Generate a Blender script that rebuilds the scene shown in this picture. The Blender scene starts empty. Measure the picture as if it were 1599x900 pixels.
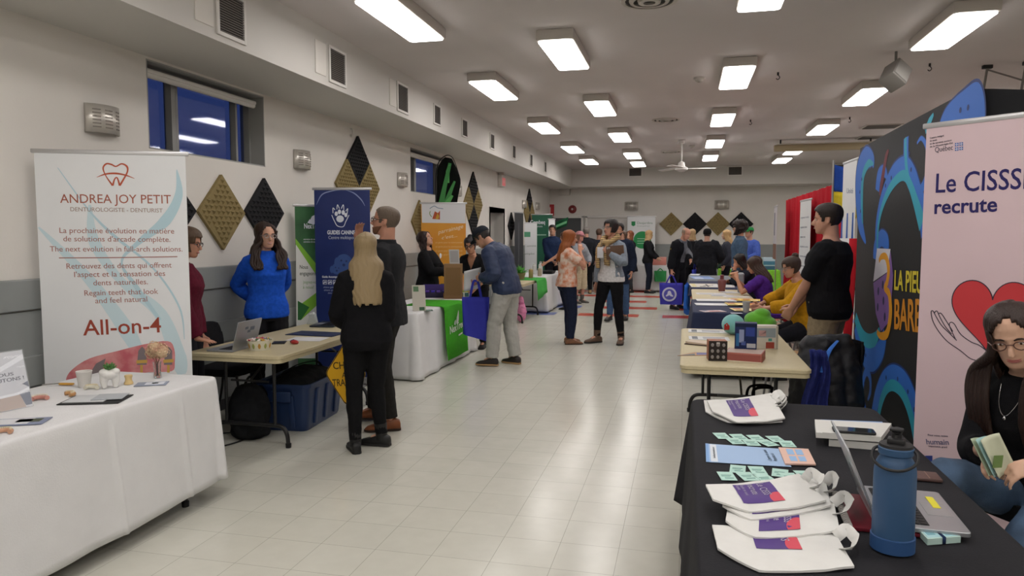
import bpy, bmesh, math, random
from mathutils import Vector, Matrix, noise

SC = bpy.context.scene
COL = SC.collection
rnd = random.Random(7)
PI = math.pi
R = math.radians
V = Vector

# ------------------------------------------------------------------ camera, world, exposure
cam_data = bpy.data.cameras.new('camera')
cam_data.sensor_width = 36.0
cam_data.lens = 1130 / 1599 * 36.0
cam_data.clip_start = 0.05
cam_data.clip_end = 200
cam = bpy.data.objects.new('camera', cam_data)
COL.objects.link(cam)
cam.location = (0, 0, 1.62)
cam.rotation_euler = (R(90 - 4.2513), 0, R(13.4265))
SC.camera = cam

world = bpy.data.worlds.new('dusk')
SC.world = world
world.use_nodes = True
world.node_tree.nodes['Background'].inputs[0].default_value = (0.040, 0.062, 0.150, 1)
world.node_tree.nodes['Background'].inputs[1].default_value = 0.9

SC.view_settings.view_transform = 'Standard'
SC.view_settings.look = 'None'
SC.view_settings.exposure = 0.0
SC.view_settings.gamma = 1.0
SC.view_settings.use_curve_mapping = False
SC.cycles.use_denoising = True
SC.cycles.max_bounces = 6
SC.cycles.diffuse_bounces = 4
SC.cycles.glossy_bounces = 3
SC.cycles.transmission_bounces = 6
SC.cycles.sample_clamp_indirect = 6.0
SC.cycles.caustics_reflective = False
SC.cycles.caustics_refractive = False
LAMP = 13.3           # radiance of the ceiling diffusers

# ------------------------------------------------------------------ point helpers (camera geometry of the photo)
_W = V((-math.sin(R(13.4265)) * math.cos(R(4.2513)), math.cos(R(13.4265)) * math.cos(R(4.2513)), -math.sin(R(4.2513))))
_R = V((math.cos(R(13.4265)), math.sin(R(13.4265)), 0))
_U = _R.cross(_W)
_O = V((0, 0, 1.62))


def _ray(x, y):
    return _W * 1130 + _R * (x - 799.5) + _U * (450 - y)


def atz(x, y, z=0.0):
    d = _ray(x, y)
    return _O + d * ((z - 1.62) / d.z)


def atY(x, y, Y):
    d = _ray(x, y)
    return _O + d * (Y / d.y)


def atX(x, y, X):
    d = _ray(x, y)
    return _O + d * (X / d.x)


# ------------------------------------------------------------------ materials
def lin(c):
    if isinstance(c, str):
        c = c.lstrip('#')
        c = tuple(int(c[i:i + 2], 16) / 255 for i in (0, 2, 4))
    return tuple((v / 12.92 if v <= 0.04045 else ((v + 0.055) / 1.055) ** 2.4) for v in c)


_mats = {}


def mat(name, col, rough=0.6, metal=0.0, var=0.0, scale=20.0, bump=0.0, bscale=80.0, spec=0.4, stretch=None,
        trans=0.0, alpha=1.0, emit=None, es=1.0, col2=None, sheen=0.0, coat=0.0):
    if name in _mats:
        return _mats[name]
    m = bpy.data.materials.new(name)
    m.use_nodes = True
    nt = m.node_tree
    b = nt.nodes['Principled BSDF']
    c = lin(col) + (1,)
    b.inputs['Base Color'].default_value = c
    b.inputs['Roughness'].default_value = rough
    b.inputs['Metallic'].default_value = metal
    b.inputs['Specular IOR Level'].default_value = spec
    if coat:
        b.inputs['Coat Weight'].default_value = coat
        b.inputs['Coat Roughness'].default_value = 0.15
    if sheen:
        b.inputs['Sheen Weight'].default_value = sheen
    if trans:
        b.inputs['Transmission Weight'].default_value = trans
    if alpha < 1:
        b.inputs['Alpha'].default_value = alpha
    if emit is not None:
        b.inputs['Emission Color'].default_value = lin(emit) + (1,)
        b.inputs['Emission Strength'].default_value = es
    tc = None
    if var or bump or col2:
        tc = nt.nodes.new('ShaderNodeTexCoord')
        mp = nt.nodes.new('ShaderNodeMapping')
        nt.links.new(tc.outputs['Object'], mp.inputs[0])
        if stretch:
            mp.inputs['Scale'].default_value = stretch
    if var or col2:
        n = nt.nodes.new('ShaderNodeTexNoise')
        n.inputs['Scale'].default_value = scale
        n.inputs['Detail'].default_value = 4
        nt.links.new(mp.outputs[0], n.inputs['Vector'])
        r = nt.nodes.new('ShaderNodeValToRGB')
        a = lin(col)
        if col2:
            e = lin(col2)
        else:
            e = tuple(min(1, v * (1 + var)) for v in a)
            a = tuple(v * (1 - var) for v in a)
        r.color_ramp.elements[0].position = 0.35
        r.color_ramp.elements[1].position = 0.65
        r.color_ramp.elements[0].color = a + (1,)
        r.color_ramp.elements[1].color = e + (1,)
        nt.links.new(n.outputs['Fac'], r.inputs[0])
        nt.links.new(r.outputs[0], b.inputs['Base Color'])
    if bump:
        n2 = nt.nodes.new('ShaderNodeTexNoise')
        n2.inputs['Scale'].default_value = bscale
        n2.inputs['Detail'].default_value = 3
        nt.links.new(mp.outputs[0], n2.inputs['Vector'])
        bp = nt.nodes.new('ShaderNodeBump')
        bp.inputs['Strength'].default_value = bump
        bp.inputs['Distance'].default_value = 0.01
        nt.links.new(n2.outputs['Fac'], bp.inputs['Height'])
        nt.links.new(bp.outputs[0], b.inputs['Normal'])
    _mats[name] = m
    return m


def ink(col):                      # printed colour
    return mat('print ' + col, col, rough=0.55, spec=0.25)


def cloth(col, v=0.12, b=0.35):     # woven fabric
    return mat('fabric ' + col, col, rough=0.9, var=v, scale=35, bump=b, bscale=240, spec=0.15, sheen=0.0)


def plastic(col, rough=0.4):
    return mat('plastic %s %.2f' % (col, rough), col, rough=rough, spec=0.45)


# ------------------------------------------------------------------ objects
def tag(o, label=None, cat=None, group=None, kind=None):
    if label:
        o['label'] = label
    if cat:
        o['category'] = cat
    if group:
        o['group'] = group
    if kind:
        o['kind'] = kind
    return o


def thing(name, label, cat, loc=(0, 0, 0), rz=0.0, group=None):
    o = bpy.data.objects.new(name, None)
    o.empty_display_size = 0.1
    COL.objects.link(o)
    o.location = loc
    o.rotation_euler = (0, 0, rz)
    return tag(o, label, cat, group)


def catmull(pts, n=8, closed=False):
    pts = [V(p) for p in pts]
    out = []
    m = len(pts)
    segs = m if closed else m - 1
    for i in range(segs):
        if closed:
            p0, p1, p2, p3 = pts[(i - 1) % m], pts[i], pts[(i + 1) % m], pts[(i + 2) % m]
        else:
            p0, p1, p2, p3 = pts[max(i - 1, 0)], pts[i], pts[i + 1], pts[min(i + 2, m - 1)]
        for k in range(n):
            t = k / n
            out.append(0.5 * ((2 * p1) + (p2 - p0) * t + (2 * p0 - 5 * p1 + 4 * p2 - p3) * t * t + (3 * p1 - p0 - 3 * p2 + p3) * t ** 3))
    if not closed:
        out.append(pts[-1])
    return out


class MB:
    def __init__(self):
        self.bm = bmesh.new()
        self.mi = 0

    def faces(self, verts, faces):
        vs = [self.bm.verts.new(v) for v in verts]
        out = []
        for f in faces:
            try:
                fc = self.bm.faces.new([vs[i] for i in f])
                fc.material_index = self.mi
                out.append(fc)
            except ValueError:
                pass
        return vs, out

    def box(self, c, s, rot=None, bev=0.0, seg=2):
        x, y, z = s[0] / 2, s[1] / 2, s[2] / 2
        vv = [V((a, b, d)) for a in (-x, x) for b in (-y, y) for d in (-z, z)]
        if rot is not None:
            q = rot if isinstance(rot, Matrix) else Matrix.Rotation(rot, 3, 'Z')
            vv = [q.to_3x3() @ v for v in vv]
        c = V(c)
        vs, fs = self.faces([v + c for v in vv], [(0, 1, 3, 2), (4, 6, 7, 5), (0, 4, 5, 1), (2, 3, 7, 6), (0, 2, 6, 4), (1, 5, 7, 3)])
        if bev:
            es = set(e for f in fs for e in f.edges)
            r = bmesh.ops.bevel(self.bm, geom=list(es), offset=bev, segments=seg, profile=0.5, affect='EDGES')
            for f in r['faces']:
                f.material_index = self.mi
        return self

    def loft(self, rings, caps=True, closed=True):
        n = len(rings[0])
        vs = [[self.bm.verts.new(p) for p in r] for r in rings]
        for a, b in zip(vs[:-1], vs[1:]):
            for i in range(n if closed else n - 1):
                j = (i + 1) % n
                try:
                    f = self.bm.faces.new((a[i], a[j], b[j], b[i]))
                    f.material_index = self.mi
                except ValueError:
                    pass
        if caps and closed:
            for r in (list(reversed(vs[0])), vs[-1]):
                try:
                    f = self.bm.faces.new(r)
                    f.material_index = self.mi
                except ValueError:
                    pass
        return vs

    def tube(self, pts, r, n=10, caps=True, flat=1.0, up=None):
        pts = [V(p) for p in pts]
        m = len(pts)
        rs = r if isinstance(r, (list, tuple)) else [r] * m
        rings = []
        t0 = (pts[1] - pts[0]).normalized()
        a = V(up) if up is not None else (V((0, 0, 1)) if abs(t0.z) < 0.9 else V((0, 1, 0)))
        for i, p in enumerate(pts):
            t = (pts[min(i + 1, m - 1)] - pts[max(i - 1, 0)])
            t = t.normalized() if t.length > 1e-9 else t0
            u = a - t * a.dot(t)
            if u.length < 1e-6:
                u = t.orthogonal()
            u.normalize()
            w = t.cross(u)
            a = u
            rings.append([p + (u * math.cos(2 * PI * k / n) * flat + w * math.sin(2 * PI * k / n)) * rs[i] for k in range(n)])
        self.loft(rings, caps)
        return self

    def lathe(self, prof, n=24, c=(0, 0, 0), caps=True, M=None):
        c = V(c)
        rings = [[V((r * math.cos(2 * PI * k / n), r * math.sin(2 * PI * k / n), z)) for k in range(n)] for r, z in prof]
        if M is not None:
            rings = [[M @ p for p in q] for q in rings]
        self.loft([[p + c for p in q] for q in rings], caps)
        return self

    def ell(self, c, rad, rot=None, nu=16, nv=10):
        c = V(c)
        rings = []
        for j in range(nv + 1):
            th = PI * (j + 0.0) / nv
            th = min(max(th, 0.06), PI - 0.06)
            q = [V((rad[0] * math.sin(th) * math.cos(2 * PI * k / nu), rad[1] * math.sin(th) * math.sin(2 * PI * k / nu), -rad[2] * math.cos(th))) for k in range(nu)]
            if rot is not None:
                q = [rot.to_3x3() @ p for p in q]
            rings.append([p + c for p in q])
        self.loft(rings, True)
        return self

    def prism(self, poly, z0, z1, M=None):
        a = [V((p[0], p[1], z0)) for p in poly]
        b = [V((p[0], p[1], z1)) for p in poly]
        if M is not None:
            a = [M @ p for p in a]
            b = [M @ p for p in b]
        self.loft([a, b], True)
        return self

    def face(self, pts):
        self.faces(pts, [tuple(range(len(pts)))])
        return self

    def grid(self, fn, nu, nv):
        vs = [[self.bm.verts.new(fn(i / nu, j / nv)) for j in range(nv + 1)] for i in range(nu + 1)]
        for i in range(nu):
            for j in range(nv):
                f = self.bm.faces.new((vs[i][j], vs[i + 1][j], vs[i + 1][j + 1], vs[i][j + 1]))
                f.material_index = self.mi
        return self

    def build(self, name, m, parent=None, loc=None, rz=None, smooth=True, ang=40, solid=0.0, solid_off=-1.0, bevel=0.0, sub=0, normals=True):
        if normals:
            bmesh.ops.recalc_face_normals(self.bm, faces=self.bm.faces[:])
        me = bpy.data.meshes.new(name)
        self.bm.to_mesh(me)
        self.bm.free()
        ms = m if isinstance(m, (list, tuple)) else [m]
        for x in ms:
            me.materials.append(x)
        if smooth:
            me.polygons.foreach_set('use_smooth', [True] * len(me.polygons))
            me.set_sharp_from_angle(angle=R(ang))
        o = bpy.data.objects.new(name, me)
        COL.objects.link(o)
        if parent is not None:
            o.parent = parent
        if loc is not None:
            o.location = loc
        if rz is not None:
            o.rotation_euler = (0, 0, rz)
        if solid:
            md = o.modifiers.new('thick', 'SOLIDIFY')
            md.thickness = solid
            md.offset = solid_off
        if bevel:
            md = o.modifiers.new('edge', 'BEVEL')
            md.width = bevel
            md.segments = 2
            md.limit_method = 'ANGLE'
        if sub:
            md = o.modifiers.new('sub', 'SUBSURF')
            md.levels = md.render_levels = sub
        return o


def struct(name, mb, m, **k):
    return tag(mb.build(name, m, **k), kind='structure')


def copy_tree(o, parent=None):
    c = o.copy()
    COL.objects.link(c)
    if parent is not None:
        c.parent = parent
    for ch in [x for x in o.children]:
        copy_tree(ch, c)
    return c


def rrect(x0, x1, y0, y1, r, n=4):
    out = []
    for cx, cy, a0 in ((x1 - r, y1 - r, 0), (x0 + r, y1 - r, 90), (x0 + r, y0 + r, 180), (x1 - r, y0 + r, 270)):
        for k in range(n + 1):
            a = R(a0 + 90 * k / n)
            out.append((cx + r * math.cos(a), cy + r * math.sin(a)))
    return out


def text(s, size, m, parent, M=None, align='CENTER', bold=0.0, sx=1.0, name='lettering', ext=0.0006, space=1.0, line=1.0, shear=0.0):
    cu = bpy.data.curves.new('lettering', 'FONT')
    cu.body = s
    cu.size = size
    cu.align_x = align
    cu.extrude = ext
    cu.offset = bold * size
    cu.space_character = space
    cu.space_line = line
    cu.shear = shear
    cu.resolution_u = 3
    t = bpy.data.objects.new('lettering', cu)
    COL.objects.link(t)
    me = bpy.data.meshes.new_from_object(t)
    bpy.data.objects.remove(t)
    bpy.data.curves.remove(cu)
    me.transform(Matrix.Diagonal((sx, 1, 1, 1)))
    if M is not None:
        me.transform(M)
    me.materials.clear()
    me.materials.append(m)
    o = bpy.data.objects.new(name, me)
    COL.objects.link(o)
    if parent is not None:
        o.parent = parent
    return o


def XZ(x, z, y=0.0, rot=0.0):         # text plane standing up, facing -Y
    return Matrix.Translation((x, y, z)) @ Matrix.Rotation(PI / 2, 4, 'X') @ Matrix.Rotation(rot, 4, 'Z')


def flatpoly(pts, y=0.0):              # outline in the x-z plane facing -Y
    return [V((p[0], y, p[1])) for p in pts]


def decal(name, polys, m, parent, y=-0.003, th=0.0012):
    """flat printed shapes on an upright panel, a hair thick"""
    b = MB()
    for pl in polys:
        a = [V((p[0], y, p[1])) for p in pl]
        c = [V((p[0], y - th, p[1])) for p in pl]
        b.loft([a, c], True)
    return b.build(name, m, parent, smooth=False)


def ribbon(b, pts, w, y=0.0, n=8, th=0.0012):
    """printed stroke with changing width in the x-z plane"""
    P = catmull([(p[0], 0, p[1]) for p in pts], n)
    m = len(P)
    L, Rr = [], []
    for i, p in enumerate(P):
        t = P[min(i + 1, m - 1)] - P[max(i - 1, 0)]
        t.normalize()
        nrm = V((-t.z, 0, t.x))
        f = i / (m - 1) * (len(w) - 1) if isinstance(w, (list, tuple)) else 0
        if isinstance(w, (list, tuple)):
            k = min(int(f), len(w) - 2)
            ww = w[k] + (w[k + 1] - w[k]) * (f - k)
        else:
            ww = w
        L.append(V((p.x + nrm.x * ww / 2, y - i * 5e-6, p.z + nrm.z * ww / 2)))
        Rr.append(V((p.x - nrm.x * ww / 2, y - i * 5e-6, p.z - nrm.z * ww / 2)))
    for i in range(m - 1):
        b.face([L[i], L[i + 1], Rr[i + 1], Rr[i]])


def circle(cx, cz, r, n=20, rz=None):
    return [(cx + r * math.cos(2 * PI * k / n), cz + (rz or r) * math.sin(2 * PI * k / n)) for k in range(n)]
# ================================================================== the room
WX, BX, FY, BY, CZ, BZ = -4.15, -3.32, 22.5, 21.5, 3.55, 3.02
RX, NY = 6.6, -4.5

m_wall = mat('painted wall', '#dcd8d2', rough=0.75, var=0.03, scale=1.2, bump=0.06, bscale=60)
m_ceil = mat('painted ceiling', '#d0c9c8', rough=0.85, var=0.03, scale=0.8, bump=0.08, bscale=40)
m_soff = mat('soffit paint', '#cbc8c3', rough=0.6)
m_grey = mat('grey wainscot', '#8f9392', rough=0.5, var=0.04, scale=3)
m_grey2 = mat('grey rail', '#6f7475', rough=0.5)
m_white = mat('white trim', '#d9d6d2', rough=0.5)


def floor_material():
    m = bpy.data.materials.new('vinyl floor tile')
    m.use_nodes = True
    nt = m.node_tree
    b = nt.nodes['Principled BSDF']
    tc = nt.nodes.new('ShaderNodeTexCoord')
    br = nt.nodes.new('ShaderNodeTexBrick')
    br.offset = 0.0
    br.inputs['Scale'].default_value = 1.0
    br.inputs['Brick Width'].default_value = 0.305
    br.inputs['Row Height'].default_value = 0.305
    br.inputs['Mortar Size'].default_value = 0.0016
    br.inputs['Mortar Smooth'].default_value = 0.3
    br.inputs['Color1'].default_value = lin('#cccbc0') + (1,)
    br.inputs['Color2'].default_value = lin('#c8c7bc') + (1,)
    br.inputs['Mortar'].default_value = lin('#9d9b90') + (1,)
    nt.links.new(tc.outputs['Object'], br.inputs['Vector'])
    n = nt.nodes.new('ShaderNodeTexNoise')
    n.inputs['Scale'].default_value = 9
    n.inputs['Detail'].default_value = 6
    nt.links.new(tc.outputs['Object'], n.inputs['Vector'])
    r = nt.nodes.new('ShaderNodeValToRGB')
    r.color_ramp.elements[0].position, r.color_ramp.elements[1].position = 0.3, 0.7
    r.color_ramp.elements[0].color = (0.965, 0.965, 0.96, 1)
    r.color_ramp.elements[1].color = (1.02, 1.02, 1.02, 1)
    nt.links.new(n.outputs['Fac'], r.inputs[0])
    mx = nt.nodes.new('ShaderNodeMix')
    mx.data_type = 'RGBA'
    mx.blend_type = 'MULTIPLY'
    mx.inputs[0].default_value = 1.0
    nt.links.new(br.outputs['Color'], mx.inputs[6])
    nt.links.new(r.outputs[0], mx.inputs[7])
    nt.links.new(mx.outputs[2], b.inputs['Base Color'])
    n2 = nt.nodes.new('ShaderNodeTexNoise')
    n2.inputs['Scale'].default_value = 2.5
    nt.links.new(tc.outputs['Object'], n2.inputs['Vector'])
    mr = nt.nodes.new('ShaderNodeMapRange')
    mr.inputs['To Min'].default_value = 0.19
    mr.inputs['To Max'].default_value = 0.25
    nt.links.new(n2.outputs['Fac'], mr.inputs['Value'])
    nt.links.new(mr.outputs[0], b.inputs['Roughness'])
    b.inputs['Specular IOR Level'].default_value = 0.5
    bp = nt.nodes.new('ShaderNodeBump')
    bp.inputs['Strength'].default_value = 0.05
    bp.inputs['Distance'].default_value = 0.006
    nt.links.new(n.outputs['Fac'], bp.inputs['Height'])
    nt.links.new(bp.outputs[0], b.inputs['Normal'])
    return m


struct('floor', MB().box(((WX + RX) / 2, (NY + FY) / 2, -0.05), (RX - WX + 0.8, FY - NY + 0.8, 0.1)), floor_material())
struct('ceiling', MB().box(((WX + RX) / 2, (NY + FY) / 2, CZ + 0.06), (RX - WX + 0.8, FY - NY + 0.8, 0.12)), m_ceil)

# left wall with two window openings and a door alcove
WIN = [(4.98, 6.62, 2.30, 3.00), (10.62, 12.52, 2.28, 2.96)]
ALC = (15.35, 16.55, 2.12)
b = MB()
ys = [NY, WIN[0][0], WIN[0][1], WIN[1][0], WIN[1][1], ALC[0], ALC[1], FY + 0.1]


def wallbox(y0, y1, z0, z1):
    b.box((WX - 0.12, (y0 + y1) / 2, (z0 + z1) / 2), (0.24, y1 - y0, z1 - z0))


for y0, y1 in ((NY, WIN[0][0]), (WIN[0][1], WIN[1][0]), (WIN[1][1], ALC[0]), (ALC[1], FY + 0.2)):
    wallbox(y0, y1, 0, CZ)
for w in WIN:
    wallbox(w[0], w[1], 0, w[2])
    wallbox(w[0], w[1], w[3], CZ)
wallbox(ALC[0], ALC[1], ALC[2], CZ)
struct('wall_left', b, m_wall, smooth=False)
struct('wall_far', MB().box(((WX + RX) / 2, FY + 0.1, CZ / 2), (RX - WX + 0.4, 0.2, CZ)), m_wall)
struct('wall_right', MB().box((RX + 0.1, (NY + FY) / 2, CZ / 2), (0.2, FY - NY, CZ)), m_wall)
struct('wall_rear', MB().box(((WX + RX) / 2, NY - 0.1, CZ / 2), (RX - WX + 0.4, 0.2, CZ)), m_wall)
b = MB()
b.box(((WX + BX) / 2, (NY + BY) / 2, (BZ + CZ) / 2), (BX - WX, BY - NY, CZ - BZ))
b.box(((WX + RX) / 2, (BY + FY) / 2, (BZ + CZ) / 2), (RX - WX, FY - BY, CZ - BZ))
struct('ceiling_bulkhead', b, m_soff, smooth=False)

# grey wainscot with a projecting rail
b = MB()
for y0, y1 in ((NY, ALC[0]), (ALC[1], FY)):
    b.box((WX + 0.01, (y0 + y1) / 2, 0.56), (0.02, y1 - y0, 1.12))
    b.box((WX + 0.02, (y0 + y1) / 2, 0.73), (0.04, y1 - y0, 0.2), bev=0.006)
b.box(((WX + RX) / 2, FY - 0.01, 0.66), (RX - WX, 0.02, 1.32))
struct('trim_wainscot', b, m_grey, smooth=False)
b = MB()
for y0, y1 in ((NY, ALC[0]), (ALC[1], FY)):
    b.box((WX + 0.02, (y0 + y1) / 2, 1.23), (0.04, y1 - y0, 0.2), bev=0.008)
struct('trim_wall_rail', b, m_grey, smooth=False)
b = MB()
b.box((WX + 0.012, (NY + ALC[0]) / 2, 0.05), (0.024, ALC[0] - NY, 0.1))
b.box(((WX + RX) / 2, FY - 0.022, 0.05), (RX - WX, 0.024, 0.1))
struct('baseboard_left', b, mat('rubber base', '#3c3d3f', rough=0.6), smooth=False)

# windows
m_frame = mat('window frame grey', '#8d8d8b', rough=0.45)
m_reveal = mat('window reveal', '#9d9d9a', rough=0.7)
m_glass = mat('window glass', '#b7c4ee', rough=0.03, trans=1.0, spec=0.5)
for i, w in enumerate(WIN):
    y0, y1, z0, z1 = w
    t = tag(MB().box((WX - 0.2, (y0 + y1) / 2, z0 + 0.015), (0.1, y1 - y0, 0.03)).build('window_%d' % (i + 1), m_frame), kind='structure')
    b = MB()
    b.box((WX - 0.2, (y0 + y1) / 2, z1 - 0.02), (0.1, y1 - y0, 0.04))
    for yy in (y0 + 0.02, y1 - 0.02):
        b.box((WX - 0.2, yy, (z0 + z1) / 2), (0.1, 0.04, z1 - z0))
    b.box((WX - 0.19, y0 + (y1 - y0) * 0.30, (z0 + z1) / 2), (0.08, 0.05, z1 - z0))
    b.box((WX - 0.17, y0 + (y1 - y0) * 0.33, (z0 + z1) / 2), (0.03, 0.03, z1 - z0))
    b.box((WX - 0.19, y1 - 0.24, (z0 + z1) / 2), (0.07, 0.03, z1 - z0))
    b.build('window_frame', m_frame, t)
    MB().box((WX - 0.215, (y0 + y1) / 2, (z0 + z1) / 2), (0.006, y1 - y0, z1 - z0)).build('window_pane', m_glass, t)
    b = MB()
    b.box((WX - 0.075, (y0 + y1) / 2, z0 + 0.006), (0.15, y1 - y0, 0.012))
    b.box((WX - 0.075, (y0 + y1) / 2, z1 - 0.006), (0.15, y1 - y0, 0.012))
    b.box((WX - 0.075, y1 - 0.006, (z0 + z1) / 2), (0.15, 0.012, z1 - z0))
    b.box((WX - 0.075, y0 + 0.006, (z0 + z1) / 2), (0.15, 0.012, z1 - z0))
    b.build('window_reveal', m_reveal, t, smooth=False)
    bl = MB()
    bl.box((WX - 0.06, (y0 + y1) / 2 - 0.02, z1 - 0.075), (0.05, y1 - y0 - 0.1, 0.035), bev=0.01)
    bl.tube([(WX - 0.07, y0 + 0.03, z1 - 0.1), (WX - 0.07, y1 - 0.08, z1 - 0.1)], 0.028, 12)
    tag(bl.build('roller_blind', m_white), ['rolled-up white roller blind in the wide near window above the dentures banner',
                                           'rolled-up white roller blind in the far high window behind the green feather flag'][i], 'blind', 'roller blinds')

# door alcove on the left wall
b = MB()
b.box((WX - 0.5, (ALC[0] + ALC[1]) / 2, ALC[2] + 0.05), (1.0, ALC[1] - ALC[0] + 0.2, 0.1))
b.box((WX - 0.5, ALC[0] - 0.05, ALC[2] / 2), (1.0, 0.1, ALC[2]))
b.box((WX - 0.5, ALC[1] + 0.05, ALC[2] / 2), (1.0, 0.1, ALC[2]))
b.box((WX - 1.05, (ALC[0] + ALC[1]) / 2, ALC[2] / 2), (0.1, ALC[1] - ALC[0] + 0.2, ALC[2]))
struct('wall_alcove', b, m_wall, smooth=False)
b = MB()
b.box((WX - 0.93, (ALC[0] + ALC[1]) / 2, 1.03), (0.06, 1.0, 2.06), bev=0.01)
d1 = struct('door_1', b, m_white)
b = MB()
b.tube([(WX - 0.86, ALC[0] + 0.2, 1.0), (WX - 0.83, ALC[0] + 0.2, 1.0), (WX - 0.83, ALC[1] - 0.2, 1.0), (WX - 0.86, ALC[1] - 0.2, 1.0)], 0.02)
b.build('door_push_bar', mat('brushed steel', '#a9a9a9', rough=0.3, metal=1), d1)
MB().box((WX - 0.88, ALC[1] - 0.35, 2.0), (0.06, 0.35, 0.06), bev=0.01).build('door_closer', plastic('#55565a'), d1)


# doors on the far wall
def fdoor(i, x0, x1, zt, mdoor):
    y = FY - 0.02
    b = MB()
    b.box(((x0 + x1) / 2, y, zt / 2), (x1 - x0, 0.05, zt))
    if x1 - x0 > 1.3:
        pass
    d = struct('door_%d' % i, b, mdoor, smooth=False)
    b = MB()
    for xx in (x0 - 0.04, x1 + 0.04):
        b.box((xx, y - 0.02, zt / 2 + 0.03), (0.08, 0.1, zt + 0.06), bev=0.01)
    b.box(((x0 + x1) / 2, y - 0.02, zt + 0.04), (x1 - x0 + 0.16, 0.1, 0.08), bev=0.01)
    if x1 - x0 > 1.3:
        b.box(((x0 + x1) / 2, y - 0.03, zt / 2), (0.03, 0.03, zt))
    b.build('door_frame', m_white, d)
    b = MB()
    b.tube([(x1 - 0.12, y - 0.03, 1.0), (x1 - 0.12, y - 0.08, 1.0), (x1 - 0.22, y - 0.08, 1.0)], 0.012)
    b.build('door_handle', mat('brushed steel', '#a9a9a9', rough=0.3, metal=1), d)


fdoor(2, -2.95, -1.40, 2.12, mat('door paint', '#cfcac6', rough=0.5))
fdoor(3, -4.0, -3.15, 2.12, mat('dark door', '#4c4f52', rough=0.5))

# red and blue floor tile squares at the far end
tc_red, tc_blue = mat('red tile', '#b5412f', rough=0.3), mat('blue tile', '#5566a0', rough=0.3)
br, bb = MB(), MB()
for j in range(5):
    y = 14.35 + j * 1.525
    for k in range(6):
        x = -3.6 + k * 1.525 + 0.305 * (j % 2)
        tgt = bb if k in (0, 4, 5) and (k == 5 or j < 3) else br
        tgt.box((x + 0.6, y + 0.15, 0.0005), (1.2 if k % 2 else 0.92, 0.5, 0.001))
bb.box((-3.0, 16.6, 0.0005), (0.9, 0.9, 0.001))
struct('floor_tiles_red', br, tc_red, smooth=False)
struct('floor_tiles_blue', bb, tc_blue, smooth=False)

# ------------------------------------------------------------------ ceiling lights
m_diff = mat('lit diffuser', '#ffffff', emit='#fffaf6', es=LAMP)
m_lbody = mat('light body', '#bdb6af', rough=0.5)
light0 = thing('ceiling_light', 'x', 'ceiling light', (0, 0, CZ))
MB().box((0, 0, -0.05), (0.36, 1.26, 0.1), bev=0.012).build('housing', m_lbody, light0)
MB().prism(rrect(-0.165, 0.165, -0.615, 0.615, 0.04), -0.112, -0.098).build('diffuser', m_diff, light0)
rows = [(-2.40, 'row along the left bulkhead'), (-1.23, 'second row from the bulkhead'), (0.55, 'row over the right-hand tables'), (2.31, 'row above the tentacle stand'), (4.1, 'row hidden past the stand')]
ords = ['first', 'second', 'third', 'fourth', 'fifth', 'sixth', 'seventh', 'eighth']
used = False
for ri, (x, rn) in enumerate(rows):
    if ri == 0:
        yl = [6.0, 9.1, 12.5, 15.75, 18.5]
    elif ri == 1:
        yl = [7.5, 10.75, 14.0, 17.3, 19.4]
    elif ri == 2:
        yl = [5.75, 9.03, 12.28, 15.43, 18.23]
    elif ri == 3:
        yl = [7.46, 10.68, 13.81, 17.2, 19.3]
    else:
        yl = [11.9, 15.0, 17.6]
    yl = [(y, True) for y in yl] + [(y, False) for y in (2.7, -0.6, -3.2)]  # last entries: unseen lights added as fill around and behind the camera
    for k, (y, vis) in enumerate(yl):
        o = light0 if not used else copy_tree(light0)
        used = True
        o.location = (x, y, CZ)
        o['group'] = 'ceiling lights'
        o['label'] = ('lit rectangular ceiling light, %s from the front in the %s' % (ords[k], rn)) if vis else 'lit rectangular ceiling light overhead, outside the photo'
        if not vis:
            o['label'] = 'lit rectangular ceiling light overhead behind the camera, %s in the %s' % (ords[k - 3 if ri != 4 else k - 1], rn)
# ================================================================== people
HEAD = [  # z, half width, front y, back y   (head height = 1)
    (-0.50, 0.095, 0.33, 0.16), (-0.465, 0.165, 0.375, 0.02), (-0.41, 0.205, 0.392, -0.06), (-0.33, 0.245, 0.40, -0.16), (-0.2, 0.288, 0.405, -0.32),
    (-0.05, 0.315, 0.405, -0.43), (0.10, 0.333, 0.40, -0.475), (0.25, 0.335, 0.385, -0.47), (0.36, 0.30, 0.33, -0.42), (0.44, 0.23, 0.24, -0.32), (0.485, 0.13, 0.12, -0.18), (0.50, 0.04, 0.0, -0.08)]


def head_at(z, tbl=HEAD):
    if z <= tbl[0][0]:
        return tbl[0][1:]
    for a, b_ in zip(tbl[:-1], tbl[1:]):
        if z <= b_[0]:
            t = (z - a[0]) / (b_[0] - a[0])
            return tuple(a[i] + (b_[i] - a[i]) * t for i in (1, 2, 3))
    return tbl[-1][1:]


def head_pt(z, phi, th=0.0, tbl=HEAD):
    w, f, k = head_at(z, tbl)
    c, r = (f + k) / 2, (f - k) / 2
    return V(((w + th) * math.sin(phi), c + (r + th) * math.cos(phi), z + (th * max(0, z * 2) ** 3 if z > 0 else 0)))


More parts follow.
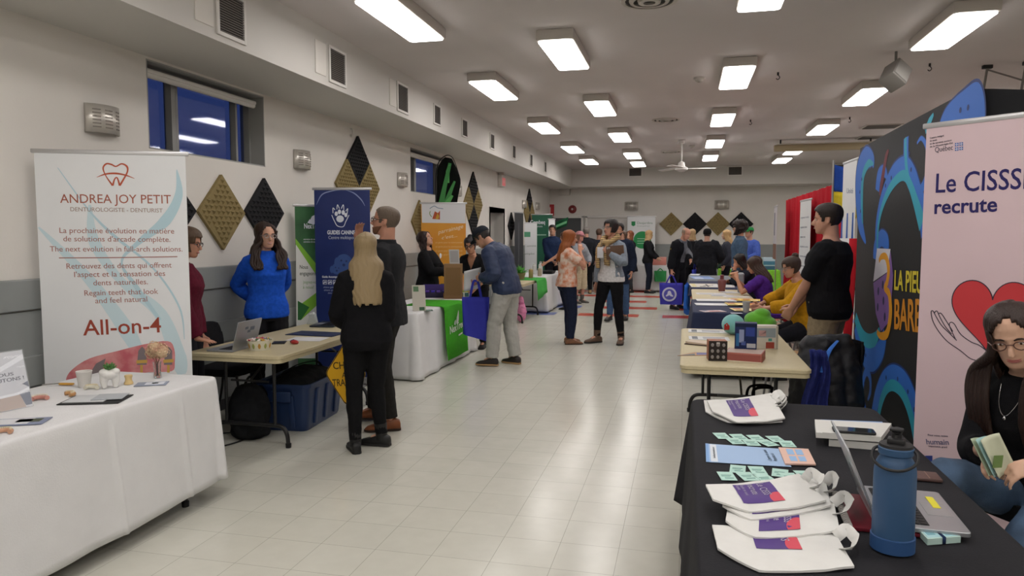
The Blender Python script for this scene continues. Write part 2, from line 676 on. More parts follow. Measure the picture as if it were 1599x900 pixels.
def remesh(mb, name, ms, vox, smooth=2, post=None, seed=0):
    """fuse overlapping closed shells into one continuous surface"""
    bmesh.ops.recalc_face_normals(mb.bm, faces=mb.bm.faces[:])
    me = bpy.data.meshes.new(name)
    mb.bm.to_mesh(me)
    mb.bm.free()
    o = bpy.data.objects.new(name, me)
    COL.objects.link(o)
    md = o.modifiers.new('fuse', 'REMESH')
    md.mode = 'VOXEL'
    md.voxel_size = vox
    dg = bpy.context.evaluated_depsgraph_get()
    nm = bpy.data.meshes.new_from_object(o.evaluated_get(dg))
    o.modifiers.clear()
    o.data = nm
    nm.name = name
    bpy.data.meshes.remove(me)
    bm = bmesh.new()
    bm.from_mesh(nm)
    for _ in range(smooth):
        bmesh.ops.smooth_vert(bm, verts=bm.verts[:], factor=0.5, use_axis_x=True, use_axis_y=True, use_axis_z=True)
    if post:
        post(bm)
    bm.to_mesh(nm)
    bm.free()
    nm.polygons.foreach_set('use_smooth', [True] * len(nm.polygons))
    nm.materials.clear()
    for m in (ms if isinstance(ms, (list, tuple)) else [ms]):
        nm.materials.append(m)
    return o


def wrinkle(amp, sc, seed):
    off = V((seed * 3.1, seed * 1.7, seed * 5.3))

    def f(bm):
        bm.normal_update()
        for v in bm.verts:
            p = v.co
            a = noise.noise(V((p.x * sc, p.y * sc, p.z * sc * 1.6)) + off) + 0.5 * noise.noise(V((p.x * sc * 2.3, p.y * sc * 2.3, p.z * sc * 3.0)) + off)
            v.co = p + v.normal * (amp * a)
    return f


def skin_mat(col):
    return mat('skin ' + col, col, rough=0.5, var=0.07, scale=14, bump=0.05, bscale=200, spec=0.35)


def hair_mat(col, col2=None):
    return mat('hair ' + col, col, rough=0.45, col2=col2 or col, var=0.25, scale=26, bump=0.5, bscale=60, stretch=(3.0, 3.0, 0.25), spec=0.35)


def ik(S, T, a, b, pole):
    d = T - S
    L = d.length
    if L > (a + b) * 0.995:
        T = S + d * ((a + b) * 0.995 / L)
        d = T - S
        L = d.length
    u = d.normalized()
    x = (a * a - b * b + L * L) / (2 * L)
    h = math.sqrt(max(a * a - x * x, 0))
    p = V(pole)
    p = p - u * p.dot(u)
    if p.length < 1e-5:
        p = u.orthogonal()
    return S + u * x + p.normalized() * h, T


def hand(mb, W, d, n, t, s, curl=0.6, thumb=0.5, spread=0.14):
    """palm, four unequal bent fingers and a thumb from the side of the palm"""
    d = d.normalized()
    n = (n - d * n.dot(d)).normalized()
    t = (t - d * t.dot(d) - n * t.dot(n)).normalized()
    rings = []
    for u, w, h in ((-0.02, 0.026, 0.02), (0.01, 0.031, 0.019), (0.04, 0.039, 0.0165), (0.07, 0.042, 0.0145), (0.092, 0.040, 0.012), (0.1, 0.036, 0.009)):
        c = W + d * u * s
        rings.append([c + (t * (w * math.cos(2 * PI * k / 12)) + n * (h * math.sin(2 * PI * k / 12))) * s for k in range(12)])
    mb.loft(rings)
    for i, (off, L) in enumerate(((0.031, 0.072), (0.0105, 0.080), (-0.0105, 0.074), (-0.031, 0.058))):
        p = W + (d * 0.088 + t * off) * s
        dd = (d + t * (off / 0.031) * spread).normalized()
        pts = [p - dd * 0.012 * s, p]
        ang = 0.0
        for f, k in ((0.45, 0.75), (0.31, 1.0), (0.24, 0.7)):
            ang += curl * k
            p = p + (dd * math.cos(ang) + n * math.sin(ang)) * (L * f * s)
            pts.append(p)
        mb.tube(pts, [0.0095 * s, 0.0098 * s, 0.0088 * s, 0.0078 * s, 0.0062 * s], 8)
    p = W + (d * 0.022 + t * 0.026) * s
    td = (t * 0.8 + d * (0.75 - 0.3 * thumb) + n * (0.25 + 0.5 * thumb)).normalized()
    p1 = p + td * 0.040 * s
    td2 = (td * 0.55 + d * 0.6 + n * (0.15 + 0.4 * thumb) - t * 0.25 * thumb).normalized()
    p2 = p1 + td2 * 0.032 * s
    p3 = p2 + (td2 + n * 0.25 * thumb).normalized() * 0.024 * s
    mb.tube([p - td * 0.01 * s, p, p1, p2, p3], [0.015 * s, 0.0145 * s, 0.0115 * s, 0.0098 * s, 0.007 * s], 8)


def person(label, x, y, face, H=1.72, sex='m', skin='#c79a80', hair=('short', '#2c211b'), top=None, jacket=None, bottom=None, shoes=None,
           arms=None, feet=None, hip=None, hipback=0.0, lean=0, hunch=0, side=0, twist=0, head=(0, 0, 0), lod=1, bulk=1.0, glasses=None, seed=None,
           legs=True, locks=(), beard=None, smile=False, group=None):
    s = H / 1.75
    root = thing('person', label, 'person', (x, y, 0), 0, group)
    if isinstance(face, (tuple, list)):
        rz = math.atan2(-face[0], face[1])
    else:
        rz = R(face)
    root.rotation_euler = (0, 0, rz)
    seed = seed if seed is not None else int(abs(x * 37 + y * 91)) % 97
    fem = sex == 'f'
    HH = 0.228 * s
    hipz = (0.93 * s if hip is None else hip)
    P0 = V((0, -hipback, hipz))
    vox = {0: 0.0052, 1: 0.0075, 2: 0.011}[lod]

    # ---- spine
    def spineM(h):
        M = Matrix.Translation(P0)
        st = 10
        hh = h / st
        if h <= 0:
            return M @ Matrix.Translation((0, 0, h * s))
        for i in range(st):
            m = (i + 0.5) * hh
            a = (lean * 1.0 / 0.22 * (1 if m < 0.22 else 0) + hunch / 0.25 * (1 if m > 0.28 else 0)) * hh
            sd = (side / 0.30 * (1 if m < 0.30 else 0)) * hh
            tw = (twist / 0.45 * (1 if m < 0.45 else 0)) * hh
            M = M @ Matrix.Rotation(R(-a), 4, 'X') @ Matrix.Rotation(R(sd), 4, 'Y') @ Matrix.Rotation(R(tw), 4, 'Z') @ Matrix.Translation((0, 0, hh * s))
        return M
    if fem:
        T = [(-0.10, .150, .090, .105), (-0.03, .178, .100, .135), (0.05, .172, .100, .120), (0.15, .138, .092, .090), (0.24, .140, .100, .088),
             (0.34, .152, .135, .100), (0.42, .152, .110, .102), (0.47, .128, .078, .090), (0.51, .082, .056, .074), (0.545, .056, .048, .056)]
        shx = 0.160
    else:
        T = [(-0.10, .150, .090, .105), (-0.02, .172, .100, .125), (0.06, .168, .108, .112), (0.15, .155, .108, .096), (0.25, .160, .114, .100),
             (0.36, .178, .126, .114), (0.43, .176, .112, .114), (0.48, .145, .078, .097), (0.52, .092, .06, .080), (0.55, .064, .054, .062)]
        shx = 0.185
    T = [(h, w * bulk, f * (bulk if h > -0.05 else 1), k * bulk) for h, w, f, k in T]

    def tring(h, w, f, k, inf=0.0, n=20):
        M = spineM(h)
        out = []
        for i in range(n):
            a = 2 * PI * i / n
            sx, cy = math.sin(a), math.cos(a)
            ww = (w * s + inf)
            dd = ((f if cy > 0 else k) * s + inf)
            ex = 0.85
            out.append(M @ V((ww * math.copysign(abs(sx) ** ex, sx), dd * math.copysign(abs(cy) ** ex, cy), 0)))
        return out

    def thr(h):
        for a, b_ in zip(T[:-1], T[1:]):
            if h <= b_[0]:
                t = max(0, (h - a[0]) / (b_[0] - a[0]))
                return tuple(a[i] + (b_[i] - a[i]) * t for i in (1, 2, 3))
        return T[-1][1:]
    CM = spineM(0.47)                      # chest frame
    NM = spineM(0.545)
    HM = NM @ Matrix.Rotation(R(head[0]), 4, 'Z') @ Matrix.Rotation(R(-head[1]), 4, 'X') @ Matrix.Rotation(R(head[2]), 4, 'Y') @ Matrix.Translation((0, 0.022 * s, 0.160 * s)) @ Matrix.Diagonal((HH, HH, HH, 1))

    # ---- arms
    A, Bf = 0.292 * s, 0.252 * s
    arms = arms or {}
    armj = {}
    for sd, nm in ((1, 'R'), (-1, 'L')):
        S = CM @ V((sd * (shx - 0.008) * s * (0.96 + 0.04 * bulk), -0.008, -0.022 * s))
        d = arms.get(nm, {})
        tg = d.get('to', (sd * (shx + 0.075), 0.03, -0.53))
        if 'w' in d:
            tgt = (Matrix.Translation((x, y, 0)) @ Matrix.Rotation(rz, 4, 'Z')).inverted() @ V(d['w'])
        elif 'to' in d:
            tgt = V((tg[0] * s, tg[1] * s, tg[2] * s)) + V((0, -hipback, hipz))
        else:
            tgt = CM @ V((sd * (shx + 0.055) * s, 0.04 * s, -0.525 * s)) if abs(lean) < 8 else S + V((sd * 0.03, 0.05, -0.53 * s))
        pole = V(d.get('pole', (sd * 0.35, -1.0, -0.25)))
        E_, W_ = ik(S, tgt, A, Bf, pole)
        hd = V(d['hd']) if 'hd' in d else (W_ - E_).normalized()
        pn = V(d['pn']) if 'pn' in d else V((-sd, 0.15, 0))
        up = d.get('th')
        if up is None:
            t_ = hd.cross(pn) * (-1 if sd > 0 else 1)
            up = -t_
            # thumb side: for a hanging right hand with the palm inwards the thumb points forward
            ref = V((0, 1, 0.3))
            if up.dot(ref) < 0:
                up = -up
        armj[nm] = (S, E_, W_, hd, pn, V(up), d.get('curl', 0.45), d.get('thumb', 0.4))

    def armpath(nm, t0, t1, n=12):
        S, E_, W_ = armj[nm][:3]
        out = []
        for i in range(n + 1):
            t = t0 + (t1 - t0) * i / n
            out.append((S + (E_ - S) * t if t <= 1 else E_ + (W_ - E_) * (t - 1), t))
        return out

    def armr(t):
        prof = [(0, .050), (0.12, .053), (0.3, .050), (0.6, .045), (0.95, .039), (1.15, .041), (1.4, .037), (1.8, .028), (2.0, .0265)]
        for a, b_ in zip(prof[:-1], prof[1:]):
            if t <= b_[0]:
                return (a[1] + (b_[1] - a[1]) * (t - a[0]) / (b_[0] - a[0])) * s * (0.88 if fem else 1.0) * (0.55 + 0.45 * bulk)
        return prof[-1][1] * s

    # ---- legs
    feet = feet or {}
    legj = {}
    for sd, nm in ((1, 'R'), (-1, 'L')):
        Hj = P0 + V((sd * 0.088 * s, 0, -0.02 * s))
        f = feet.get(nm, (sd * 0.11, 0.0, sd * -8))
        fz = f[3] if len(f) > 3 else 0.0
        An = V((f[0] * s, f[1] * s, 0.085 * s + fz))
        fa = R(f[2])
        fd = V((-math.sin(fa), math.cos(fa), 0))
        kp = V(f[4]) if len(f) > 4 else fd + V((sd * 0.12, 0.25, 0))
        Kn, An2 = ik(Hj, An, 0.425 * s, 0.405 * s, kp)
        legj[nm] = (Hj, Kn, An2, fd)

    def legpath(nm, t1=2.0, n=14):
        Hj, Kn, An = legj[nm][:3]
        out = []
        for i in range(n + 1):
            t = t1 * i / n
            out.append((Hj + (Kn - Hj) * t if t <= 1 else Kn + (An - Kn) * (t - 1), t))
        return out

    def legr(t):
        prof = [(0, .090), (0.3, .084), (0.7, .066), (1.0, .054), (1.3, .055), (1.7, .042), (2.0, .036)]
        for a, b_ in zip(prof[:-1], prof[1:]):
            if t <= b_[0]:
                return (a[1] + (b_[1] - a[1]) * (t - a[0]) / (b_[0] - a[0])) * s * (0.6 + 0.4 * bulk)
        return prof[-1][1] * s

    # ---- continuous body
    mb = MB()
    mb.loft([tring(h, w * 0.93, f * 0.9, k * 0.9) for h, w, f, k in T] + [tring(0.575, .05 if fem else .056, .05, .05)])
    nb = spineM(0.50) @ V((0, -0.012 * s, 0))
    hb = HM @ V((0, -0.10, -0.22))
    mb.tube([nb, (nb * 0.5 + hb * 0.5), hb], [(.058 if fem else .066) * s, (.05 if fem else .059) * s, (.052 if fem else .06) * s], 14)
    for nm in ('R', 'L'):
        S, E_, W_, hd, pn, up, curl, th = armj[nm]
        sd = 1 if nm == 'R' else -1
        c0 = CM @ V((sd * shx * 0.45 * s, -0.01, 0.026 * s))
        ap = armpath(nm, 0, 2.0)
        mb.tube([c0] + [p for p, t in ap], [0.034 * s] + [armr(t) for p, t in ap], 12)
        hand(mb, W_, hd, pn, up, s * (0.93 if fem else 1.0), curl, th)
        if legs:
            lp = legpath(nm)
            mb.tube([p for p, t in lp] + [lp[-1][0] + legj[nm][3] * 0.09 * s - V((0, 0, 0.04 * s))], [legr(t) * 0.93 for p, t in lp] + [0.03 * s], 12)
    # head with features
    rings = []
    for z, w, f, k in HEAD:
        rings.append([HM @ head_pt(z, 2 * PI * i / 20) for i in range(20)])
    mb.loft(rings)
    mb.tube([HM @ V(p) for p in ((0, 0.385, 0.04), (0, 0.43, -0.03), (0, 0.475, -0.10), (0, 0.495, -0.145), (0, 0.43, -0.175))], [0.03 * HH, 0.037 * HH, 0.048 * HH, 0.058 * HH, 0.04 * HH], 8)
    for sx in (-1, 1):
        mb.ell(HM @ V((sx * 0.325, -0.06, -0.04)), (0.03 * HH, 0.075 * HH, 0.13 * HH), rot=HM.to_3x3().normalized() @ Matrix.Rotation(sx * 0.35, 3, 'Z'))
    HI = HM.inverted()

    def facepost(bm):
        for v in bm.verts:
            q = HI @ v.co
            if abs(q.x) < 0.45 and 0.1 < q.y < 0.6 and -0.55 < q.z < 0.45:
                dy = 0.0
                for ex in (-0.145, 0.145):
                    dy -= 0.055 * math.exp(-(((q.x - ex) / 0.085) ** 2 + ((q.z - 0.0) / 0.055) ** 2))
                dy += 0.016 * math.exp(-((q.z - 0.085) / 0.035) ** 2) * (1 if abs(q.x) < 0.24 else 0)
                dy += 0.02 * math.exp(-((q.x / 0.10) ** 2 + ((q.z + 0.285) / 0.035) ** 2))
                dy -= 0.014 * math.exp(-((q.x / 0.10) ** 2 + ((q.z + 0.355) / 0.03) ** 2))
                for cx in (-0.19, 0.19):
                    dy += 0.012 * math.exp(-(((q.x - cx) / 0.08) ** 2 + ((q.z + 0.12) / 0.08) ** 2))
                v.co = HM @ V((q.x, q.y + dy, q.z))
    body = remesh(mb, 'body', skin_mat(skin), vox, 2, facepost)
    body.parent = root

    def part(o):
        o.parent = root
        return o
    # ---- face details
    if lod <= 1:
        yb = 0.355
        for sx in (-1, 1):
            b = MB()
            b.mi = 0
            b.ell(HM @ V((sx * 0.145, yb - 0.012, -0.004)), (0.050 * HH, 0.03 * HH, 0.020 * HH), rot=HM.to_3x3().normalized(), nu=12, nv=8)
            b.mi = 1
            b.ell(HM @ V((sx * 0.145, yb + 0.012, -0.003)), (0.021 * HH, 0.009 * HH, 0.019 * HH), rot=HM.to_3x3().normalized(), nu=10, nv=6)
            part(b.build('eye', [mat('eye white', '#dcd6d0', rough=0.3), mat('iris', '#3a2a20', rough=0.2)]))
            b = MB()
            b.tube([HM @ V((sx * px_, 0.40 - 0.25 * px_ * px_ * 4 * 0.4, 0.075 + pz)) for px_, pz in ((0.065, 0.0), (0.12, 0.018), (0.18, 0.018), (0.235, -0.01))], [0.012 * HH, 0.017 * HH, 0.014 * HH, 0.007 * HH], 6)
            part(b.build('eyebrow', hair_mat(hair[1] if hair[0] not in ('none',) else '#4a382c')))
        b = MB()
        if smile:
            b.mi = 1
            b.grid(lambda u, v: HM @ V(((u - 0.5) * 0.22, 0.427 - 0.9 * (u - 0.5) ** 2 * 0.22, -0.30 + 0.30 * (u - 0.5) ** 2 * 0.6 + (v - 0.5) * 0.035 * (1 - (2 * u - 1) ** 2))), 10, 2)
            b.mi = 0
        for zz, rr in ((-0.277, 0.014), (-0.318 if smile else -0.303, 0.017)):
            b.tube([HM @ V((k * 0.105, 0.428 - abs(k) ** 2 * 0.035, zz + (0.055 if smile else 0.012) * abs(k) ** 2 * (1.0 if zz > -0.29 else 0.6))) for k in (-1, -0.6, -0.25, 0, 0.25, 0.6, 1)],
                   [0.004 * HH, rr * 0.8 * HH, rr * HH, rr * 0.85 * HH, rr * HH, rr * 0.8 * HH, 0.004 * HH], 8)
        part(b.build('lips', [mat('lips ' + ('f' if fem else 'm'), '#a8605a' if fem else '#9a6a5c', rough=0.4), mat('teeth', '#e8e2da', rough=0.3)]))
    if beard:
        b = MB()
        n1, n2 = 18, 8
        fn = lambda u, v: HM @ head_pt(-0.50 + 0.32 * v * (0.35 + 0.65 * abs(2 * u - 1) ** 0.7) + (0.0), (u - 0.5) * 3.2, 0.012)
        b.grid(fn, n1, n2)
        part(b.build('beard', hair_mat(beard), solid=0.012 * HH, solid_off=0))
    if glasses:
        b = MB()
        for sx in (-1, 1):
            b.tube([HM @ V((sx * 0.15 + 0.098 * math.cos(a), 0.452 - 0.02 * abs(math.cos(a)), -0.005 + 0.072 * math.sin(a))) for a in [2 * PI * k / 16 for k in range(17)]], 0.009 * HH * (1.5 if lod else 1.0), 6, caps=False)
            b.tube([HM @ V((sx * 0.248, 0.44, 0.02)), HM @ V((sx * 0.335, 0.30, 0.025)), HM @ V((sx * 0.345, -0.03, 0.02))], 0.011 * HH, 6)
        b.tube([HM @ V((-0.052, 0.45, 0.015)), HM @ V((0, 0.462, 0.025)), HM @ V((0.052, 0.45, 0.015))], 0.01 * HH, 6)
        part(b.build('eyeglasses', plastic(glasses, 0.3)))

    # ---- hair and headwear
    hs = hair[0]
    hm = hair_mat(hair[1], hair[2] if len(hair) > 2 and isinstance(hair[2], str) else None)

    def hairshell(mask, th, zmin, tbl=HEAD, name='hair', nz=22, nph=48, solid=0.05, m=None, ripple=0.0):
        b = MB()
        zs = [0.5 - (0.5 - zmin) * (k / nz) ** (0.8 if zmin < -0.6 else 1.0) for k in range(nz + 1)]
        vs = {}

        def vert(i, j):
            i %= nph
            if (i, j) not in vs:
                phi = 2 * PI * i / nph
                if phi > PI:
                    phi -= 2 * PI
                z = zs[j]
                t = th(phi, z) if callable(th) else th
                t += ripple * math.sin(phi * 17 + 3 * math.sin(z * 6)) * min(1, max(0, (0.45 - z) * 2))
                vs[(i, j)] = b.bm.verts.new(HM @ head_pt(z, phi, t, tbl))
            return vs[(i, j)]
        for j in range(nz):
            for i in range(nph):
                phi = 2 * PI * (i + 0.5) / nph
                if phi > PI:
                    phi -= 2 * PI
                if mask(abs(phi), (zs[j] + zs[j + 1]) / 2, phi):
                    try:
                        b.bm.faces.new((vert(i, j), vert(i, j + 1), vert(i + 1, j + 1), vert(i + 1, j)))
                    except ValueError:
                        pass
        top_ = [vert(i, 0) for i in range(nph)]
        try:
            b.bm.faces.new(top_)
        except ValueError:
            pass
        return part(b.build(name, m or hm, solid=solid * HH, solid_off=-0.6, sub=1 if lod < 2 else 0))

    def male_line(p, z, _=0):
        if p < 0.75:
            return z > 0.27 + 0.05 * (1 - p)
        if p < 1.15:
            return z > 0.27 - (p - 0.75) * 0.55
        if p < 1.42:
            return z > -0.08
        if p < 1.8:
            return z > 0.06
        return z > -0.10 - min(1, (p - 1.8) / 0.6) * 0.22

    def fem_line(lowz, open_=0.80, zt=0.30):
        def f(p, z, _=0):
            if p < open_:
                return z > zt - 0.18 * (p / open_) ** 2
            return z > lowz
        return f

    if hs == 'crop':
        hairshell(male_line, 0.014, -0.36, solid=0.03)
    elif hs == 'short':
        hairshell(male_line, lambda p, z: 0.03 + 0.06 * max(0, z) * 1.6, -0.36, ripple=0.006)
    elif hs == 'shortf':
        hairshell(lambda p, z, _: (z > 0.24 if p < 0.6 else (z > 0.05 if p < 1.1 else z > -0.30)), lambda p, z: 0.06 + 0.05 * max(0, z), -0.42, ripple=0.012)
    elif hs == 'receding':
        hairshell(lambda p, z, _: (male_line(p, z) and (p > 1.15) and z < 0.36) or False, 0.02, -0.36, solid=0.03)
    elif hs == 'curly':
        def thc(p, z):
            return 0.19 + 0.08 * noise.noise(V((math.sin(p) * 5, math.cos(p) * 5, z * 7 + seed)))
        hairshell(lambda p, z, _: (z > 0.2 if p < 0.7 else (z > 0.0 if p < 1.05 else z > -0.58)), thc, -0.62, nz=26, ripple=0.02)
    elif hs in ('long', 'wavy', 'bob'):
        L = hair[3] if len(hair) > 3 else -1.5
        wd = hair[4] if len(hair) > 4 else 0.36
        tb = [q for q in HEAD if q[0] > -0.1]
        bk = -0.52 if L > -1.1 else -0.66
        low = [(L, wd * 0.8, 0.06, bk - 0.06), (L * 0.7 - 0.1, wd * 1.02, 0.14, bk - 0.03), (-0.55, wd, 0.22, bk + 0.08), (-0.3, 0.335, 0.30, -0.45)]
        tb = sorted(low, key=lambda q: q[0]) + tb
        fr = hair[5] if len(hair) > 5 else 0.95

        def lm(p, z, phi):
            jag = 0.10 * noise.noise(V((phi * 6, seed, 0))) + 0.05 * math.sin(phi * 11)
            if p < fr:
                return z > 0.43 - 0.13 * (p / fr) - 0.22 * (p / fr) ** 2
            if z < -0.25 and p < fr + 0.12:
                return False
            return z > L * 0.96 + jag + (0.25 if p < 1.4 else 0) * (1 if L < -1 else 0.3)

        def lth(p, z):
            base = (0.055 + 0.02 * max(0, z)) * min(1.0, 0.45 + 0.55 * max(0, p - 0.3) / 0.8)
            if hs == 'wavy':
                base += (0.05 + 0.06 * noise.noise(V((p * 2.5 + seed, z * 5, seed))) * (1 if z < 0.3 else 0.3)) * min(1.0, 0.3 + 0.7 * max(0, p - 0.4) / 0.9)
            return base
        hairshell(lm, lth, L, tb, nz=34 if lod else 64, nph=64 if lod else 112, solid=0.09, ripple=0.014 if hs != 'wavy' else 0.02)
    elif hs in ('bun', 'pony'):
        hairshell(lambda p, z, _: (z > 0.26 if p < 0.55 else (z > 0.1 if p < 1.0 else (z > -0.05 if p < 1.5 else z > -0.30))), lambda p, z: 0.05, -0.40, ripple=0.012)
        b = MB()
        if hs == 'bun':
            b.ell(HM @ V((0, -0.34, 0.50)), (0.19 * HH, 0.17 * HH, 0.15 * HH), nu=18, nv=12)
            b.ell(HM @ V((0.05, -0.42, 0.43)), (0.13 * HH, 0.12 * HH, 0.12 * HH), nu=14, nv=10)
            nm_ = 'hair_bun'
        else:
            b.tube([HM @ V(p) for p in ((0, -0.42, 0.15), (0, -0.62, 0.05), (0.02, -0.68, -0.25), (0.0, -0.62, -0.7), (0.02, -0.58, -1.15))], [0.08 * HH, 0.11 * HH, 0.14 * HH, 0.12 * HH, 0.03 * HH], 12)
            nm_ = 'ponytail'
        bump_ = wrinkle(0.008, 40, seed)
        bm_ = b.bm
        bmesh.ops.subdivide_edges(bm_, edges=bm_.edges[:], cuts=1, use_grid_fill=True)
        bump_(bm_)
        part(b.build(nm_, hm))
    for sx, ln in locks:
        rr = random.Random(seed + sx)
        for k in range(5):
            o_ = 0.016 * (k - 2)
            P_ = [HM @ V((sx * 0.31, 0.02 + 0.06 * k, 0.22)), HM @ V((sx * (0.375 - 0.01 * k), 0.0 + 0.07 * k, -0.2)), CM @ V((sx * (0.115 + o_) * s, 0.10 * s, 0.07)), CM @ V((sx * (0.11 + o_) * s, (0.150 if fem else 0.13) * s, -0.06)), CM @ V((sx * (0.105 + o_ + rr.uniform(-.01, .01)) * s, 0.155 * s, -ln * rr.uniform(0.85, 1.0)))]
            b = MB()
            wv = 0.010 if hs == 'wavy' else 0.0
            Q = catmull(P_, 7)
            Q = [q + V((wv * math.sin(i * 0.9 + k), 0, 0)) for i, q in enumerate(Q)]
            b.tube(Q, [0.005 + 0.014 * math.sin(min(1, i / 10) * PI / 2) * (1 if i < 22 else max(0.1, (len(Q) - i) / (len(Q) - 22))) for i in range(len(Q))], 8, flat=0.7)
            part(b.build('hair_lock', hm, ang=80))
    hat = hair[-1] if isinstance(hair[-1], dict) else None
    if hat:
        hmat = cloth(hat['col'])
        if hat['kind'] == 'beanie':
            hairshell(lambda p, z, _: z > 0.10 - (0.12 if p > 1.8 else 0), lambda p, z: 0.075, -0.05, name='knit_cap', m=hmat, solid=0.05)
        else:
            hairshell(lambda p, z, _: z > 0.19 - (0.08 if p > 1.8 else 0), lambda p, z: 0.07, 0.05, name='cap', m=hmat, solid=0.05)
            b = MB()
            b.grid(lambda u, v: HM @ V(((u - 0.5) * 0.62, 0.36 + 0.40 * v * math.cos((u - 0.5) * 2.2) - 0.42 * (u - 0.5) ** 2, 0.215 - 0.07 * v - 0.25 * (u - 0.5) ** 2)), 10, 5)
            part(b.build('cap_peak', cloth(hat.get('peak', hat['col'])), solid=0.012))

    # ---- clothes
    def garment(spec, name, inf0):
        inf = inf0 + spec.get('loose', 0.0)
        hem = spec.get('hem', -0.06)
        mb = MB()
        hs_ = [hem] + [h for h, *_ in T if h > hem + 0.02 and h < 0.53]
        fl = spec.get('flare', 0.0)
        rg = []
        for h in hs_:
            w, f, k = thr(h)
            if h < -0.1:
                w, f, k = T[1][1], T[1][2], T[1][3]
            e = inf + fl * max(0, min(1, (0.1 - h) / 0.3))
            rg.append(tring(h, w, f, k, e, 24))
        nk = spec.get('neck', 0.53)
        rg.append(tring(nk, .07 if fem else .078, .062, .07, inf * 0.5, 24))
        if spec.get('collar'):
            rg.append(tring(nk + 0.035, .062 if fem else .07, .062, .066, inf * 0.6, 24))
        mb.loft(rg)
        sl = spec.get('sleeve', 1.93)
        for nm in ('R', 'L'):
            sd = 1 if nm == 'R' else -1
            if sl <= 0.05:
                continue
            ap = armpath(nm, 0, sl)
            c0 = CM @ V((sd * shx * 0.45 * s, -0.01, 0.026 * s))
            mb.tube([c0] + [p for p, t in ap], [0.036 * s + inf] + [armr(t) + inf * (1.0 if t < 1.7 else 0.75) + 0.006 for p, t in ap], 14)
        amp = spec.get('wr', 0.0045)
        wr = wrinkle(amp, 9, seed + len(name))
        gap = spec.get('gap')
        vn = spec.get('vneck')
        CI = CM.inverted()

        def post(bm):
            wr(bm)
            kill = []
            if gap or vn:
                for f in bm.faces:
                    q = CI @ f.calc_center_median()
                    qz = q.z / s
                    if gap and q.y > 0.0 and abs(q.x + spec.get('gapx', 0) * s) < (gap + spec.get('gapw', 0.12) * max(0, -qz)) * s and qz < 0.2:
                        kill.append(f)
                    elif vn and q.y > -0.02 and -vn < qz < 0.14 and abs(q.x) < 0.078 * s * min(1, (qz + vn) / (vn + 0.07)):
                        kill.append(f)
            if kill:
                bmesh.ops.delete(bm, geom=kill, context='FACES')
        o = remesh(mb, name, spec.get('mat') or cloth(spec['col']), max(vox, 0.0085 if lod < 2 else 0.012), 2, post)
        if gap or vn:
            md = o.modifiers.new('thick', 'SOLIDIFY')
            md.thickness = 0.006
            md.offset = -1
        part(o)
        return o
    out = dict(root=root, HM=HM, CM=CM, arm=armj, leg=legj, s=s, rz=rz, NM=NM)
    if top:
        out['top'] = garment(top, top.get('name', 'sweater'), 0.010)
    if jacket:
        out['jacket'] = garment(jacket, jacket.get('name', 'jacket'), 0.022)
    if bottom and legs:
        mb = MB()
        inf = 0.008 + bottom.get('loose', 0.0)
        k0 = bottom.get('top', 0.10)
        hs_ = [-0.10, -0.03, 0.05, k0]
        mb.loft([tring(h, *thr(h), inf, 20) for h in hs_])
        t1 = bottom.get('length', 1.97)
        for nm in ('R', 'L'):
            lp = legpath(nm, t1)
            mb.tube([p for p, t in lp], [legr(t) + inf + bottom.get('cuff', 0.0) * max(0, t - 1) for p, t in lp], 14)
        if hip is None or hip > 0.7:
            pass
        o = remesh(mb, bottom.get('name', 'trousers'), bottom.get('mat') or cloth(bottom['col']), max(vox, 0.0085 if lod < 2 else 0.012), 2, wrinkle(bottom.get('wr', 0.0038), 11, seed + 5))
        part(o)
    if shoes and legs:
        for nm in ('R', 'L'):
            Hj, Kn, An, fd = legj[nm]
            sdv = V((fd.y, -fd.x, 0))
            base = V((An.x, An.y, An.z - 0.085 * s))
            rings = []
            for u, w, h in ((-.075, .022, .055), (-.068, .032, .08), (-.03, .038, .10), (.02, .040, .098), (.06, .043, .078), (.10, .047, .06), (.145, .046, .05), (.18, .036, .04), (.20, .014, .025)):
                hh = h
                ring = []
                for k in range(14):
                    a = 2 * PI * k / 14
                    cz = math.sin(a)
                    zz = hh * 0.5 + hh * 0.5 * math.copysign(abs(cz) ** 0.6, cz)
                    ring.append(base + (fd * u + sdv * (w * math.copysign(abs(math.cos(a)) ** 0.7, math.cos(a)))) * s + V((0, 0, max(0.0, zz) * s)))
                rings.append(ring)
            b = MB()
            b.loft(rings)
            if shoes.get('kind') == 'boot':
                dirn = (Kn - An).normalized()
                b.tube([An - V((0, 0, 0.03)), An + dirn * 0.05, An + dirn * shoes.get('shaft', 0.11)], [0.047 * s, 0.05 * s, 0.053 * s], 14)
            for f in b.bm.faces:
                if f.calc_center_median().z < (base.z + 0.014):
                    f.material_index = 1
            sh = part(b.build(shoes.get('kind', 'shoe'), [mat('leather ' + shoes['col'], shoes['col'], rough=0.5, var=0.1, scale=20), plastic(shoes.get('sole', '#1d1c1c'), 0.7)], ang=60))
            sb = MB()
            poly = []
            prof = [(-.078, .020), (-.06, .036), (0, .040), (.06, .044), (.12, .050), (.165, .046), (.195, .028), (.207, .004)]
            for u, w in prof:
                poly.append(base + (fd * u + sdv * w) * s)
            for u, w in reversed(prof):
                poly.append(base + (fd * u - sdv * w) * s)
            sb.loft([[p + V((0, 0, 0.001)) for p in poly], [p + V((0, 0, 0.018 * s)) for p in poly]])
            sb.build('sole', plastic(shoes.get('sole', '#1d1c1c'), 0.7), sh)
    RM = Matrix.Translation((x, y, 0)) @ Matrix.Rotation(rz, 4, 'Z')
    out['world'] = RM
    out['hand'] = {k: RM @ (v[2] + v[3].normalized() * 0.08 * s) for k, v in armj.items()}
    out['HW'] = RM @ HM
    return out


def on_person(p, mb, name, m, **k):
    return mb.build(name, m, p['root'], **k)
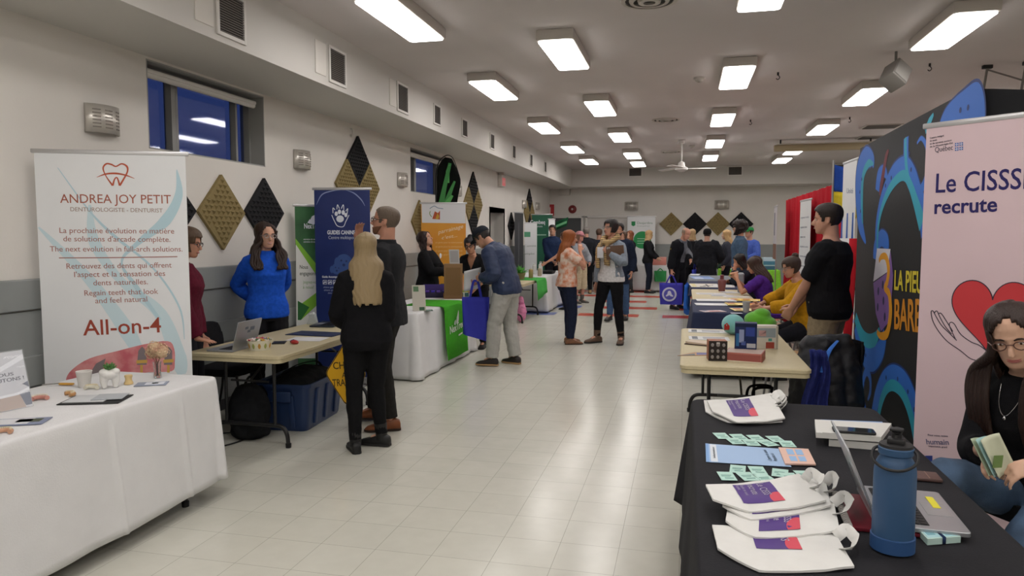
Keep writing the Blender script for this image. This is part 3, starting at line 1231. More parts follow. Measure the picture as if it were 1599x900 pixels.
# ================================================================== things fixed to the walls and ceiling
m_steel = mat('brushed steel', '#a9a9a9', rough=0.3, metal=1)
m_dark = plastic('#1c1c1e', 0.6)
ORD = ['first', 'second', 'third', 'fourth', 'fifth', 'sixth', 'seventh', 'eighth', 'ninth']


def onX(o, px, py, X):
    p = atX(px, py, X)
    o.location = p
    return o


# ---- louvred vents on the bulkhead
def vent_parts(root, w, h, n, wall='X'):
    b = MB()
    t = 0.028
    for yy, zz, sy, sz in ((-w / 2 - t / 2, 0, t, h + 2 * t), (w / 2 + t / 2, 0, t, h + 2 * t), (0, h / 2 + t / 2, w, t), (0, -h / 2 - t / 2, w, t)):
        b.box((0.008, yy, zz), (0.016, sy, sz), bev=0.003)
    b.build('vent_frame', m_white, root)
    MB().box((0.001, 0, 0), (0.002, w, h)).build('backing', mat('vent dark', '#3a3836', rough=0.8), root)
    b = MB()
    for k in range(n):
        z = -h / 2 + (k + 0.5) * h / n
        b.box((0.007, 0, z), (0.012, w, h / n * 0.42), rot=Matrix.Rotation(0.5, 3, 'Y'))
    b.build('slats', mat('vent slat', '#6f6a66', rough=0.5), root)


v0 = None
vents = [(360, 24), (526, 101), (628, 151), (682, 182), (725, 198), (768, 220), (802, 238), (829, 250), (851, 262)]
for k, (px, py) in enumerate(vents):
    if v0 is None:
        o = v0 = thing('air_vent', 'x', 'vent')
        vent_parts(v0, 0.30, 0.29, 16)
    else:
        o = copy_tree(v0)
    onX(o, px, py, BX)
    o.location.z = 3.24
    if k >= 3:
        o.scale = (1, 0.8, 0.8)
    o['label'] = 'louvred square air vent on the left bulkhead, %s from the front' % ORD[k]
    o['group'] = 'air vents along the bulkhead'
for k, (px, py) in enumerate([(992, 269), (1148, 267), (1314, 264)]):
    o = copy_tree(v0)
    p = atY(px, py, BY)
    o.location = (p.x, BY, p.z)
    o.rotation_euler = (0, 0, -PI / 2)
    o.scale = (1, 1.15, 0.75)
    o['label'] = ['louvred vent on the far bulkhead above the green leaf-logo banner', 'louvred vent on the far bulkhead above the diamond panels', 'louvred vent on the far bulkhead above the blue and yellow flag'][k]
    o['group'] = 'air vents along the bulkhead'
# access panels beside the first vents
for k, (px, py) in enumerate([(318, 8), (500, 88), (613, 140)]):
    p = atX(px, py, BX)
    b = MB()
    b.box((0.004, 0, 0), (0.008, 0.2, 0.3), bev=0.003)
    o = b.build('access_panel', m_wall, None, (BX, p.y, 3.25))
    tag(o, 'flush painted access panel beside the %s bulkhead vent' % ORD[k], 'panel', 'bulkhead access panels')

# ---- curved perforated wall lights
m_sc = mat('sconce metal', '#cfcac2', rough=0.3, metal=0.45)


def sconce_parts(root):
    n = 14
    w, d, h = 0.15, 0.085, 0.10
    pr = [(math.sin(-PI / 2 + PI * k / n) * w, math.cos(-PI / 2 + PI * k / n) * d) for k in range(n + 1)]
    b = MB()
    b.loft([[V((x + 0.004, y, z)) for y, x in pr] for z in (-h, h)], caps=False, closed=False)
    b.build('curved_shade', m_sc, root, solid=0.004, solid_off=0)
    MB().box((0.006, 0, 0), (0.012, 0.24, 0.17), bev=0.004).build('back_plate', m_white, root)
    b = MB()
    for j in range(6):
        z = -h * 0.62 + j * h * 1.24 / 5
        for k in range(3, 12):
            a = -PI / 2 + PI * k / n
            if k % 3 == 2:
                continue
            c = V((math.cos(a) * d + 0.007, math.sin(a) * w, z))
            b.box(c, (0.004, 0.028, 0.008), rot=Matrix.Rotation(a * 0.9, 3, 'Z'))
    b.build('slot_pattern', mat('sconce slot', '#857e76', rough=0.5), root)


s0 = None
SCN = [(157, 188, 'above the dentures banner'), (469, 250, 'above the black diamond panel by the guide-dog banner'), (626, 281, 'left of the far high window'), (713, 298, 'right of the green feather flag'),
       (817, 319, 'just left of the farthest diamond cluster'), (838, 322, 'beyond the farthest diamond cluster')]
for px, py, w in SCN:
    if s0 is None:
        o = s0 = thing('wall_light', 'x', 'wall light')
        sconce_parts(s0)
    else:
        o = copy_tree(s0)
    onX(o, px, py, WX)
    o.location.x = WX
    o['label'] = 'perforated metal wall light, left wall, ' + w
    o['group'] = 'wall lights'
for px, py, w in ((986, 322, 'above the leaf-logo banner'), (1127, 320, 'above the diamond panels')):
    o = copy_tree(s0)
    p = atY(px, py, FY)
    o.location = (p.x, FY, p.z)
    o.rotation_euler = (0, 0, -PI / 2)
    o.scale = (1.5, 1.35, 1.25)
    o['label'] = 'curved metal wall light on the far wall, ' + w
    o['group'] = 'wall lights'

# ---- diamond acoustic foam panels
m_gold = mat('gold foam', '#8a7a52', rough=0.9, var=0.08, scale=30)
m_blk = mat('black foam', '#1d1d20', rough=0.9)


def foam(h, N, near):
    """square foam tile set on its corner, with rows of small pyramids"""
    b = MB()
    T = 0.03
    b.prism([(0, -h), (h, 0), (0, h), (-h, 0)], 0.0, T)
    if near:
        st = 2 * h / N
        for j in range(-N, N + 1):
            for i in range(-N, N + 1):
                cy = (i + (0.5 if j % 2 else 0)) * st * 0.9
                cz = j * st * 0.62
                if abs(cy) + abs(cz) > h - st * 0.42:
                    continue
                r = st * 0.40
                p = [V((cy - r, cz + r * 0.6, T - 0.002)), V((cy + r, cz + r * 0.6, T - 0.002)), V((cy, cz - r * 0.8, T - 0.002)), V((cy, cz + 0.1 * r, T + 0.022))]
                b.faces(p, [(0, 1, 3), (1, 2, 3), (2, 0, 3)])
    return b


def panel(px, py, X, m, label, h=0.335, Y=None, z=None, near=True, N=9, far=False):
    if not far:
        yy = Y if Y is not None else atX(px, py, WX).y
        zz = z if z is not None else atX(px, py, WX).z
        o = foam(h - 0.006, N, near).build('acoustic_panel', m, None, smooth=False)
        o.matrix_world = Matrix.Translation((WX + 0.001, yy, zz)) @ Matrix(((0, 0, 1, 0), (1, 0, 0, 0), (0, 1, 0, 0), (0, 0, 0, 1)))
    else:
        p = atY(px, py, FY)
        o = foam(h - 0.006, N, near).build('acoustic_panel', m, None, smooth=False)
        o.matrix_world = Matrix.Translation((p.x, FY - 0.001, p.z)) @ Matrix(((1, 0, 0, 0), (0, 0, -1, 0), (0, 1, 0, 0), (0, 0, 0, 1)))
    tag(o, label, 'acoustic panel', 'diamond acoustic panels')
    return o


panel(344, 332, WX, m_gold, 'gold diamond foam panel left of the woman in blue', h=0.35)
panel(411, 332, WX, m_blk, 'black diamond foam panel behind the head of the woman in blue', h=0.35)
panel(0, 0, WX, m_blk, 'black diamond foam panel half hidden by the dentures banner', h=0.35, Y=5.15, z=1.82)
panel(0, 0, WX, m_gold, 'gold diamond foam panel cut by the photo edge, above the grey rail', h=0.35, Y=3.27, z=2.20)


def cluster(Y, z, h, where, N=9):
    panel(0, 0, 0, m_blk, 'topmost black diamond foam panel of the cluster ' + where, h, Y, z + h, N=N)
    panel(0, 0, 0, m_gold, 'gold diamond foam panel nearer the viewer in the cluster ' + where, h, Y - h, z, N=N)
    panel(0, 0, 0, m_gold, 'gold diamond foam panel farther off in the cluster ' + where, h, Y + h, z, N=N)
    panel(0, 0, 0, m_blk, 'lowest black diamond foam panel of the cluster ' + where, h, Y, z - h, N=N)


cluster(8.74, 2.24, 0.325, 'above the guide-dog banner')
cluster(13.98, 2.22, 0.325, 'beside the exit sign', N=7)
cluster(19.35, 2.20, 0.33, 'near the far left corner', N=5)
panel(0, 0, WX, m_gold, 'gold diamond foam panel behind the orange banner', h=0.35, Y=10.95, z=1.82)
panel(0, 0, WX, m_blk, 'black diamond foam panel between the door alcove and the gold one', h=0.34, Y=17.25, z=1.82, N=5)
panel(0, 0, WX, m_gold, 'gold diamond foam panel behind the tall dark banner', h=0.34, Y=18.0, z=1.82, N=5)
for px, m, l in ((1048, m_gold, 'gold diamond foam panel on the far wall, beside the leaf-logo banner'), (1085, m_blk, 'black diamond foam panel on the far wall above the officer'),
                 (1121, m_gold, 'gold diamond foam panel on the far wall above the black beanie'), (1157, m_blk, 'black diamond foam panel on the far wall behind the curly-haired man')):
    panel(px, 350, 0, m, l, h=0.36, far=True, near=True, N=7)

# ---- exit sign and alarms
p = atX(780, 283, WX)
t = thing('exit_sign', 'small pinkish red exit sign under an emergency lamp on the left wall', 'exit sign', (WX, p.y, p.z))
MB().box((0.05, 0, 0), (0.1, 0.32, 0.26), bev=0.01).build('sign_box', plastic('#d8d2cd', 0.5), t)
MB().box((0.103, 0, -0.02), (0.006, 0.27, 0.18)).build('sign_face', mat('exit face', '#d6777a', rough=0.4, emit='#d06a6c', es=0.35), t)
MX = Matrix.Translation((0.108, 0, -0.045)) @ Matrix.Rotation(PI / 2, 4, 'Z') @ Matrix.Rotation(PI / 2, 4, 'X')
text('EXIT', 0.09, ink('#f0dcdc'), t, MX)
MB().box((0.07, 0, 0.17), (0.12, 0.24, 0.09), bev=0.015).build('emergency_lamp', plastic('#cfcac4', 0.5), t)
p = atY(858, 330, FY)
t = thing('fire_sign', 'red square fire-equipment sign on the far wall', 'sign', (p.x, FY, p.z))
MB().box((0, -0.015, 0), (0.3, 0.03, 0.42), bev=0.006).build('sign_board', ink('#b2363a'), t)
MB().box((0, -0.032, 0.02), (0.08, 0.006, 0.2), bev=0.002).build('extinguisher_symbol', ink('#eed9d6'), t)
p = atY(894, 327, FY)
t = thing('fire_alarm', 'round red fire alarm bell on the far wall', 'fire alarm', (p.x, FY, p.z))
MB().lathe([(0.005, 0.075), (0.06, 0.07), (0.11, 0.05), (0.13, 0.02), (0.13, 0)], 20, M=Matrix.Rotation(PI / 2, 4, 'X')).build('bell', plastic('#7d2b2c', 0.4), t)
MB().lathe([(0.004, 0.10), (0.03, 0.095), (0.035, 0.06)], 12, M=Matrix.Rotation(PI / 2, 4, 'X')).build('bell_cap', plastic('#c9c0ba', 0.4), t)
p = atY(882, 300, FY)
t = thing('emergency_light', 'white emergency light box high in the far left corner', 'emergency light', (p.x, FY, p.z))
MB().box((0, -0.06, 0), (0.34, 0.12, 0.2), bev=0.02).build('battery_box', plastic('#cbc6c0', 0.5), t)
b = MB()
for sx in (-0.1, 0.1):
    b.lathe([(0.03, 0), (0.06, 0.03), (0.062, 0.08), (0.05, 0.085)], 14, c=(sx, -0.06, 0.16), M=Matrix.Rotation(PI / 2, 4, 'X'))
b.build('lamp_heads', plastic('#e0dcd6', 0.4), t)

# small hook high on the left wall
p = atX(547, 206, WX)
b = MB()
b.tube(catmull([(WX, p.y, p.z + 0.04), (WX + 0.03, p.y, p.z + 0.03), (WX + 0.035, p.y, p.z - 0.03), (WX + 0.012, p.y, p.z - 0.06), (WX + 0.004, p.y, p.z - 0.03)], 5), 0.008, 8)
tag(b.build('wall_hook', m_white), 'small white hook on the left wall above the diamond cluster', 'hook')

# ---- ceiling items
cf = thing('ceiling_fan', 'white three-blade ceiling fan hanging on a rod near the far wall', 'ceiling fan', (atz(1065, 224, CZ).x, 15.4, CZ))
hz = -0.56
MB().lathe([(0.02, 0), (0.07, -0.01), (0.06, -0.07), (0.02, -0.09)], 16).build('canopy', m_white, cf)
MB().tube([(0, 0, -0.06), (0, 0, hz + 0.1)], 0.016, 10).build('rod', m_white, cf)
MB().lathe([(0.02, hz + 0.12), (0.06, hz + 0.1), (0.075, hz + 0.02), (0.13, hz - 0.01), (0.13, hz - 0.05), (0.05, hz - 0.09), (0.01, hz - 0.095)], 20).build('motor', m_white, cf)
for k in range(3):
    a = 0.05 + k * 2 * PI / 3
    b = MB()
    M = Matrix.Rotation(a, 4, 'Z') @ Matrix.Rotation(0.15, 4, 'X')
    b.prism([(0.12, -0.03), (0.3, -0.06), (0.66, -0.065), (0.69, -0.04), (0.69, 0.04), (0.66, 0.065), (0.3, 0.06), (0.12, 0.03)], hz - 0.03, hz - 0.022, M)
    b.build('fan_blade', m_white, cf)

p = atz(1398, 118, 3.30)
t = thing('ceiling_speaker', 'small grey loudspeaker tilted on a ceiling bracket', 'speaker', (p.x, p.y, CZ))
M = Matrix.Translation((0, 0, -0.25)) @ Matrix.Rotation(R(20), 4, 'Z') @ Matrix.Rotation(R(38), 4, 'Y') @ Matrix.Rotation(R(-25), 4, 'X')
b = MB()
b.box((0, 0, 0), (0.2, 0.2, 0.26), bev=0.015)
b.bm.transform(M)
b.build('cabinet', plastic('#8b8783', 0.6), t)
b = MB()
b.box((0, -0.104, 0), (0.17, 0.01, 0.22), bev=0.004)
b.bm.transform(M)
b.build('grille', mat('speaker grille', '#a5a29d', rough=0.7, bump=0.4, bscale=300), t)
MB().tube([(0, 0, 0), (0, 0, -0.08), (0.02, 0.02, -0.18)], 0.014, 8).build('bracket', plastic('#77736f', 0.5), t)

for px, py, l in ((1092, 121, 'between the second and third light rows'), (1080, 227, 'just behind the ceiling fan rod')):
    p = atz(px, py, CZ)
    t = thing('smoke_detector', 'round white smoke detector on the ceiling ' + l, 'smoke detector', (p.x, p.y, CZ), group='smoke detectors')
    MB().lathe([(0.01, -0.055), (0.04, -0.05), (0.055, -0.03), (0.07, -0.025), (0.072, 0)], 20).build('detector_body', m_lbody, t)
    MB().lathe([(0.004, -0.062), (0.02, -0.06), (0.02, -0.05)], 12).build('detector_cap', plastic('#9a948e', 0.5), t)
for px, py, l in ((1040, 187, 'between the light rows in mid hall'), (1014, 0, 'cut by the top edge of the photo'), (1048, 237, 'close to the ceiling fan')):
    p = atz(px, py, CZ)
    t = thing('ceiling_diffuser', 'round flush air diffuser in the ceiling, ' + l, 'air diffuser', (p.x, p.y, CZ), group='round ceiling diffusers')
    b = MB()
    for r0, r1, z in ((0.24, 0.2, -0.012), (0.17, 0.13, -0.02), (0.1, 0.05, -0.026)):
        b.lathe([(r0, 0), (r0 - 0.01, z), (r1, z), (r1 + 0.01, 0)], 28, caps=False)
    b.build('rings', m_lbody, t)
    MB().lathe([(0.001, -0.003), (0.2, -0.003)], 28, caps=False).build('throat', mat('vent dark', '#3a3836', rough=0.8), t)
for k, (px, py) in enumerate([(1215, 113), (1452, 99), (1172, 187), (1327, 183)]):
    p = atz(px, py, CZ)
    b = MB()
    b.tube([(p.x, p.y, CZ), (p.x, p.y, CZ - 0.035)], 0.012, 8)
    b.tube(catmull([(p.x, p.y, CZ - 0.03), (p.x + 0.02, p.y, CZ - 0.06), (p.x, p.y, CZ - 0.085), (p.x - 0.02, p.y, CZ - 0.07)], 4), 0.005, 6)
    tag(b.build('ceiling_hook', m_dark), 'small dark hook in the ceiling ' + ['right of the third light row near the front', 'right of the hanging loudspeaker', 'right of the third light row in mid hall', 'between the two right-hand lights in mid hall'][k], 'hook', 'ceiling hooks')
# projection screen case
t = thing('projection_screen_case', 'long beige roll-up projection screen case under the ceiling', 'screen case', (2.72, 15.9, 3.38))
b = MB()
b.box((0, 0, 0), (1.95, 0.14, 0.13), bev=0.02)
b.build('case', mat('beige case', '#a8997a', rough=0.5), t)
MB().box((0, -0.02, 0.075), (1.85, 0.12, 0.02)).build('case_lid', mat('case lid', '#c9c2b6', rough=0.5), t)
b = MB()
for sx in (-0.85, 0.85):
    b.box((sx, 0, 0.12), (0.03, 0.03, 0.10))
b.build('hanger', m_dark, t)
for px, py, l in ((1376, 197, 'nearer'), (1366, 214, 'farther')):
    p = atz(px, py, CZ)
    t = thing('ceiling_grille', 'flat rectangular grey ceiling grille near the tentacle stand, the %s of two' % l, 'vent', (p.x, p.y, CZ), group='ceiling grilles')
    MB().box((0, 0, -0.006), (0.62, 0.5, 0.012), bev=0.003).build('grille_frame', m_lbody, t)
    b = MB()
    for k in range(9):
        b.box((0, -0.2 + k * 0.05, -0.016), (0.54, 0.02, 0.012))
    b.build('slats', mat('vent slat', '#6f6a66', rough=0.5), t)
# steel pipework behind the tentacle stand
p0 = atz(1541, 120, 3.42)
t = thing('ceiling_pipe_bracket', 'thin dark cables and brackets hung from the ceiling behind the tentacle stand', 'bracket', (p0.x, p0.y, CZ))
b = MB()
b.box((0, 0, -0.02), (0.1, 0.06, 0.04), bev=0.005)
b.build('ceiling_plate', m_dark, t)
MB().box((0.35, -0.1, -0.02), (0.06, 0.06, 0.04), bev=0.005).build('ceiling_plate', m_dark, t)
b = MB()
b.tube([(0, 0, -0.03), (-0.03, 0, -0.3), (0.0, 0, -0.42)], 0.014, 8)
b.tube([(0.35, -0.1, -0.03), (0.3, -0.1, -0.45)], 0.014, 8)
b.tube([(0.0, 0, -0.05), (0.7, -0.2, -0.38)], 0.010, 8)
b.tube([(0.35, -0.1, -0.04), (1.2, -0.4, -0.06)], 0.012, 8)
b.build('rods', plastic('#7b7672', 0.5), t)
# ================================================================== booth kit: roll-up banners, folding tables, cloths
_cap = {}


def ftext(parent, s, p0, p1, cap, m, bold=0.0, y=-0.003, name='lettering', M0=None, shear=0.0):
    """a line of lettering from p0 to p1 (x, z of the baseline ends) with the given capital height"""
    o = text(s, 1.0, m, parent, None, 'LEFT', bold, name=name, shear=shear)
    me = o.data
    xs = [v.co.x for v in me.vertices]
    x0, x1 = min(xs), max(xs)
    w = V((p1[0] - p0[0], 0, p1[1] - p0[1]))
    L = w.length
    ang = math.atan2(w.z, w.x)
    M = (M0 or Matrix()) @ Matrix.Translation((p0[0], y, p0[1])) @ Matrix.Rotation(-ang, 4, 'Y') @ Matrix.Rotation(PI / 2, 4, 'X') @ Matrix.Diagonal((L / (x1 - x0), cap / 0.70, 1, 1)) @ Matrix.Translation((-x0, 0, 0))
    me.transform(M)
    return o


class Upright:
    """an upright flat thing between two floor points; local x runs from A to B as seen from the front (-y)"""

    def __init__(s, name, label, cat, A, B, group=None):
        s.A, s.B = V((A[0], A[1], 0)), V((B[0], B[1], 0))
        d = s.B - s.A
        s.w = d.length
        s.rz = math.atan2(d.y, d.x)
        mid = (s.A + s.B) / 2
        s.root = thing(name, label, cat, mid, s.rz, group)
        s.M = Matrix.Translation(mid) @ Matrix.Rotation(s.rz, 4, 'Z')
        s.I = s.M.inverted()

    def loc(s, px, py, y=-0.003):
        o, d = s.I @ _O, s.I.to_3x3() @ _ray(px, py)
        p = o + d * ((y - o.y) / d.y)
        return (p.x, p.z)

    def t(s, st, a, b, cappx, m, bold=0.0, **k):
        pa, pb = s.loc(*a), s.loc(*b)
        cap = abs(s.loc(a[0], a[1] - cappx)[1] - pa[1])
        return ftext(s.root, st, pa, pb, cap, m, bold, **k)

    def pts(s, L):
        return [s.loc(*p) for p in L]


def rollup(label, A, B, z1, face, group='roll-up banners', z0=0.09):
    u = Upright('rollup_banner', label, 'banner', A, B, group)
    w = u.w / 2
    MB().box((0, 0, (z0 + z1) / 2), (2 * w - 0.02, 0.004, z1 - z0)).build('printed_panel', face, u.root, smooth=False)
    b = MB()
    b.box((0, 0.004, z1 + 0.008), (2 * w + 0.02, 0.022, 0.028), bev=0.006)
    b.build('top_rail', mat('banner aluminium', '#c9c9cb', rough=0.35, metal=0.6), u.root)
    b = MB()
    b.box((0, 0.01, 0.05), (2 * w + 0.02, 0.10, 0.075), bev=0.02)
    b.build('base_cassette', mat('banner aluminium dark', '#9a9a9c', rough=0.35, metal=0.6), u.root)
    MB().tube([(0, 0.03, 0.06), (0, 0.014, z1)], 0.009, 8).build('support_pole', mat('banner aluminium', '#c9c9cb'), u.root)
    for sx in (-1, 1):
        MB().box((sx * w * 0.7, 0.02, 0.008), (0.035, 0.34, 0.016), bev=0.005).build('swing_foot', mat('banner aluminium dark', '#9a9a9c'), u.root)
    u.z1 = z1
    return u


m_top = mat('beige blow-moulded plastic', '#c3b795', rough=0.5, var=0.03, scale=60, bump=0.08, bscale=300)
m_leg = mat('black powder coat', '#1b1b1d', rough=0.35)


def folding_table(label, x0, x1, y0, y1, rz=0.0, group='folding tables', top=True, z=0.74, legs=True):
    cx, cy = (x0 + x1) / 2, (y0 + y1) / 2
    t = thing('folding_table', label, 'table', (cx, cy, 0), rz, group)
    hx, hy = (x1 - x0) / 2, (y1 - y0) / 2
    b = MB()
    o = rrect(-hx, hx, -hy, hy, 0.06, 5)
    i = rrect(-hx + 0.008, hx - 0.008, -hy + 0.008, hy - 0.008, 0.054, 5)
    k = rrect(-hx + 0.02, hx - 0.02, -hy + 0.02, hy - 0.02, 0.05, 5)
    b.loft([[V((p[0], p[1], zz)) for p in q] for q, zz in ((k, z - 0.058), (i, z - 0.058), (i, z - 0.030), (o, z - 0.026), (o, z - 0.006), (i, z))])
    b.build('table_top', m_top, t, ang=35)
    if legs:
        for sy in (-1, 1):
            yy = sy * (hy - 0.22)
            f = thing('leg_frame', None, None)
            f.parent = t
            b = MB()
            for sx in (-1, 1):
                b = MB()
                b.tube([(sx * 0.20 * hx / 0.38, yy, z - 0.06), (sx * 0.20 * hx / 0.38, yy, 0.16)], 0.0135, 10)
                b.build('leg', m_leg, f)
            b = MB()
            w = hx * 0.80
            b.tube(catmull([(-w, yy, 0.012), (-w + 0.01, yy, 0.10), (-w + 0.05, yy, 0.155), (-w + 0.14, yy, 0.165), (0, yy, 0.165), (w - 0.14, yy, 0.165), (w - 0.05, yy, 0.155), (w - 0.01, yy, 0.10), (w, yy, 0.012)], 5), 0.0165, 10)
            b.build('foot_bar', m_leg, f)
            for sx in (-1, 1):
                MB().lathe([(0.02, 0), (0.022, 0.03), (0.019, 0.035)], 12, c=(sx * w, yy, 0)).build('rubber_foot', plastic('#0e0e0f', 0.8), f)
            b = MB()
            b.tube([(-0.16, yy, 0.50), (0.16, yy, 0.50)], 0.009, 8)
            b.tube([(0, yy, 0.50), (0, yy - sy * 0.36, z - 0.06)], 0.008, 8)
            b.build('leg_brace', m_leg, f)
    return t


def drape(name, label, x0, x1, y0, y1, z, hem, m, amp=0.02, seed=1, cat='tablecloth', rz=0.0, sides=None, flare=0.03, group=None, n=220, lift=0.006, rc=0.045, corn=0.05, creases=()):
    """cloth laid over a table: flat top, rounded edge and hanging folds; hem may be a function of (x, y)"""
    cx, cy = (x0 + x1) / 2, (y0 + y1) / 2
    hx, hy = (x1 - x0) / 2 + 0.008, (y1 - y0) / 2 + 0.008
    rr = random.Random(seed)
    ph = [rr.uniform(0, 6.28) for _ in range(6)]
    base = rrect(-hx, hx, -hy, hy, rc, 6)
    per = []
    m_ = len(base)
    L = [(V((*base[(i + 1) % m_], 0)) - V((*base[i], 0))).length for i in range(m_)]
    tot = sum(L)
    i, acc = 0, 0
    for k in range(n):
        s_ = tot * k / n
        while acc + L[i] < s_:
            acc += L[i]
            i += 1
        f = (s_ - acc) / L[i]
        a, b_ = V((*base[i], 0)), V((*base[(i + 1) % m_], 0))
        per.append((a + (b_ - a) * f, s_))
    b = MB()
    rings = []
    ztop = z + lift
    prof = [(-0.02, 0.0), (-0.004, -0.001), (0.004, -0.006), (0.008, -0.018)] + [(None, q) for q in (0.06, 0.14, 0.24, 0.36, 0.48, 0.6, 0.72, 0.84, 0.93, 1.0)]
    for off, dz in prof:
        ring = []
        for p, s_ in per:
            nx = max(0, abs(p.x) - (hx - rc)) * math.copysign(1, p.x)
            ny = max(0, abs(p.y) - (hy - rc)) * math.copysign(1, p.y)
            nrm = V((nx, ny, 0))
            if nrm.length < 1e-6:
                nrm = V((0, 0, 0))
            else:
                nrm.normalize()
            if abs(p.x) >= hx - 1e-4:
                nrm = V((math.copysign(1, p.x), 0, 0))
            elif abs(p.y) >= hy - 1e-4:
                nrm = V((0, math.copysign(1, p.y), 0))
            corner = min(1, (abs(nx) * abs(ny)) / (rc * rc) * 4) if rc else 0
            if off is not None:
                q = p + nrm * off
                ring.append(V((q.x, q.y, ztop + dz)))
            else:
                h = hem(cx + p.x, cy + p.y) if callable(hem) else hem
                zz = ztop - 0.018 - (ztop - 0.018 - h) * dz
                wv = math.sin(s_ * 11 + ph[0]) * 0.5 + math.sin(s_ * 19 + ph[1] + dz) * 0.28 + math.sin(s_ * 5.1 + ph[2]) * 0.35
                o_ = 0.010 + flare * dz + amp * dz * (wv + 0.25) + corner * corn * dz
                for yc in creases:
                    if p.x > hx - 1e-3:
                        o_ += 0.012 * math.exp(-((p.y + cy - yc - 0.05 * dz) / 0.014) ** 2) * min(1, dz * 6)
                o_ = max(o_, 0.006)
                q = p + nrm * o_
                ring.append(V((q.x, q.y, zz)))
        rings.append(ring)
    vs = b.loft(rings, caps=False)
    f = b.bm.faces.new(list(reversed(vs[0])))
    o = b.build(name, m, None, (cx, cy, 0), rz, ang=180)
    md = o.modifiers.new('thick', 'SOLIDIFY')
    md.thickness = 0.002
    md.offset = -1
    if label:
        tag(o, label, cat, group)
    return o


# ================================================================== booth 1: dentures
m_bwhite = mat('banner white', '#e2e4e6', rough=0.45, var=0.015, scale=3)
U = rollup('white denturist banner reading ANDREA JOY PETIT with a tooth logo', (-4.03, 3.80), (-3.21, 4.20), 2.14, m_bwhite)
bA = U
cR, cG, cT = ink('#a4604e'), ink('#a08a80'), ink('#a36e66')
# pale blue swooshes
c1, c2 = ink('#b4d0da'), ink('#c6dbe2')


def rib(U, b, pts, w, y=-0.0028):
    ribbon(b, U.pts(pts), w, y)


for k, (c_, q, w_) in enumerate(((c2, [(60, 355), (105, 400), (150, 450), (200, 520), (232, 585)], [0.01, 0.05, 0.07, 0.10, 0.03]),
                                 (c2, [(140, 320), (148, 380), (190, 440), (250, 490), (278, 560), (284, 585)], [0.015, 0.07, 0.05, 0.08, 0.11, 0.05]),
                                 (c1, [(276, 265), (279, 305), (258, 345), (215, 380), (190, 410), (214, 450), (250, 500)], [0.004, 0.05, 0.07, 0.03, 0.012, 0.03, 0.02]),
                                 (c1, [(90, 262), (140, 330), (180, 370), (240, 420), (280, 480), (288, 530)], [0.004, 0.01, 0.02, 0.012, 0.012, 0.004]))):
    b = MB()
    rib(U, b, q, w_, -0.0026 - 0.0001 * k)
    b.build('swoosh_print', c_, U.root, smooth=False)
U.t('ANDREA JOY PETIT', (94, 317), (267, 318), 14, cR)
U.t('DENTUROLOGISTE - DENTURIST', (110, 330), (254, 332), 6.5, cG)
for s_, a, c_, h in (('La prochaine évolution en matière', (93, 364), (272, 365), 8.5), ("de solutions d'arcade complète.", (99, 377), (266, 378), 8.5),
                     ('The next evolution in full-arch solutions.', (78, 393), (285, 393), 8.5), ('Retrouvez des dents qui offrent', (104, 420), (268, 418), 8.5),
                     ("l'aspect et la sensation des", (116, 433), (258, 431), 8.5), ('dents naturelles.', (146, 446), (231, 444), 8.5),
                     ('Regain teeth that look', (132, 462), (247, 459), 8.5), ('and feel natural', (149, 474), (230, 471), 8.5)):
    U.t(s_, a, c_, h, cT)
U.t('All-on-4', (130, 524), (252, 519), 24, ink('#9a4636'), bold=0.008)
b = MB()
rib(U, b, [(92, 403), (180, 402.5), (277, 401)], 0.006, -0.0032)
b.build('rule_line', cT, U.root, smooth=False)
b = MB()
rib(U, b, [(176, 290), (166, 276), (161, 263), (166, 256), (174, 257), (181, 260), (190, 256), (198, 260), (199, 268), (193, 280), (187, 290)], [0.012, 0.006, 0.009, 0.010, 0.010, 0.008, 0.009, 0.012, 0.009, 0.010, 0.012], -0.0032)
rib(U, b, [(176, 290), (179, 280), (183, 278), (187, 290)], [0.012, 0.008, 0.008, 0.012], -0.0032)
rib(U, b, [(151, 277), (165, 272), (181, 271), (197, 274), (210, 279)], [0.002, 0.010, 0.012, 0.009, 0.002], -0.0034)
b.build('tooth_logo', ink('#b5573f'), U.root, smooth=False)
# printed gums and implants
b = MB()
pp = U.pts([(p.x, p.y) for p in catmull([(103, 594, 0), (112, 578, 0), (140, 560, 0), (185, 548, 0), (225, 538, 0), (262, 533, 0), (272, 545, 0), (273, 566, 0), (268, 580, 0), (230, 582, 0), (180, 592, 0), (140, 600, 0), (110, 605, 0)], 4, True)])
b.face([V((p[0], -0.0034, p[1])) for p in pp])
b.build('gum_print', mat('print gums', '#c0606a', rough=0.55, col2='#d99a98', scale=9), U.root, smooth=False)
for k, q in enumerate(([(214, 570), (216, 548), (222, 541), (228, 548), (229, 570)], [(256, 570), (258, 548), (263, 541), (269, 548), (269, 570)], [(140, 584), (150, 568), (165, 560), (160, 580), (150, 590)],
                      [(213, 568), (230, 567), (230, 562), (213, 563)], [(255, 567), (271, 566), (271, 561), (255, 562)], [(219, 583), (223, 583), (223, 570), (219, 570)], [(261, 582), (265, 582), (265, 570), (261, 570)])):
    b = MB()
    b.face([V((p[0], -0.0037 - 0.0003 * (k > 2), p[1])) for p in U.pts(q)])
    b.build('implant_print' if k < 3 else 'gold_collar_print', ink('#7e7476' if k < 3 else '#c9a252'), U.root, smooth=False)

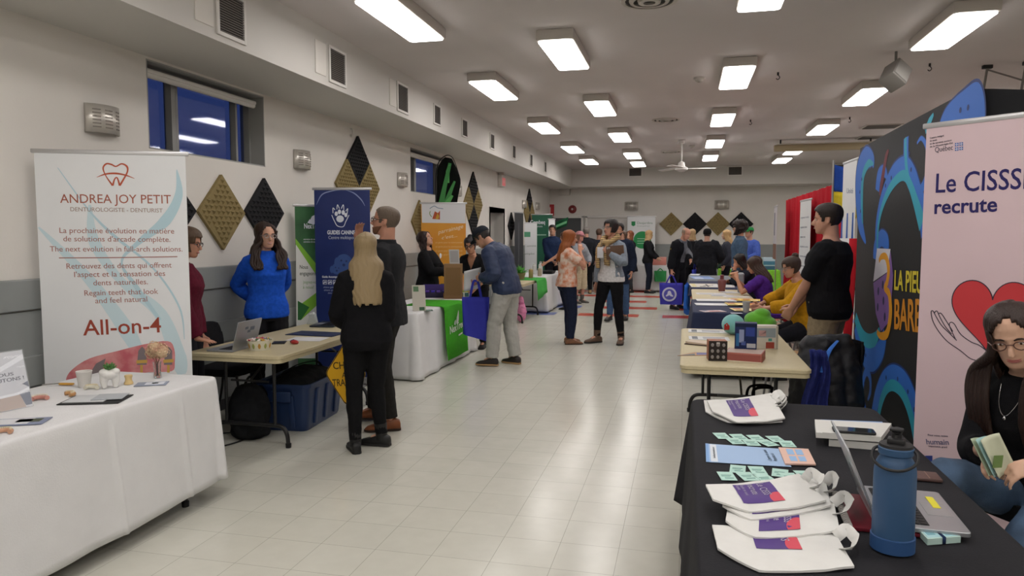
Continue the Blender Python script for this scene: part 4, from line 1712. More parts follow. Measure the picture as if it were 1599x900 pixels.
t1 = folding_table('folding table under the white cloth of the dentures booth', -3.60, -2.79, 2.02, 3.86)
m_cloth_w = mat('white tablecloth', '#d9d9da', rough=0.85, var=0.02, scale=8, bump=0.12, bscale=120, spec=0.2)
drape('tablecloth', 'white cloth with fold creases over the dentures table', -3.60, -2.79, 2.02, 3.86, 0.74, lambda x, y: 0.11 + 0.02 * math.sin(y * 1.7), m_cloth_w, amp=0.010, seed=3, flare=0.015, rc=0.06, corn=0.03, n=420, creases=(2.99, 3.50))
TZ = 0.7485


def on(px, py, z=TZ):
    p = atz(px, py, z)
    return (p.x, p.y, z)


# paper cup
def paper_cup(name, label, loc, r0, r1, h, col, cat='cup', group=None):
    t = thing(name, label, cat, loc, 0, group)
    b = MB()
    b.lathe([(r0 - 0.002, 0.004), (r0, 0.0), (r1, h - 0.004), (r1 + 0.002, h), (r1 - 0.002, h), (r0 - 0.003, 0.006)], 28, caps=False)
    b.build('cup_wall', mat('paper ' + col, col, rough=0.6), t)
    MB().lathe([(0.001, 0.005), (r0 - 0.002, 0.005)], 24, caps=False).build('cup_floor', mat('paper ' + col, col), t)
    MB().lathe([(r1 - 0.001, h - 0.002), (r1 + 0.002, h), (r1 + 0.0005, h + 0.003), (r1 - 0.002, h)], 28, caps=False).build('rolled_rim', mat('paper ' + col, col), t)
    return t


paper_cup('paper_cup', 'plain white paper cup on the dentures table', on(132, 604), 0.030, 0.041, 0.088, '#d8d5d0')
# tooth-shaped planter
t = thing('tooth_planter', 'white tooth-shaped planter with a small green succulent', 'planter', on(172, 606), R(45))
mb = MB()
mb.ell((0, 0, 0.078), (0.050, 0.040, 0.030))
for sx in (-1, 1):
    mb.ell((sx * 0.026, 0, 0.092), (0.028, 0.034, 0.02))
    mb.tube([(sx * 0.024, 0, 0.075), (sx * 0.030, 0, 0.04), (sx * 0.027, 0, 0.0)], [0.027, 0.021, 0.012], 12)
remesh(mb, 'tooth_pot', mat('glazed ceramic', '#e0dfdb', rough=0.25), 0.0035, 2).parent = t
b = MB()
for k in range(16):
    a = k * 2.4
    r = 0.006 + 0.0016 * k
    tl = 0.4 + 0.05 * k
    d = V((math.cos(a) * math.sin(tl), math.sin(a) * math.sin(tl), math.cos(tl)))
    p = V((0, 0, 0.104))
    b.tube([p, p + d * 0.024, p + d * 0.046], [0.005, 0.008, 0.001], 6)
b.build('succulent', mat('succulent leaf', '#4d7a3e', rough=0.5, var=0.2, scale=60), t)
# little tooth model block, stone model, bread-like models
b = MB()
b.lathe([(0.024, 0), (0.025, 0.008), (0.019, 0.02), (0.018, 0.034), (0.022, 0.046), (0.020, 0.054), (0.004, 0.055)], 18)
o = b.build('tooth_model', mat('waxy yellow', '#d9bd86', rough=0.5), None, on(201, 600))
tag(o, 'small waisted yellow tooth model right of the tooth planter', 'dental model')


def arch_model(loc, label, col, s=1.0, rz=0.0):
    t = thing('denture_model', label, 'dental model', loc, rz, 'denture models')
    mb = MB()
    P = [V((math.cos(a) * 0.032 * s, math.sin(a) * 0.034 * s, 0.011 * s)) for a in [PI * k / 12 for k in range(13)]]
    mb.tube(P, [0.011 * s] * 13, 10)
    b = MB()
    mb.build('gum_arch', mat('model ' + col, col, rough=0.45), t)
    for k in range(1, 12):
        q = P[k]
        b = MB()
        b.box(q + V((0, 0, 0.011 * s)), (0.008 * s, 0.008 * s, 0.012 * s), rot=PI * k / 12, bev=0.002 * s)
        b.build('tooth', mat('model teeth ' + col, '#d8cdb0' if col != '#c98d80' else '#e0d8c8', rough=0.35), t)
    return t


arch_model(on(105, 619), 'tan plaster denture model in front of the yellow wrench-like model', '#b88a58', 0.95, -0.4)
arch_model(on(142, 609), 'pale ivory denture model beside the open brochure folder', '#d0ccbc', 1.0, 0.3)
arch_model(on(62, 626), 'pink denture model beside the acrylic sign stand', '#c98d80', 1.05, 0.8)
arch_model(on(5, 678), 'orange-pink denture model at the near table edge, cut by the photo', '#c99a7c', 0.9, 0.2)
# yellow articulated tool
t = thing('bite_gauge', 'yellow articulated dental gauge lying at the back of the dentures table', 'dental tool', on(104, 602), 0.2)
MB().box((0, 0, 0.008), (0.085, 0.022, 0.012), bev=0.005).build('gauge_body', plastic('#cf9a3c', 0.4), t)
MB().tube([(-0.04, 0, 0.012), (-0.13, -0.02, 0.006)], 0.004, 8).build('gauge_arm', plastic('#8c8a86', 0.4), t)
# folder with brochures
t = thing('brochure_folder', 'open black folder with grey brochures at the front of the dentures table', 'folder', on(150, 625), 0.35)
MB().box((0, 0, 0.002), (0.30, 0.20, 0.004), bev=0.0015).build('folder_cover', m_dark, t)
b = MB()
b.box((-0.035, 0.012, 0.006), (0.20, 0.17, 0.004), bev=0.001)
b.build('brochure', ink('#c4c6c8'), t)
MB().box((0.06, 0.03, 0.010), (0.15, 0.14, 0.004), rot=0.1, bev=0.001).build('brochure', ink('#a9adb2'), t)


def leaflet(name, label, loc, rz, w, l, th, col, marks=(), cat='leaflet', group=None, col_edge=None):
    """stack or single printed sheet lying flat: marks = (x0, x1, y0, y1, colour) in sheet fractions"""
    t = thing(name, label, cat, loc, rz, group)
    MB().box((0, 0, th / 2), (w, l, th), bev=min(0.001, th / 3)).build('sheet', ink(col), t)
    for i, (x0, x1, y0, y1, c) in enumerate(marks):
        MB().box(((x0 + x1 - 1) / 2 * w, (y0 + y1 - 1) / 2 * l, th + 0.0004), ((x1 - x0) * w, (y1 - y0) * l, 0.0008)).build('printed_block', ink(c), t, smooth=False)
    return t


leaflet('leaflet', 'small glossy blue-rimmed leaflet near the far corner of the dentures table', on(237, 600), 0.5, 0.17, 0.11, 0.003, '#8f97a8', ((0.3, 0.9, 0.2, 0.85, '#d6dae2'), (0.5, 0.7, 0.4, 0.7, '#6c7280')))
leaflet('leaflet', 'folded photo leaflet in front of the acrylic sign stand', on(25, 660), 0.45, 0.26, 0.13, 0.004, '#8088a0', ((0.05, 0.75, 0.1, 0.9, '#d2d3d6'), (0.5, 0.9, 0.35, 0.8, '#545a48')))
# acrylic sign holder with NOUS RECRUTONS
A_, B_ = on(-66, 658), on(51, 634)
u = Upright('acrylic_sign_stand', 'slanted clear sign stand holding a sheet that reads NOUS RECRUTONS', 'sign stand', A_, B_)
u.root.location.z = TZ
u.root.rotation_euler = (R(-14), 0, u.rz)
u.M = Matrix.Translation(u.root.location) @ u.root.rotation_euler.to_matrix().to_4x4()
u.I = u.M.inverted()
w = u.w
MB().box((0, 0.001, 0.145), (w, 0.002, 0.29)).build('paper_sheet', ink('#cfd0d6'), u.root, smooth=False)
MB().box((0, -0.0035, 0.147), (w + 0.006, 0.003, 0.296), bev=0.001).build('acrylic_front', mat('clear acrylic', '#f2f6fa', rough=0.05, alpha=0.14, spec=0.5), u.root)
MB().box((0, 0.045, 0.004), (w, 0.09, 0.003), bev=0.001).build('acrylic_foot', mat('clear acrylic', '#f2f6fa', rough=0.05, alpha=0.14, spec=0.5), u.root)
ftext(u.root, 'NOUS', (0.005, 0.170), (w / 2 - 0.06, 0.170), 0.016, ink('#4a4a58'), 0.01, y=-0.0006)
ftext(u.root, 'RECRUTONS !', (-0.05, 0.142), (w / 2 - 0.015, 0.142), 0.018, ink('#4a4a58'), 0.01, y=-0.0006)
decal('sheet_picture', [[(-w / 2, 0.002), (w / 2 - 0.03, 0.002), (w / 2 - 0.05, 0.07), (-w / 2, 0.055)]], ink('#b9a396'), u.root, y=-0.0002, th=0.0006)
decal('sheet_shape', [[(w / 2 - 0.03, 0.01), (w / 2, 0.01), (w / 2, 0.075), (w / 2 - 0.05, 0.07)], [(w / 2 - 0.03, 0.12), (w / 2, 0.10), (w / 2, 0.13)]], ink('#4b556e'), u.root, y=-0.0004, th=0.0006)
decal('sheet_ribbon', [[(-w / 2, 0.07), (w / 2 - 0.06, 0.08), (w / 2, 0.10), (w / 2, 0.085), (w / 2 - 0.06, 0.068), (-w / 2, 0.055)], [(-w / 2, 0.20), (0.02, 0.205), (w / 2, 0.27), (w / 2, 0.245), (0.04, 0.19), (-w / 2, 0.185)]], ink('#eef0f4'), u.root, y=-0.0005, th=0.0006)
# vase of dried hydrangea
t = thing('flower_vase', 'clear glass vase with cream dried hydrangeas on the dentures table', 'vase', on(246, 590))
m_clear = mat('clear glass', '#f4f8f6', rough=0.02, trans=1.0, spec=0.4)
b = MB()
b.lathe([(0.001, 0.003), (0.020, 0.0), (0.022, 0.004), (0.019, 0.05), (0.022, 0.085), (0.025, 0.098), (0.023, 0.098), (0.0195, 0.085), (0.0165, 0.05), (0.018, 0.012), (0.001, 0.010)], 24, caps=False)
b.build('glass_vase', m_clear, t)
for k in range(5):
    b = MB()
    a = k * 1.3
    b.tube(catmull([(0.006 * math.cos(a), 0.006 * math.sin(a), 0.014), (-0.004 * math.cos(a), 0.004 * math.sin(a), 0.07), (0.03 * math.cos(a), 0.03 * math.sin(a), 0.14)], 5), 0.0018, 6)
    b.build('stem', mat('dry stem', '#8a6a52', rough=0.8), t)
mfl = mat('dried petal', '#dcc7a2', rough=0.9, col2='#c79e86', scale=30)
r2 = random.Random(5)
for cx_, cy_, cz_, rr_ in ((-0.03, 0, 0.155, 0.042), (0.03, 0.005, 0.16, 0.045), (0.0, -0.02, 0.185, 0.042), (0.0, 0.03, 0.17, 0.04)):
    b = MB()
    for k in range(70):
        th, ph = math.acos(1 - 2 * (k + .5) / 70), k * 2.399
        d = V((math.sin(th) * math.cos(ph), math.sin(th) * math.sin(ph), math.cos(th)))
        c = V((cx_, cy_, cz_)) + d * rr_ * r2.uniform(0.8, 1.05)
        q = d.to_track_quat('Z', 'Y').to_matrix() @ Matrix.Rotation(r2.uniform(0, 6), 3, 'Z')
        s_ = r2.uniform(0.006, 0.009)
        b.faces([c, c + q @ V((s_, s_ * 0.3, s_ * 0.4)), c + q @ V((s_ * 0.3, s_, s_ * 0.5)), c + q @ V((-s_, s_ * 0.3, s_ * 0.4)), c + q @ V((-s_ * 0.3, -s_, s_ * 0.5))], [(0, 1, 2), (0, 2, 3), (0, 3, 4), (0, 4, 1)])
    b.ell((cx_, cy_, cz_), (rr_ * 0.8,) * 3, nu=10, nv=8)
    b.build('flower_head', mfl, t)

# ================================================================== booth 2: guide dogs
t2 = folding_table('bare beige folding table of the guide-dog booth', -3.62, -2.83, 4.64, 6.50)
U = rollup('dark blue guide-dog banner reading GUIDES CANINS with a paw logo', (-3.83, 7.0), (-3.23, 7.12), 2.09, mat('banner navy', '#25336a', rough=0.28, var=0.08, scale=3))
cW = ink('#dfe4ee')
U.t('GUIDES CANINS', (511, 366), (554, 366), 6, cW, bold=0.03)
U.t('Centre multisport', (513, 373.5), (556, 373.5), 5, ink('#c3cbe0'))
b = MB()
for q in (circle(531, 342, 6, 14, 5.5), circle(525, 334, 2.6, 10, 3.6), circle(530, 331, 2.6, 10, 3.8), circle(536, 332, 2.6, 10, 3.8), circle(540, 336, 2.4, 10, 3.4)):
    b.face([V((p[0], -0.003, p[1])) for p in U.pts(q)])
for q in ([(518, 336), (522, 345), (527, 353), (536, 354), (540, 346), (545, 336)], [(520, 333), (520, 325), (523, 328)], [(526, 327), (527, 320), (530, 326)], [(533, 326), (536, 320), (537, 328)], [(540, 330), (543, 326), (542, 334)]):
    ribbon(b, U.pts(q), 0.008, -0.003)
b.build('paw_logo', cW, U.root, smooth=False)
m_dog = ink('#3c5690')
b = MB()
for q in (circle(537, 408, 12, 18, 11), circle(526, 410, 4, 10, 8), circle(545, 412, 5, 10, 8), circle(526, 420, 8, 14, 9), circle(541, 421, 9, 14, 10), circle(518, 421, 3, 8, 6)):
    b.face([V((p[0], -0.003 - 0.0002 * len(b.bm.faces), p[1])) for p in U.pts(q)])
b.build('dog_print', m_dog, U.root, smooth=False)
b = MB()
for q in (circle(533, 407, 1.6, 8), circle(541, 408, 1.6, 8), circle(537, 414, 2.4, 8), circle(524, 418, 1.1, 8), circle(529, 419, 1.1, 8), circle(526, 423, 1.6, 8)):
    b.face([V((p[0], -0.0055, p[1])) for p in U.pts(q)])
b.build('dog_face_print', ink('#2c3a68'), U.root, smooth=False)
U.t('Guide Accompagnement', (503, 434), (540, 434), 3.2, cW, bold=0.02)
b = MB()
for k in range(5):
    x_ = 504.5 + k * 8
    ribbon(b, U.pts([(x_, 438), (x_ + 5.5, 438), (x_ + 5.5, 444), (x_, 444), (x_, 438)]), 0.006, -0.003, n=1)
    ribbon(b, U.pts([(x_ + 1, 443), (x_ + 3, 440), (x_ + 4.5, 442)]), 0.01, -0.003, n=2)
b.build('pictogram_print', cW, U.root, smooth=False)
for yy, a, c_ in ((450, 505, 541), (454.5, 506, 543), (459, 512, 536)):
    U.t('chiens guides et service', (a, yy), (c_, yy), 2.6, ink('#aeb8d6'))
# bright arcs at the top of the banner
for q in ([(494, 320), (503, 304), (520, 298), (532, 297)], [(540, 297), (553, 302), (564, 312), (570, 322)]):
    b = MB()
    ribbon(b, U.pts(q), [0.002, 0.012, 0.012, 0.002], -0.003)
    b.build('arc_print', ink('#8e9ac4'), U.root, smooth=False)

U = rollup('dark green and white recruiting banner half behind the guide-dog banner', (-4.05, 6.98), (-3.66, 7.40), 1.92, mat('banner green dark', '#2a5233', rough=0.45, col2='#386a40', scale=4))
bG = U
b = MB()
b.mi = 0
b.face([V((p[0], -0.0030, p[1])) for p in U.pts([(462, 380), (497, 428), (497, 560), (463, 560)])])
b.mi = 1
b.face([V((p[0], -0.0034, p[1])) for p in U.pts([(461, 372), (498, 418), (498, 436), (462, 382)])])
b.face([V((p[0], -0.0034, p[1])) for p in U.pts([(466, 478), (497, 455), (497, 475), (470, 500), (466, 495)])])
b.mi = 2
b.face([V((p[0], -0.0036, p[1])) for p in U.pts([(465, 470), (483, 480), (470, 500), (465, 500)])])
b.build('colour_panel', [ink('#dadcd8'), ink('#7fb83e'), ink('#2f6b38')], U.root, smooth=False)
U.t('NexTrees', (475, 357), (503, 357), 8, cW, bold=0.02)
b = MB()
for q in ([(482, 349), (487, 338), (493, 335), (495, 345), (490, 351)], [(480, 348), (484, 342), (486, 350)]):
    b.face([V((p[0], -0.003, p[1])) for p in U.pts(q)])
b.build('leaf_logo', cW, U.root, smooth=False)
for yy in (375, 379):
    U.t('entretien de terrain', (474, yy), (497, yy), 2.6, cW)
U.t('Nous', (468, 420), (481, 420), 6, ink('#4a524a'), bold=0.01)
U.t('engageons!', (468, 430), (495, 430), 6, ink('#4a524a'), bold=0.01)
U.t('Joignez-vous', (473, 443), (498, 443), 5, ink('#7aa56a'))
U.t('à nous!', (473, 451), (490, 451), 5, ink('#7aa56a'))


def laptop(label, loc, rz, w, d, open_deg, col, scr='#1b1f28', lit=None, name='laptop', kb='#232428', h=None, marks=None):
    """base with keyboard in front of the hinge (local -y side), lid hinged at y = +d/2"""
    t = thing(name, label, 'laptop', loc, rz)
    ml = mat('laptop ' + col, col, rough=0.35, metal=0.7)
    b = MB()
    b.prism(rrect(-w / 2, w / 2, -d / 2, d / 2, 0.012), 0.002, 0.016)
    base = b.build('base', ml, t, bevel=0.002)
    MB().box((0, d * 0.14, 0.0168), (w * 0.84, d * 0.46, 0.0016)).build('keyboard_bed', plastic(kb, 0.6), base, smooth=False)
    b = MB()
    for r_ in range(5):
        for c_ in range(13):
            b.box((-w * 0.39 + c_ * w * 0.065, d * 0.32 - r_ * d * 0.088, 0.0184), (w * 0.052, d * 0.068, 0.002))
    b.build('key_grid', plastic('#17181a', 0.5), base, smooth=False)
    MB().box((0, -d * 0.30, 0.0165), (w * 0.32, d * 0.28, 0.001)).build('trackpad', mat('trackpad', '#a6a8aa', rough=0.3, metal=0.4), base, smooth=False)
    a = R(open_deg)
    M = Matrix.Translation((0, d / 2 - 0.006, 0.014)) @ Matrix.Rotation(PI - a, 4, 'X')
    # lid extends along local +y of M when opened flat; closed lid would point to -y
    hh = h or d
    M = Matrix.Translation((0, d / 2 - 0.006, 0.016)) @ Matrix.Rotation(-(a), 4, 'X')
    b = MB()
    b.prism(rrect(-w / 2, w / 2, -hh, 0, 0.012), 0.0, 0.006, M)
    lid = b.build('screen_lid', ml, t, bevel=0.0015)
    b = MB()
    b.prism(rrect(-w / 2 + 0.008, w / 2 - 0.008, -hh + 0.008, -0.012, 0.004), -0.0012, 0.0, M)
    b.build('display', mat('display ' + (lit or scr), lit or scr, rough=0.12, emit=lit, es=0.8 if lit else 0), lid)
    return t, M, lid


t, M, lid = laptop('open silver laptop with stickered lid on the beige guide-dog table', on(362, 545, 0.74), R(-88), 0.33, 0.22, 105, '#a9adb6')
b = MB()
for q in ((-0.05, -0.15, 0.03), (-0.01, -0.13, 0.02), (0.03, -0.16, 0.02)):
    b.prism(rrect(q[0] - q[2], q[0] + q[2], q[1] - q[2] * 0.5, q[1] + q[2] * 0.5, 0.004), 0.006, 0.0068, M)
b.build('lid_sticker', ink('#6d7684'), lid)
# candy bowl
t = thing('candy_bowl', 'round paper bowl with a fruit pattern full of wrapped sweets', 'bowl', on(406, 546, 0.74))
R0, R1, HB = 0.078, 0.093, 0.075
b = MB()
b.lathe([(R0 - 0.003, 0.003), (R0, 0), (R1, HB), (R1 + 0.003, HB + 0.002), (R1 - 0.003, HB), (R0 - 0.004, 0.006)], 36, caps=False)
b.build('bowl_wall', mat('bowl paper', '#d3d0bd', rough=0.5), t)
MB().lathe([(0.001, 0.005), (R0 - 0.002, 0.005)], 30, caps=False).build('bowl_floor', mat('bowl paper', '#d3d0bd'), t)
b = MB()
for k in range(12):
    a = 2 * PI * k / 12
    b.mi = k % 2
    q = [V(((R0 + (R1 - R0) * z_ / HB + 0.0015) * math.cos(a + da), (R0 + (R1 - R0) * z_ / HB + 0.0015) * math.sin(a + da), z_)) for da, z_ in ((-0.13, 0.035), (-0.08, 0.05), (0, 0.058), (0.08, 0.05), (0.13, 0.035), (0.08, 0.02), (0, 0.014), (-0.08, 0.02))]
    b.face(q)
b.build('fruit_print', [ink('#b88a3e'), ink('#9aa25e')], t, smooth=False)
r3 = random.Random(11)
for k in range(14):
    a, rr_ = k * 2.4, 0.017 * math.sqrt(k)
    c = V((rr_ * math.cos(a), rr_ * math.sin(a), HB - 0.004 + 0.014 * (1 - rr_ / 0.07)))
    col = ['#b8485a', '#d8c8c0', '#5a7a52', '#8a6a9a', '#e0dcd6', '#c9a24a'][k % 6]
    tt = thing('wrapped_sweet', ['red', 'white', 'green', 'violet', 'pale', 'gold'][k % 6] + ' wrapped sweet in the fruit-pattern bowl', 'sweet', V(t.location) + c, a, 'sweets in the candy bowl')
    mb = MB()
    mb.tube([(-0.026, 0, 0.002), (-0.014, 0, 0), (-0.011, 0, 0), (0, 0, 0), (0.011, 0, 0), (0.014, 0, 0), (0.026, 0, 0.002)], [0.010, 0.004, 0.008, 0.010, 0.008, 0.004, 0.010], 10)
    mb.build('wrapper', mat('foil ' + col, col, rough=0.3), tt)
# computer mouse, papers, folders, second laptop
t = thing('computer_mouse', 'small red and black computer mouse on the guide-dog table', 'mouse', on(460, 537, 0.74), 0.9)
b = MB()
b.ell((0, 0, 0.012), (0.03, 0.05, 0.018))
for v in b.bm.verts:
    v.co.z = max(v.co.z, 0.0)
b.build('mouse_shell', plastic('#a62c26', 0.35), t)
b = MB()
b.ell((0, 0.022, 0.014), (0.027, 0.03, 0.0165))
for v in b.bm.verts:
    v.co.z = max(v.co.z, 0.001)
b.build('mouse_buttons', m_dark, t)
MB().box((0, 0.02, 0.0305), (0.005, 0.014, 0.005), bev=0.001).build('scroll_wheel', plastic('#3a3a3c'), t)
leaflet('paper_sheet', 'white sheets of paper in the middle of the guide-dog table', on(480, 530, 0.74), 0.1, 0.30, 0.22, 0.002, '#d9d9dc', cat='paper')
leaflet('folder', 'navy folder lying on the guide-dog table behind the white sheets', on(494, 522, 0.74), -0.05, 0.46, 0.26, 0.006, '#232c4a', ((0.1, 0.5, 0.2, 0.3, '#3b4770'),), cat='folder')
leaflet('notebook', 'small black notebook beside the candy bowl', on(436, 536, 0.74), 0.4, 0.10, 0.13, 0.008, '#1f2024', ((0.05, 0.1, 0.02, 0.98, '#47484e'),), cat='notebook')
t, M, lid = laptop('black laptop open with its back to the aisle, behind the blonde woman', on(512, 508, 0.74), R(-82), 0.36, 0.24, 100, '#3a4250')
t = thing('tablet_stand', 'white angled card holder beside the black laptop', 'card holder', on(488, 506, 0.74), 0.3)
b = MB()
b.prism([(-0.05, 0), (0.05, 0), (0.03, 0.10), (-0.01, 0.10)], -0.04, 0.04, Matrix.Rotation(PI / 2, 4, 'X'))
b.build('holder_body', plastic('#b9c0bc', 0.4), t, bevel=0.004)
MB().box((0.0, 0, 0.085), (0.05, 0.07, 0.05), rot=Matrix.Rotation(-0.4, 3, 'Y'), bev=0.004).build('card', ink('#d2d6d4'), t)
# yellow diamond sign held low
A_, B_ = (-2.79, 4.98), (-2.47, 5.12)
cS = (atz(0, 0, 0))
sgn = thing('working_dog_sign', 'yellow diamond sign reading CHIEN AU TRAVAIL hanging at the table corner', 'sign', (0, 0, 0))
pc = atY(540, 584, 5.12)
sgn.location = pc
sgn.rotation_euler = (0, R(0), R(8))
hs_, hw_ = 0.255, 0.165
b = MB()


def rdiamond(h, w, r=0.12):
    P = []
    C = [(0, -h), (w, 0), (0, h), (-w, 0)]
    for i in range(4):
        p0, p1, p2 = V((*C[i - 1], 0)), V((*C[i], 0)), V((*C[(i + 1) % 4], 0))
        a, c_ = p1 + (p0 - p1) * r, p1 + (p2 - p1) * r
        for k in range(5):
            t_ = k / 4
            q = a * (1 - t_) ** 2 + p1 * 2 * t_ * (1 - t_) + c_ * t_ ** 2
            P.append((q.x, q.y))
    return P


MXZ = Matrix.Rotation(PI / 2, 4, 'X')
MB().prism(rdiamond(hs_, hw_), -0.004, 0.004, MXZ).build('sign_board', ink('#d6a41e'), sgn)
b = MB()
P1, P2 = rdiamond(hs_ * 0.99, hw_ * 0.99), rdiamond(hs_ * 0.945, hw_ * 0.945)
n_ = len(P1)
for i in range(n_):
    j = (i + 1) % n_
    b.face([MXZ @ V((*P1[i], 0.0048)), MXZ @ V((*P1[j], 0.0048)), MXZ @ V((*P2[j], 0.0048)), MXZ @ V((*P2[i], 0.0048))])
b.build('border_line', ink('#3a2c14'), sgn, smooth=False)
ftext(sgn, 'CHIEN', (-0.098, 0.035), (0.098, 0.05), 0.055, ink('#4a3a14'), 0.015, y=-0.0045)
ftext(sgn, 'AU', (-0.03, -0.03), (0.04, -0.025), 0.04, ink('#4a3a14'), 0.015, y=-0.0045)
ftext(sgn, 'TRAVAIL', (-0.105, -0.10), (0.105, -0.085), 0.055, ink('#4a3a14'), 0.015, y=-0.0045)
# cord that hangs the sign
MB().tube(catmull([(0, 0.004, hs_ - 0.01), (-0.02, 0.02, hs_ + 0.03), (-0.04, 0.04, hs_ + 0.02)], 4), 0.004, 6).build('hanging_cord', m_dark, sgn)
# storage bin under the table
t = thing('storage_bin', 'large dark blue plastic storage bin on the floor under the guide-dog table', 'bin', (-3.22, 5.62, 0), R(4))
m_bin = mat('bin plastic', '#22365e', rough=0.4, bump=0.05, bscale=120)


def binring(w, l, r, z):
    return [V((p[0], p[1], z)) for p in rrect(-w, w, -l, l, r, 5)]


b = MB()
b.loft([binring(0.19, 0.34, 0.05, 0.0), binring(0.20, 0.35, 0.055, 0.02), binring(0.235, 0.395, 0.06, 0.37), binring(0.255, 0.415, 0.06, 0.372), binring(0.258, 0.418, 0.06, 0.40), binring(0.245, 0.405, 0.06, 0.402), binring(0.225, 0.385, 0.055, 0.39), binring(0.19, 0.34, 0.05, 0.012)], True)
b.build('bin_body', m_bin, t, ang=50)
for sy in (-1, 1):
    b = MB()
    b.box((0.0, sy * 0.405, 0.30), (0.20, 0.04, 0.09), bev=0.012)
    b.build('handle', m_bin, t)
for sx in (-1, 1):
    for yy in (-0.2, 0.0, 0.2):
        MB().box((sx * 0.222, yy, 0.19), (0.022, 0.05, 0.30), rot=Matrix.Rotation(sx * 0.10, 3, 'Y'), bev=0.006).build('rib', m_bin, t)
for xx in (-0.09, 0.09):
    MB().box((xx, -0.376, 0.17), (0.05, 0.022, 0.28), rot=Matrix.Rotation(0.14, 3, 'X'), bev=0.006).build('rib', m_bin, t)
MB().box((0, -0.40, 0.285), (0.07, 0.006, 0.02), bev=0.002).build('label_plate', plastic('#5c6a80'), t)
t2_ = thing('equipment_bag', 'soft black bag slumped inside the blue storage bin', 'bag', (-3.22, 5.62, 0.30))
mb = MB()
mb.ell((0, 0.05, 0.07), (0.2, 0.33, 0.10))
mb.ell((0.02, -0.15, 0.06), (0.17, 0.18, 0.08))
remesh(mb, 'bag_body', cloth('#232528'), 0.012, 2, wrinkle(0.015, 9, 4)).parent = t2_
MB().tube(catmull([(-0.1, -0.2, 0.12), (0, -0.1, 0.2), (0.08, 0.1, 0.21), (0.06, 0.25, 0.13)], 6), 0.012, 8, flat=0.4).build('strap', cloth('#1b1c1f'), t2_)
# dark chair behind the table
# ---- office chair and backpack behind the guide-dog table
def folding_chair(label, loc, rz, col_seat, col_frame, group=None, kind='pad'):
    t = thing('chair', label, 'chair', loc, rz, group)
    mf = mat('chair frame ' + col_frame, col_frame, rough=0.35, metal=0.4)
    ms = cloth(col_seat) if kind == 'pad' else mat('chair ply ' + col_seat, col_seat, rough=0.45, var=0.1, scale=6, stretch=(1, 8, 1))
    th = 0.05 if kind == 'pad' else 0.014
    b = MB()
    b.loft([[V((p[0], p[1], zz)) for p in rrect(-w_, w_, -0.2, 0.21, 0.06, 5)] for w_, zz in ((0.19, 0.44), (0.21, 0.45), (0.21, 0.44 + th), (0.19, 0.45 + th))])
    b.build('seat', ms, t)
    b = MB()
    b.grid(lambda u, v: V(((u - 0.5) * (0.40 - 0.06 * (2 * v - 1) ** 4), -0.205 - 0.05 * v + 0.035 * (2 * u - 1) ** 2, 0.60 + 0.26 * v - 0.02 * (2 * u - 1) ** 4 * (1 if v > 0.5 else -1))), 12, 8)
    b.build('backrest', ms, t, solid=0.03 if kind == 'pad' else 0.012, solid_off=0)
    for sx in (-1, 1):
        MB().tube(catmull([(sx * 0.2, 0.22, 0.0), (sx * 0.195, 0.19, 0.25), (sx * 0.19, 0.16, 0.44)], 5), 0.011, 8).build('leg', mf, t)
        MB().tube(catmull([(sx * 0.2, -0.26, 0.0), (sx * 0.195, -0.20, 0.25), (sx * 0.19, -0.185, 0.46), (sx * 0.18, -0.225, 0.70), (sx * 0.17, -0.25, 0.84)], 5), 0.011, 8).build('leg', mf, t)
    b = MB()
    b.tube([(-0.19, -0.185, 0.435), (-0.19, 0.16, 0.435), (0.19, 0.16, 0.435), (0.19, -0.185, 0.435), (-0.19, -0.185, 0.435)], 0.010, 8)
    b.build('seat_frame', mf, t)
    return t


folding_chair('black padded chair behind the guide-dog table beside the blue bin', (-3.80, 5.45, 0), R(-85), '#1d1d20', '#2a2a2c')
t = thing('backpack', 'black backpack on the floor under the near end of the beige guide-dog table', 'backpack', (-3.34, 5.02, 0), R(20))
mb = MB()
mb.ell((0, 0, 0.22), (0.17, 0.11, 0.23))
mb.ell((0, -0.08, 0.16), (0.13, 0.08, 0.14))
mb.ell((0, 0, 0.06), (0.16, 0.1, 0.07))
remesh(mb, 'bag_body', cloth('#1a1b1e'), 0.012, 2, wrinkle(0.01, 10, 9)).parent = t
for sx in (-1, 1):
    MB().tube(catmull([(sx * 0.07, 0.09, 0.40), (sx * 0.09, 0.17, 0.30), (sx * 0.1, 0.14, 0.08)], 6), 0.018, 8, flat=0.4).build('shoulder_strap', cloth('#151618'), t)
MB().tube(catmull([(-0.04, 0.04, 0.43), (0, 0.04, 0.49), (0.04, 0.04, 0.43)], 5), 0.01, 8).build('carry_loop', cloth('#151618'), t)
# loose cable on the floor
b = MB()
b.tube(catmull([(-3.75, 4.35, 0.008), (-3.60, 4.62, 0.008), (-3.42, 4.72, 0.008), (-3.36, 4.98, 0.008), (-3.55, 5.10, 0.008), (-3.80, 4.95, 0.008), (-4.05, 5.0, 0.008)], 8), 0.006, 8)
tag(b.build('power_cable', plastic('#232325', 0.5)), 'thin black cable looping on the floor under the beige guide-dog table', 'cable')

# ================================================================== booth 3: green runner table
t3 = folding_table('folding table under the floor-length white cloth with the green runner', -3.60, -2.88, 7.48, 9.52, legs=True)
drape('tablecloth', 'floor-length white cloth under the bright green runner', -3.60, -2.88, 7.48, 9.52, 0.74, 0.015, m_cloth_w, amp=0.022, seed=8, flare=0.035)
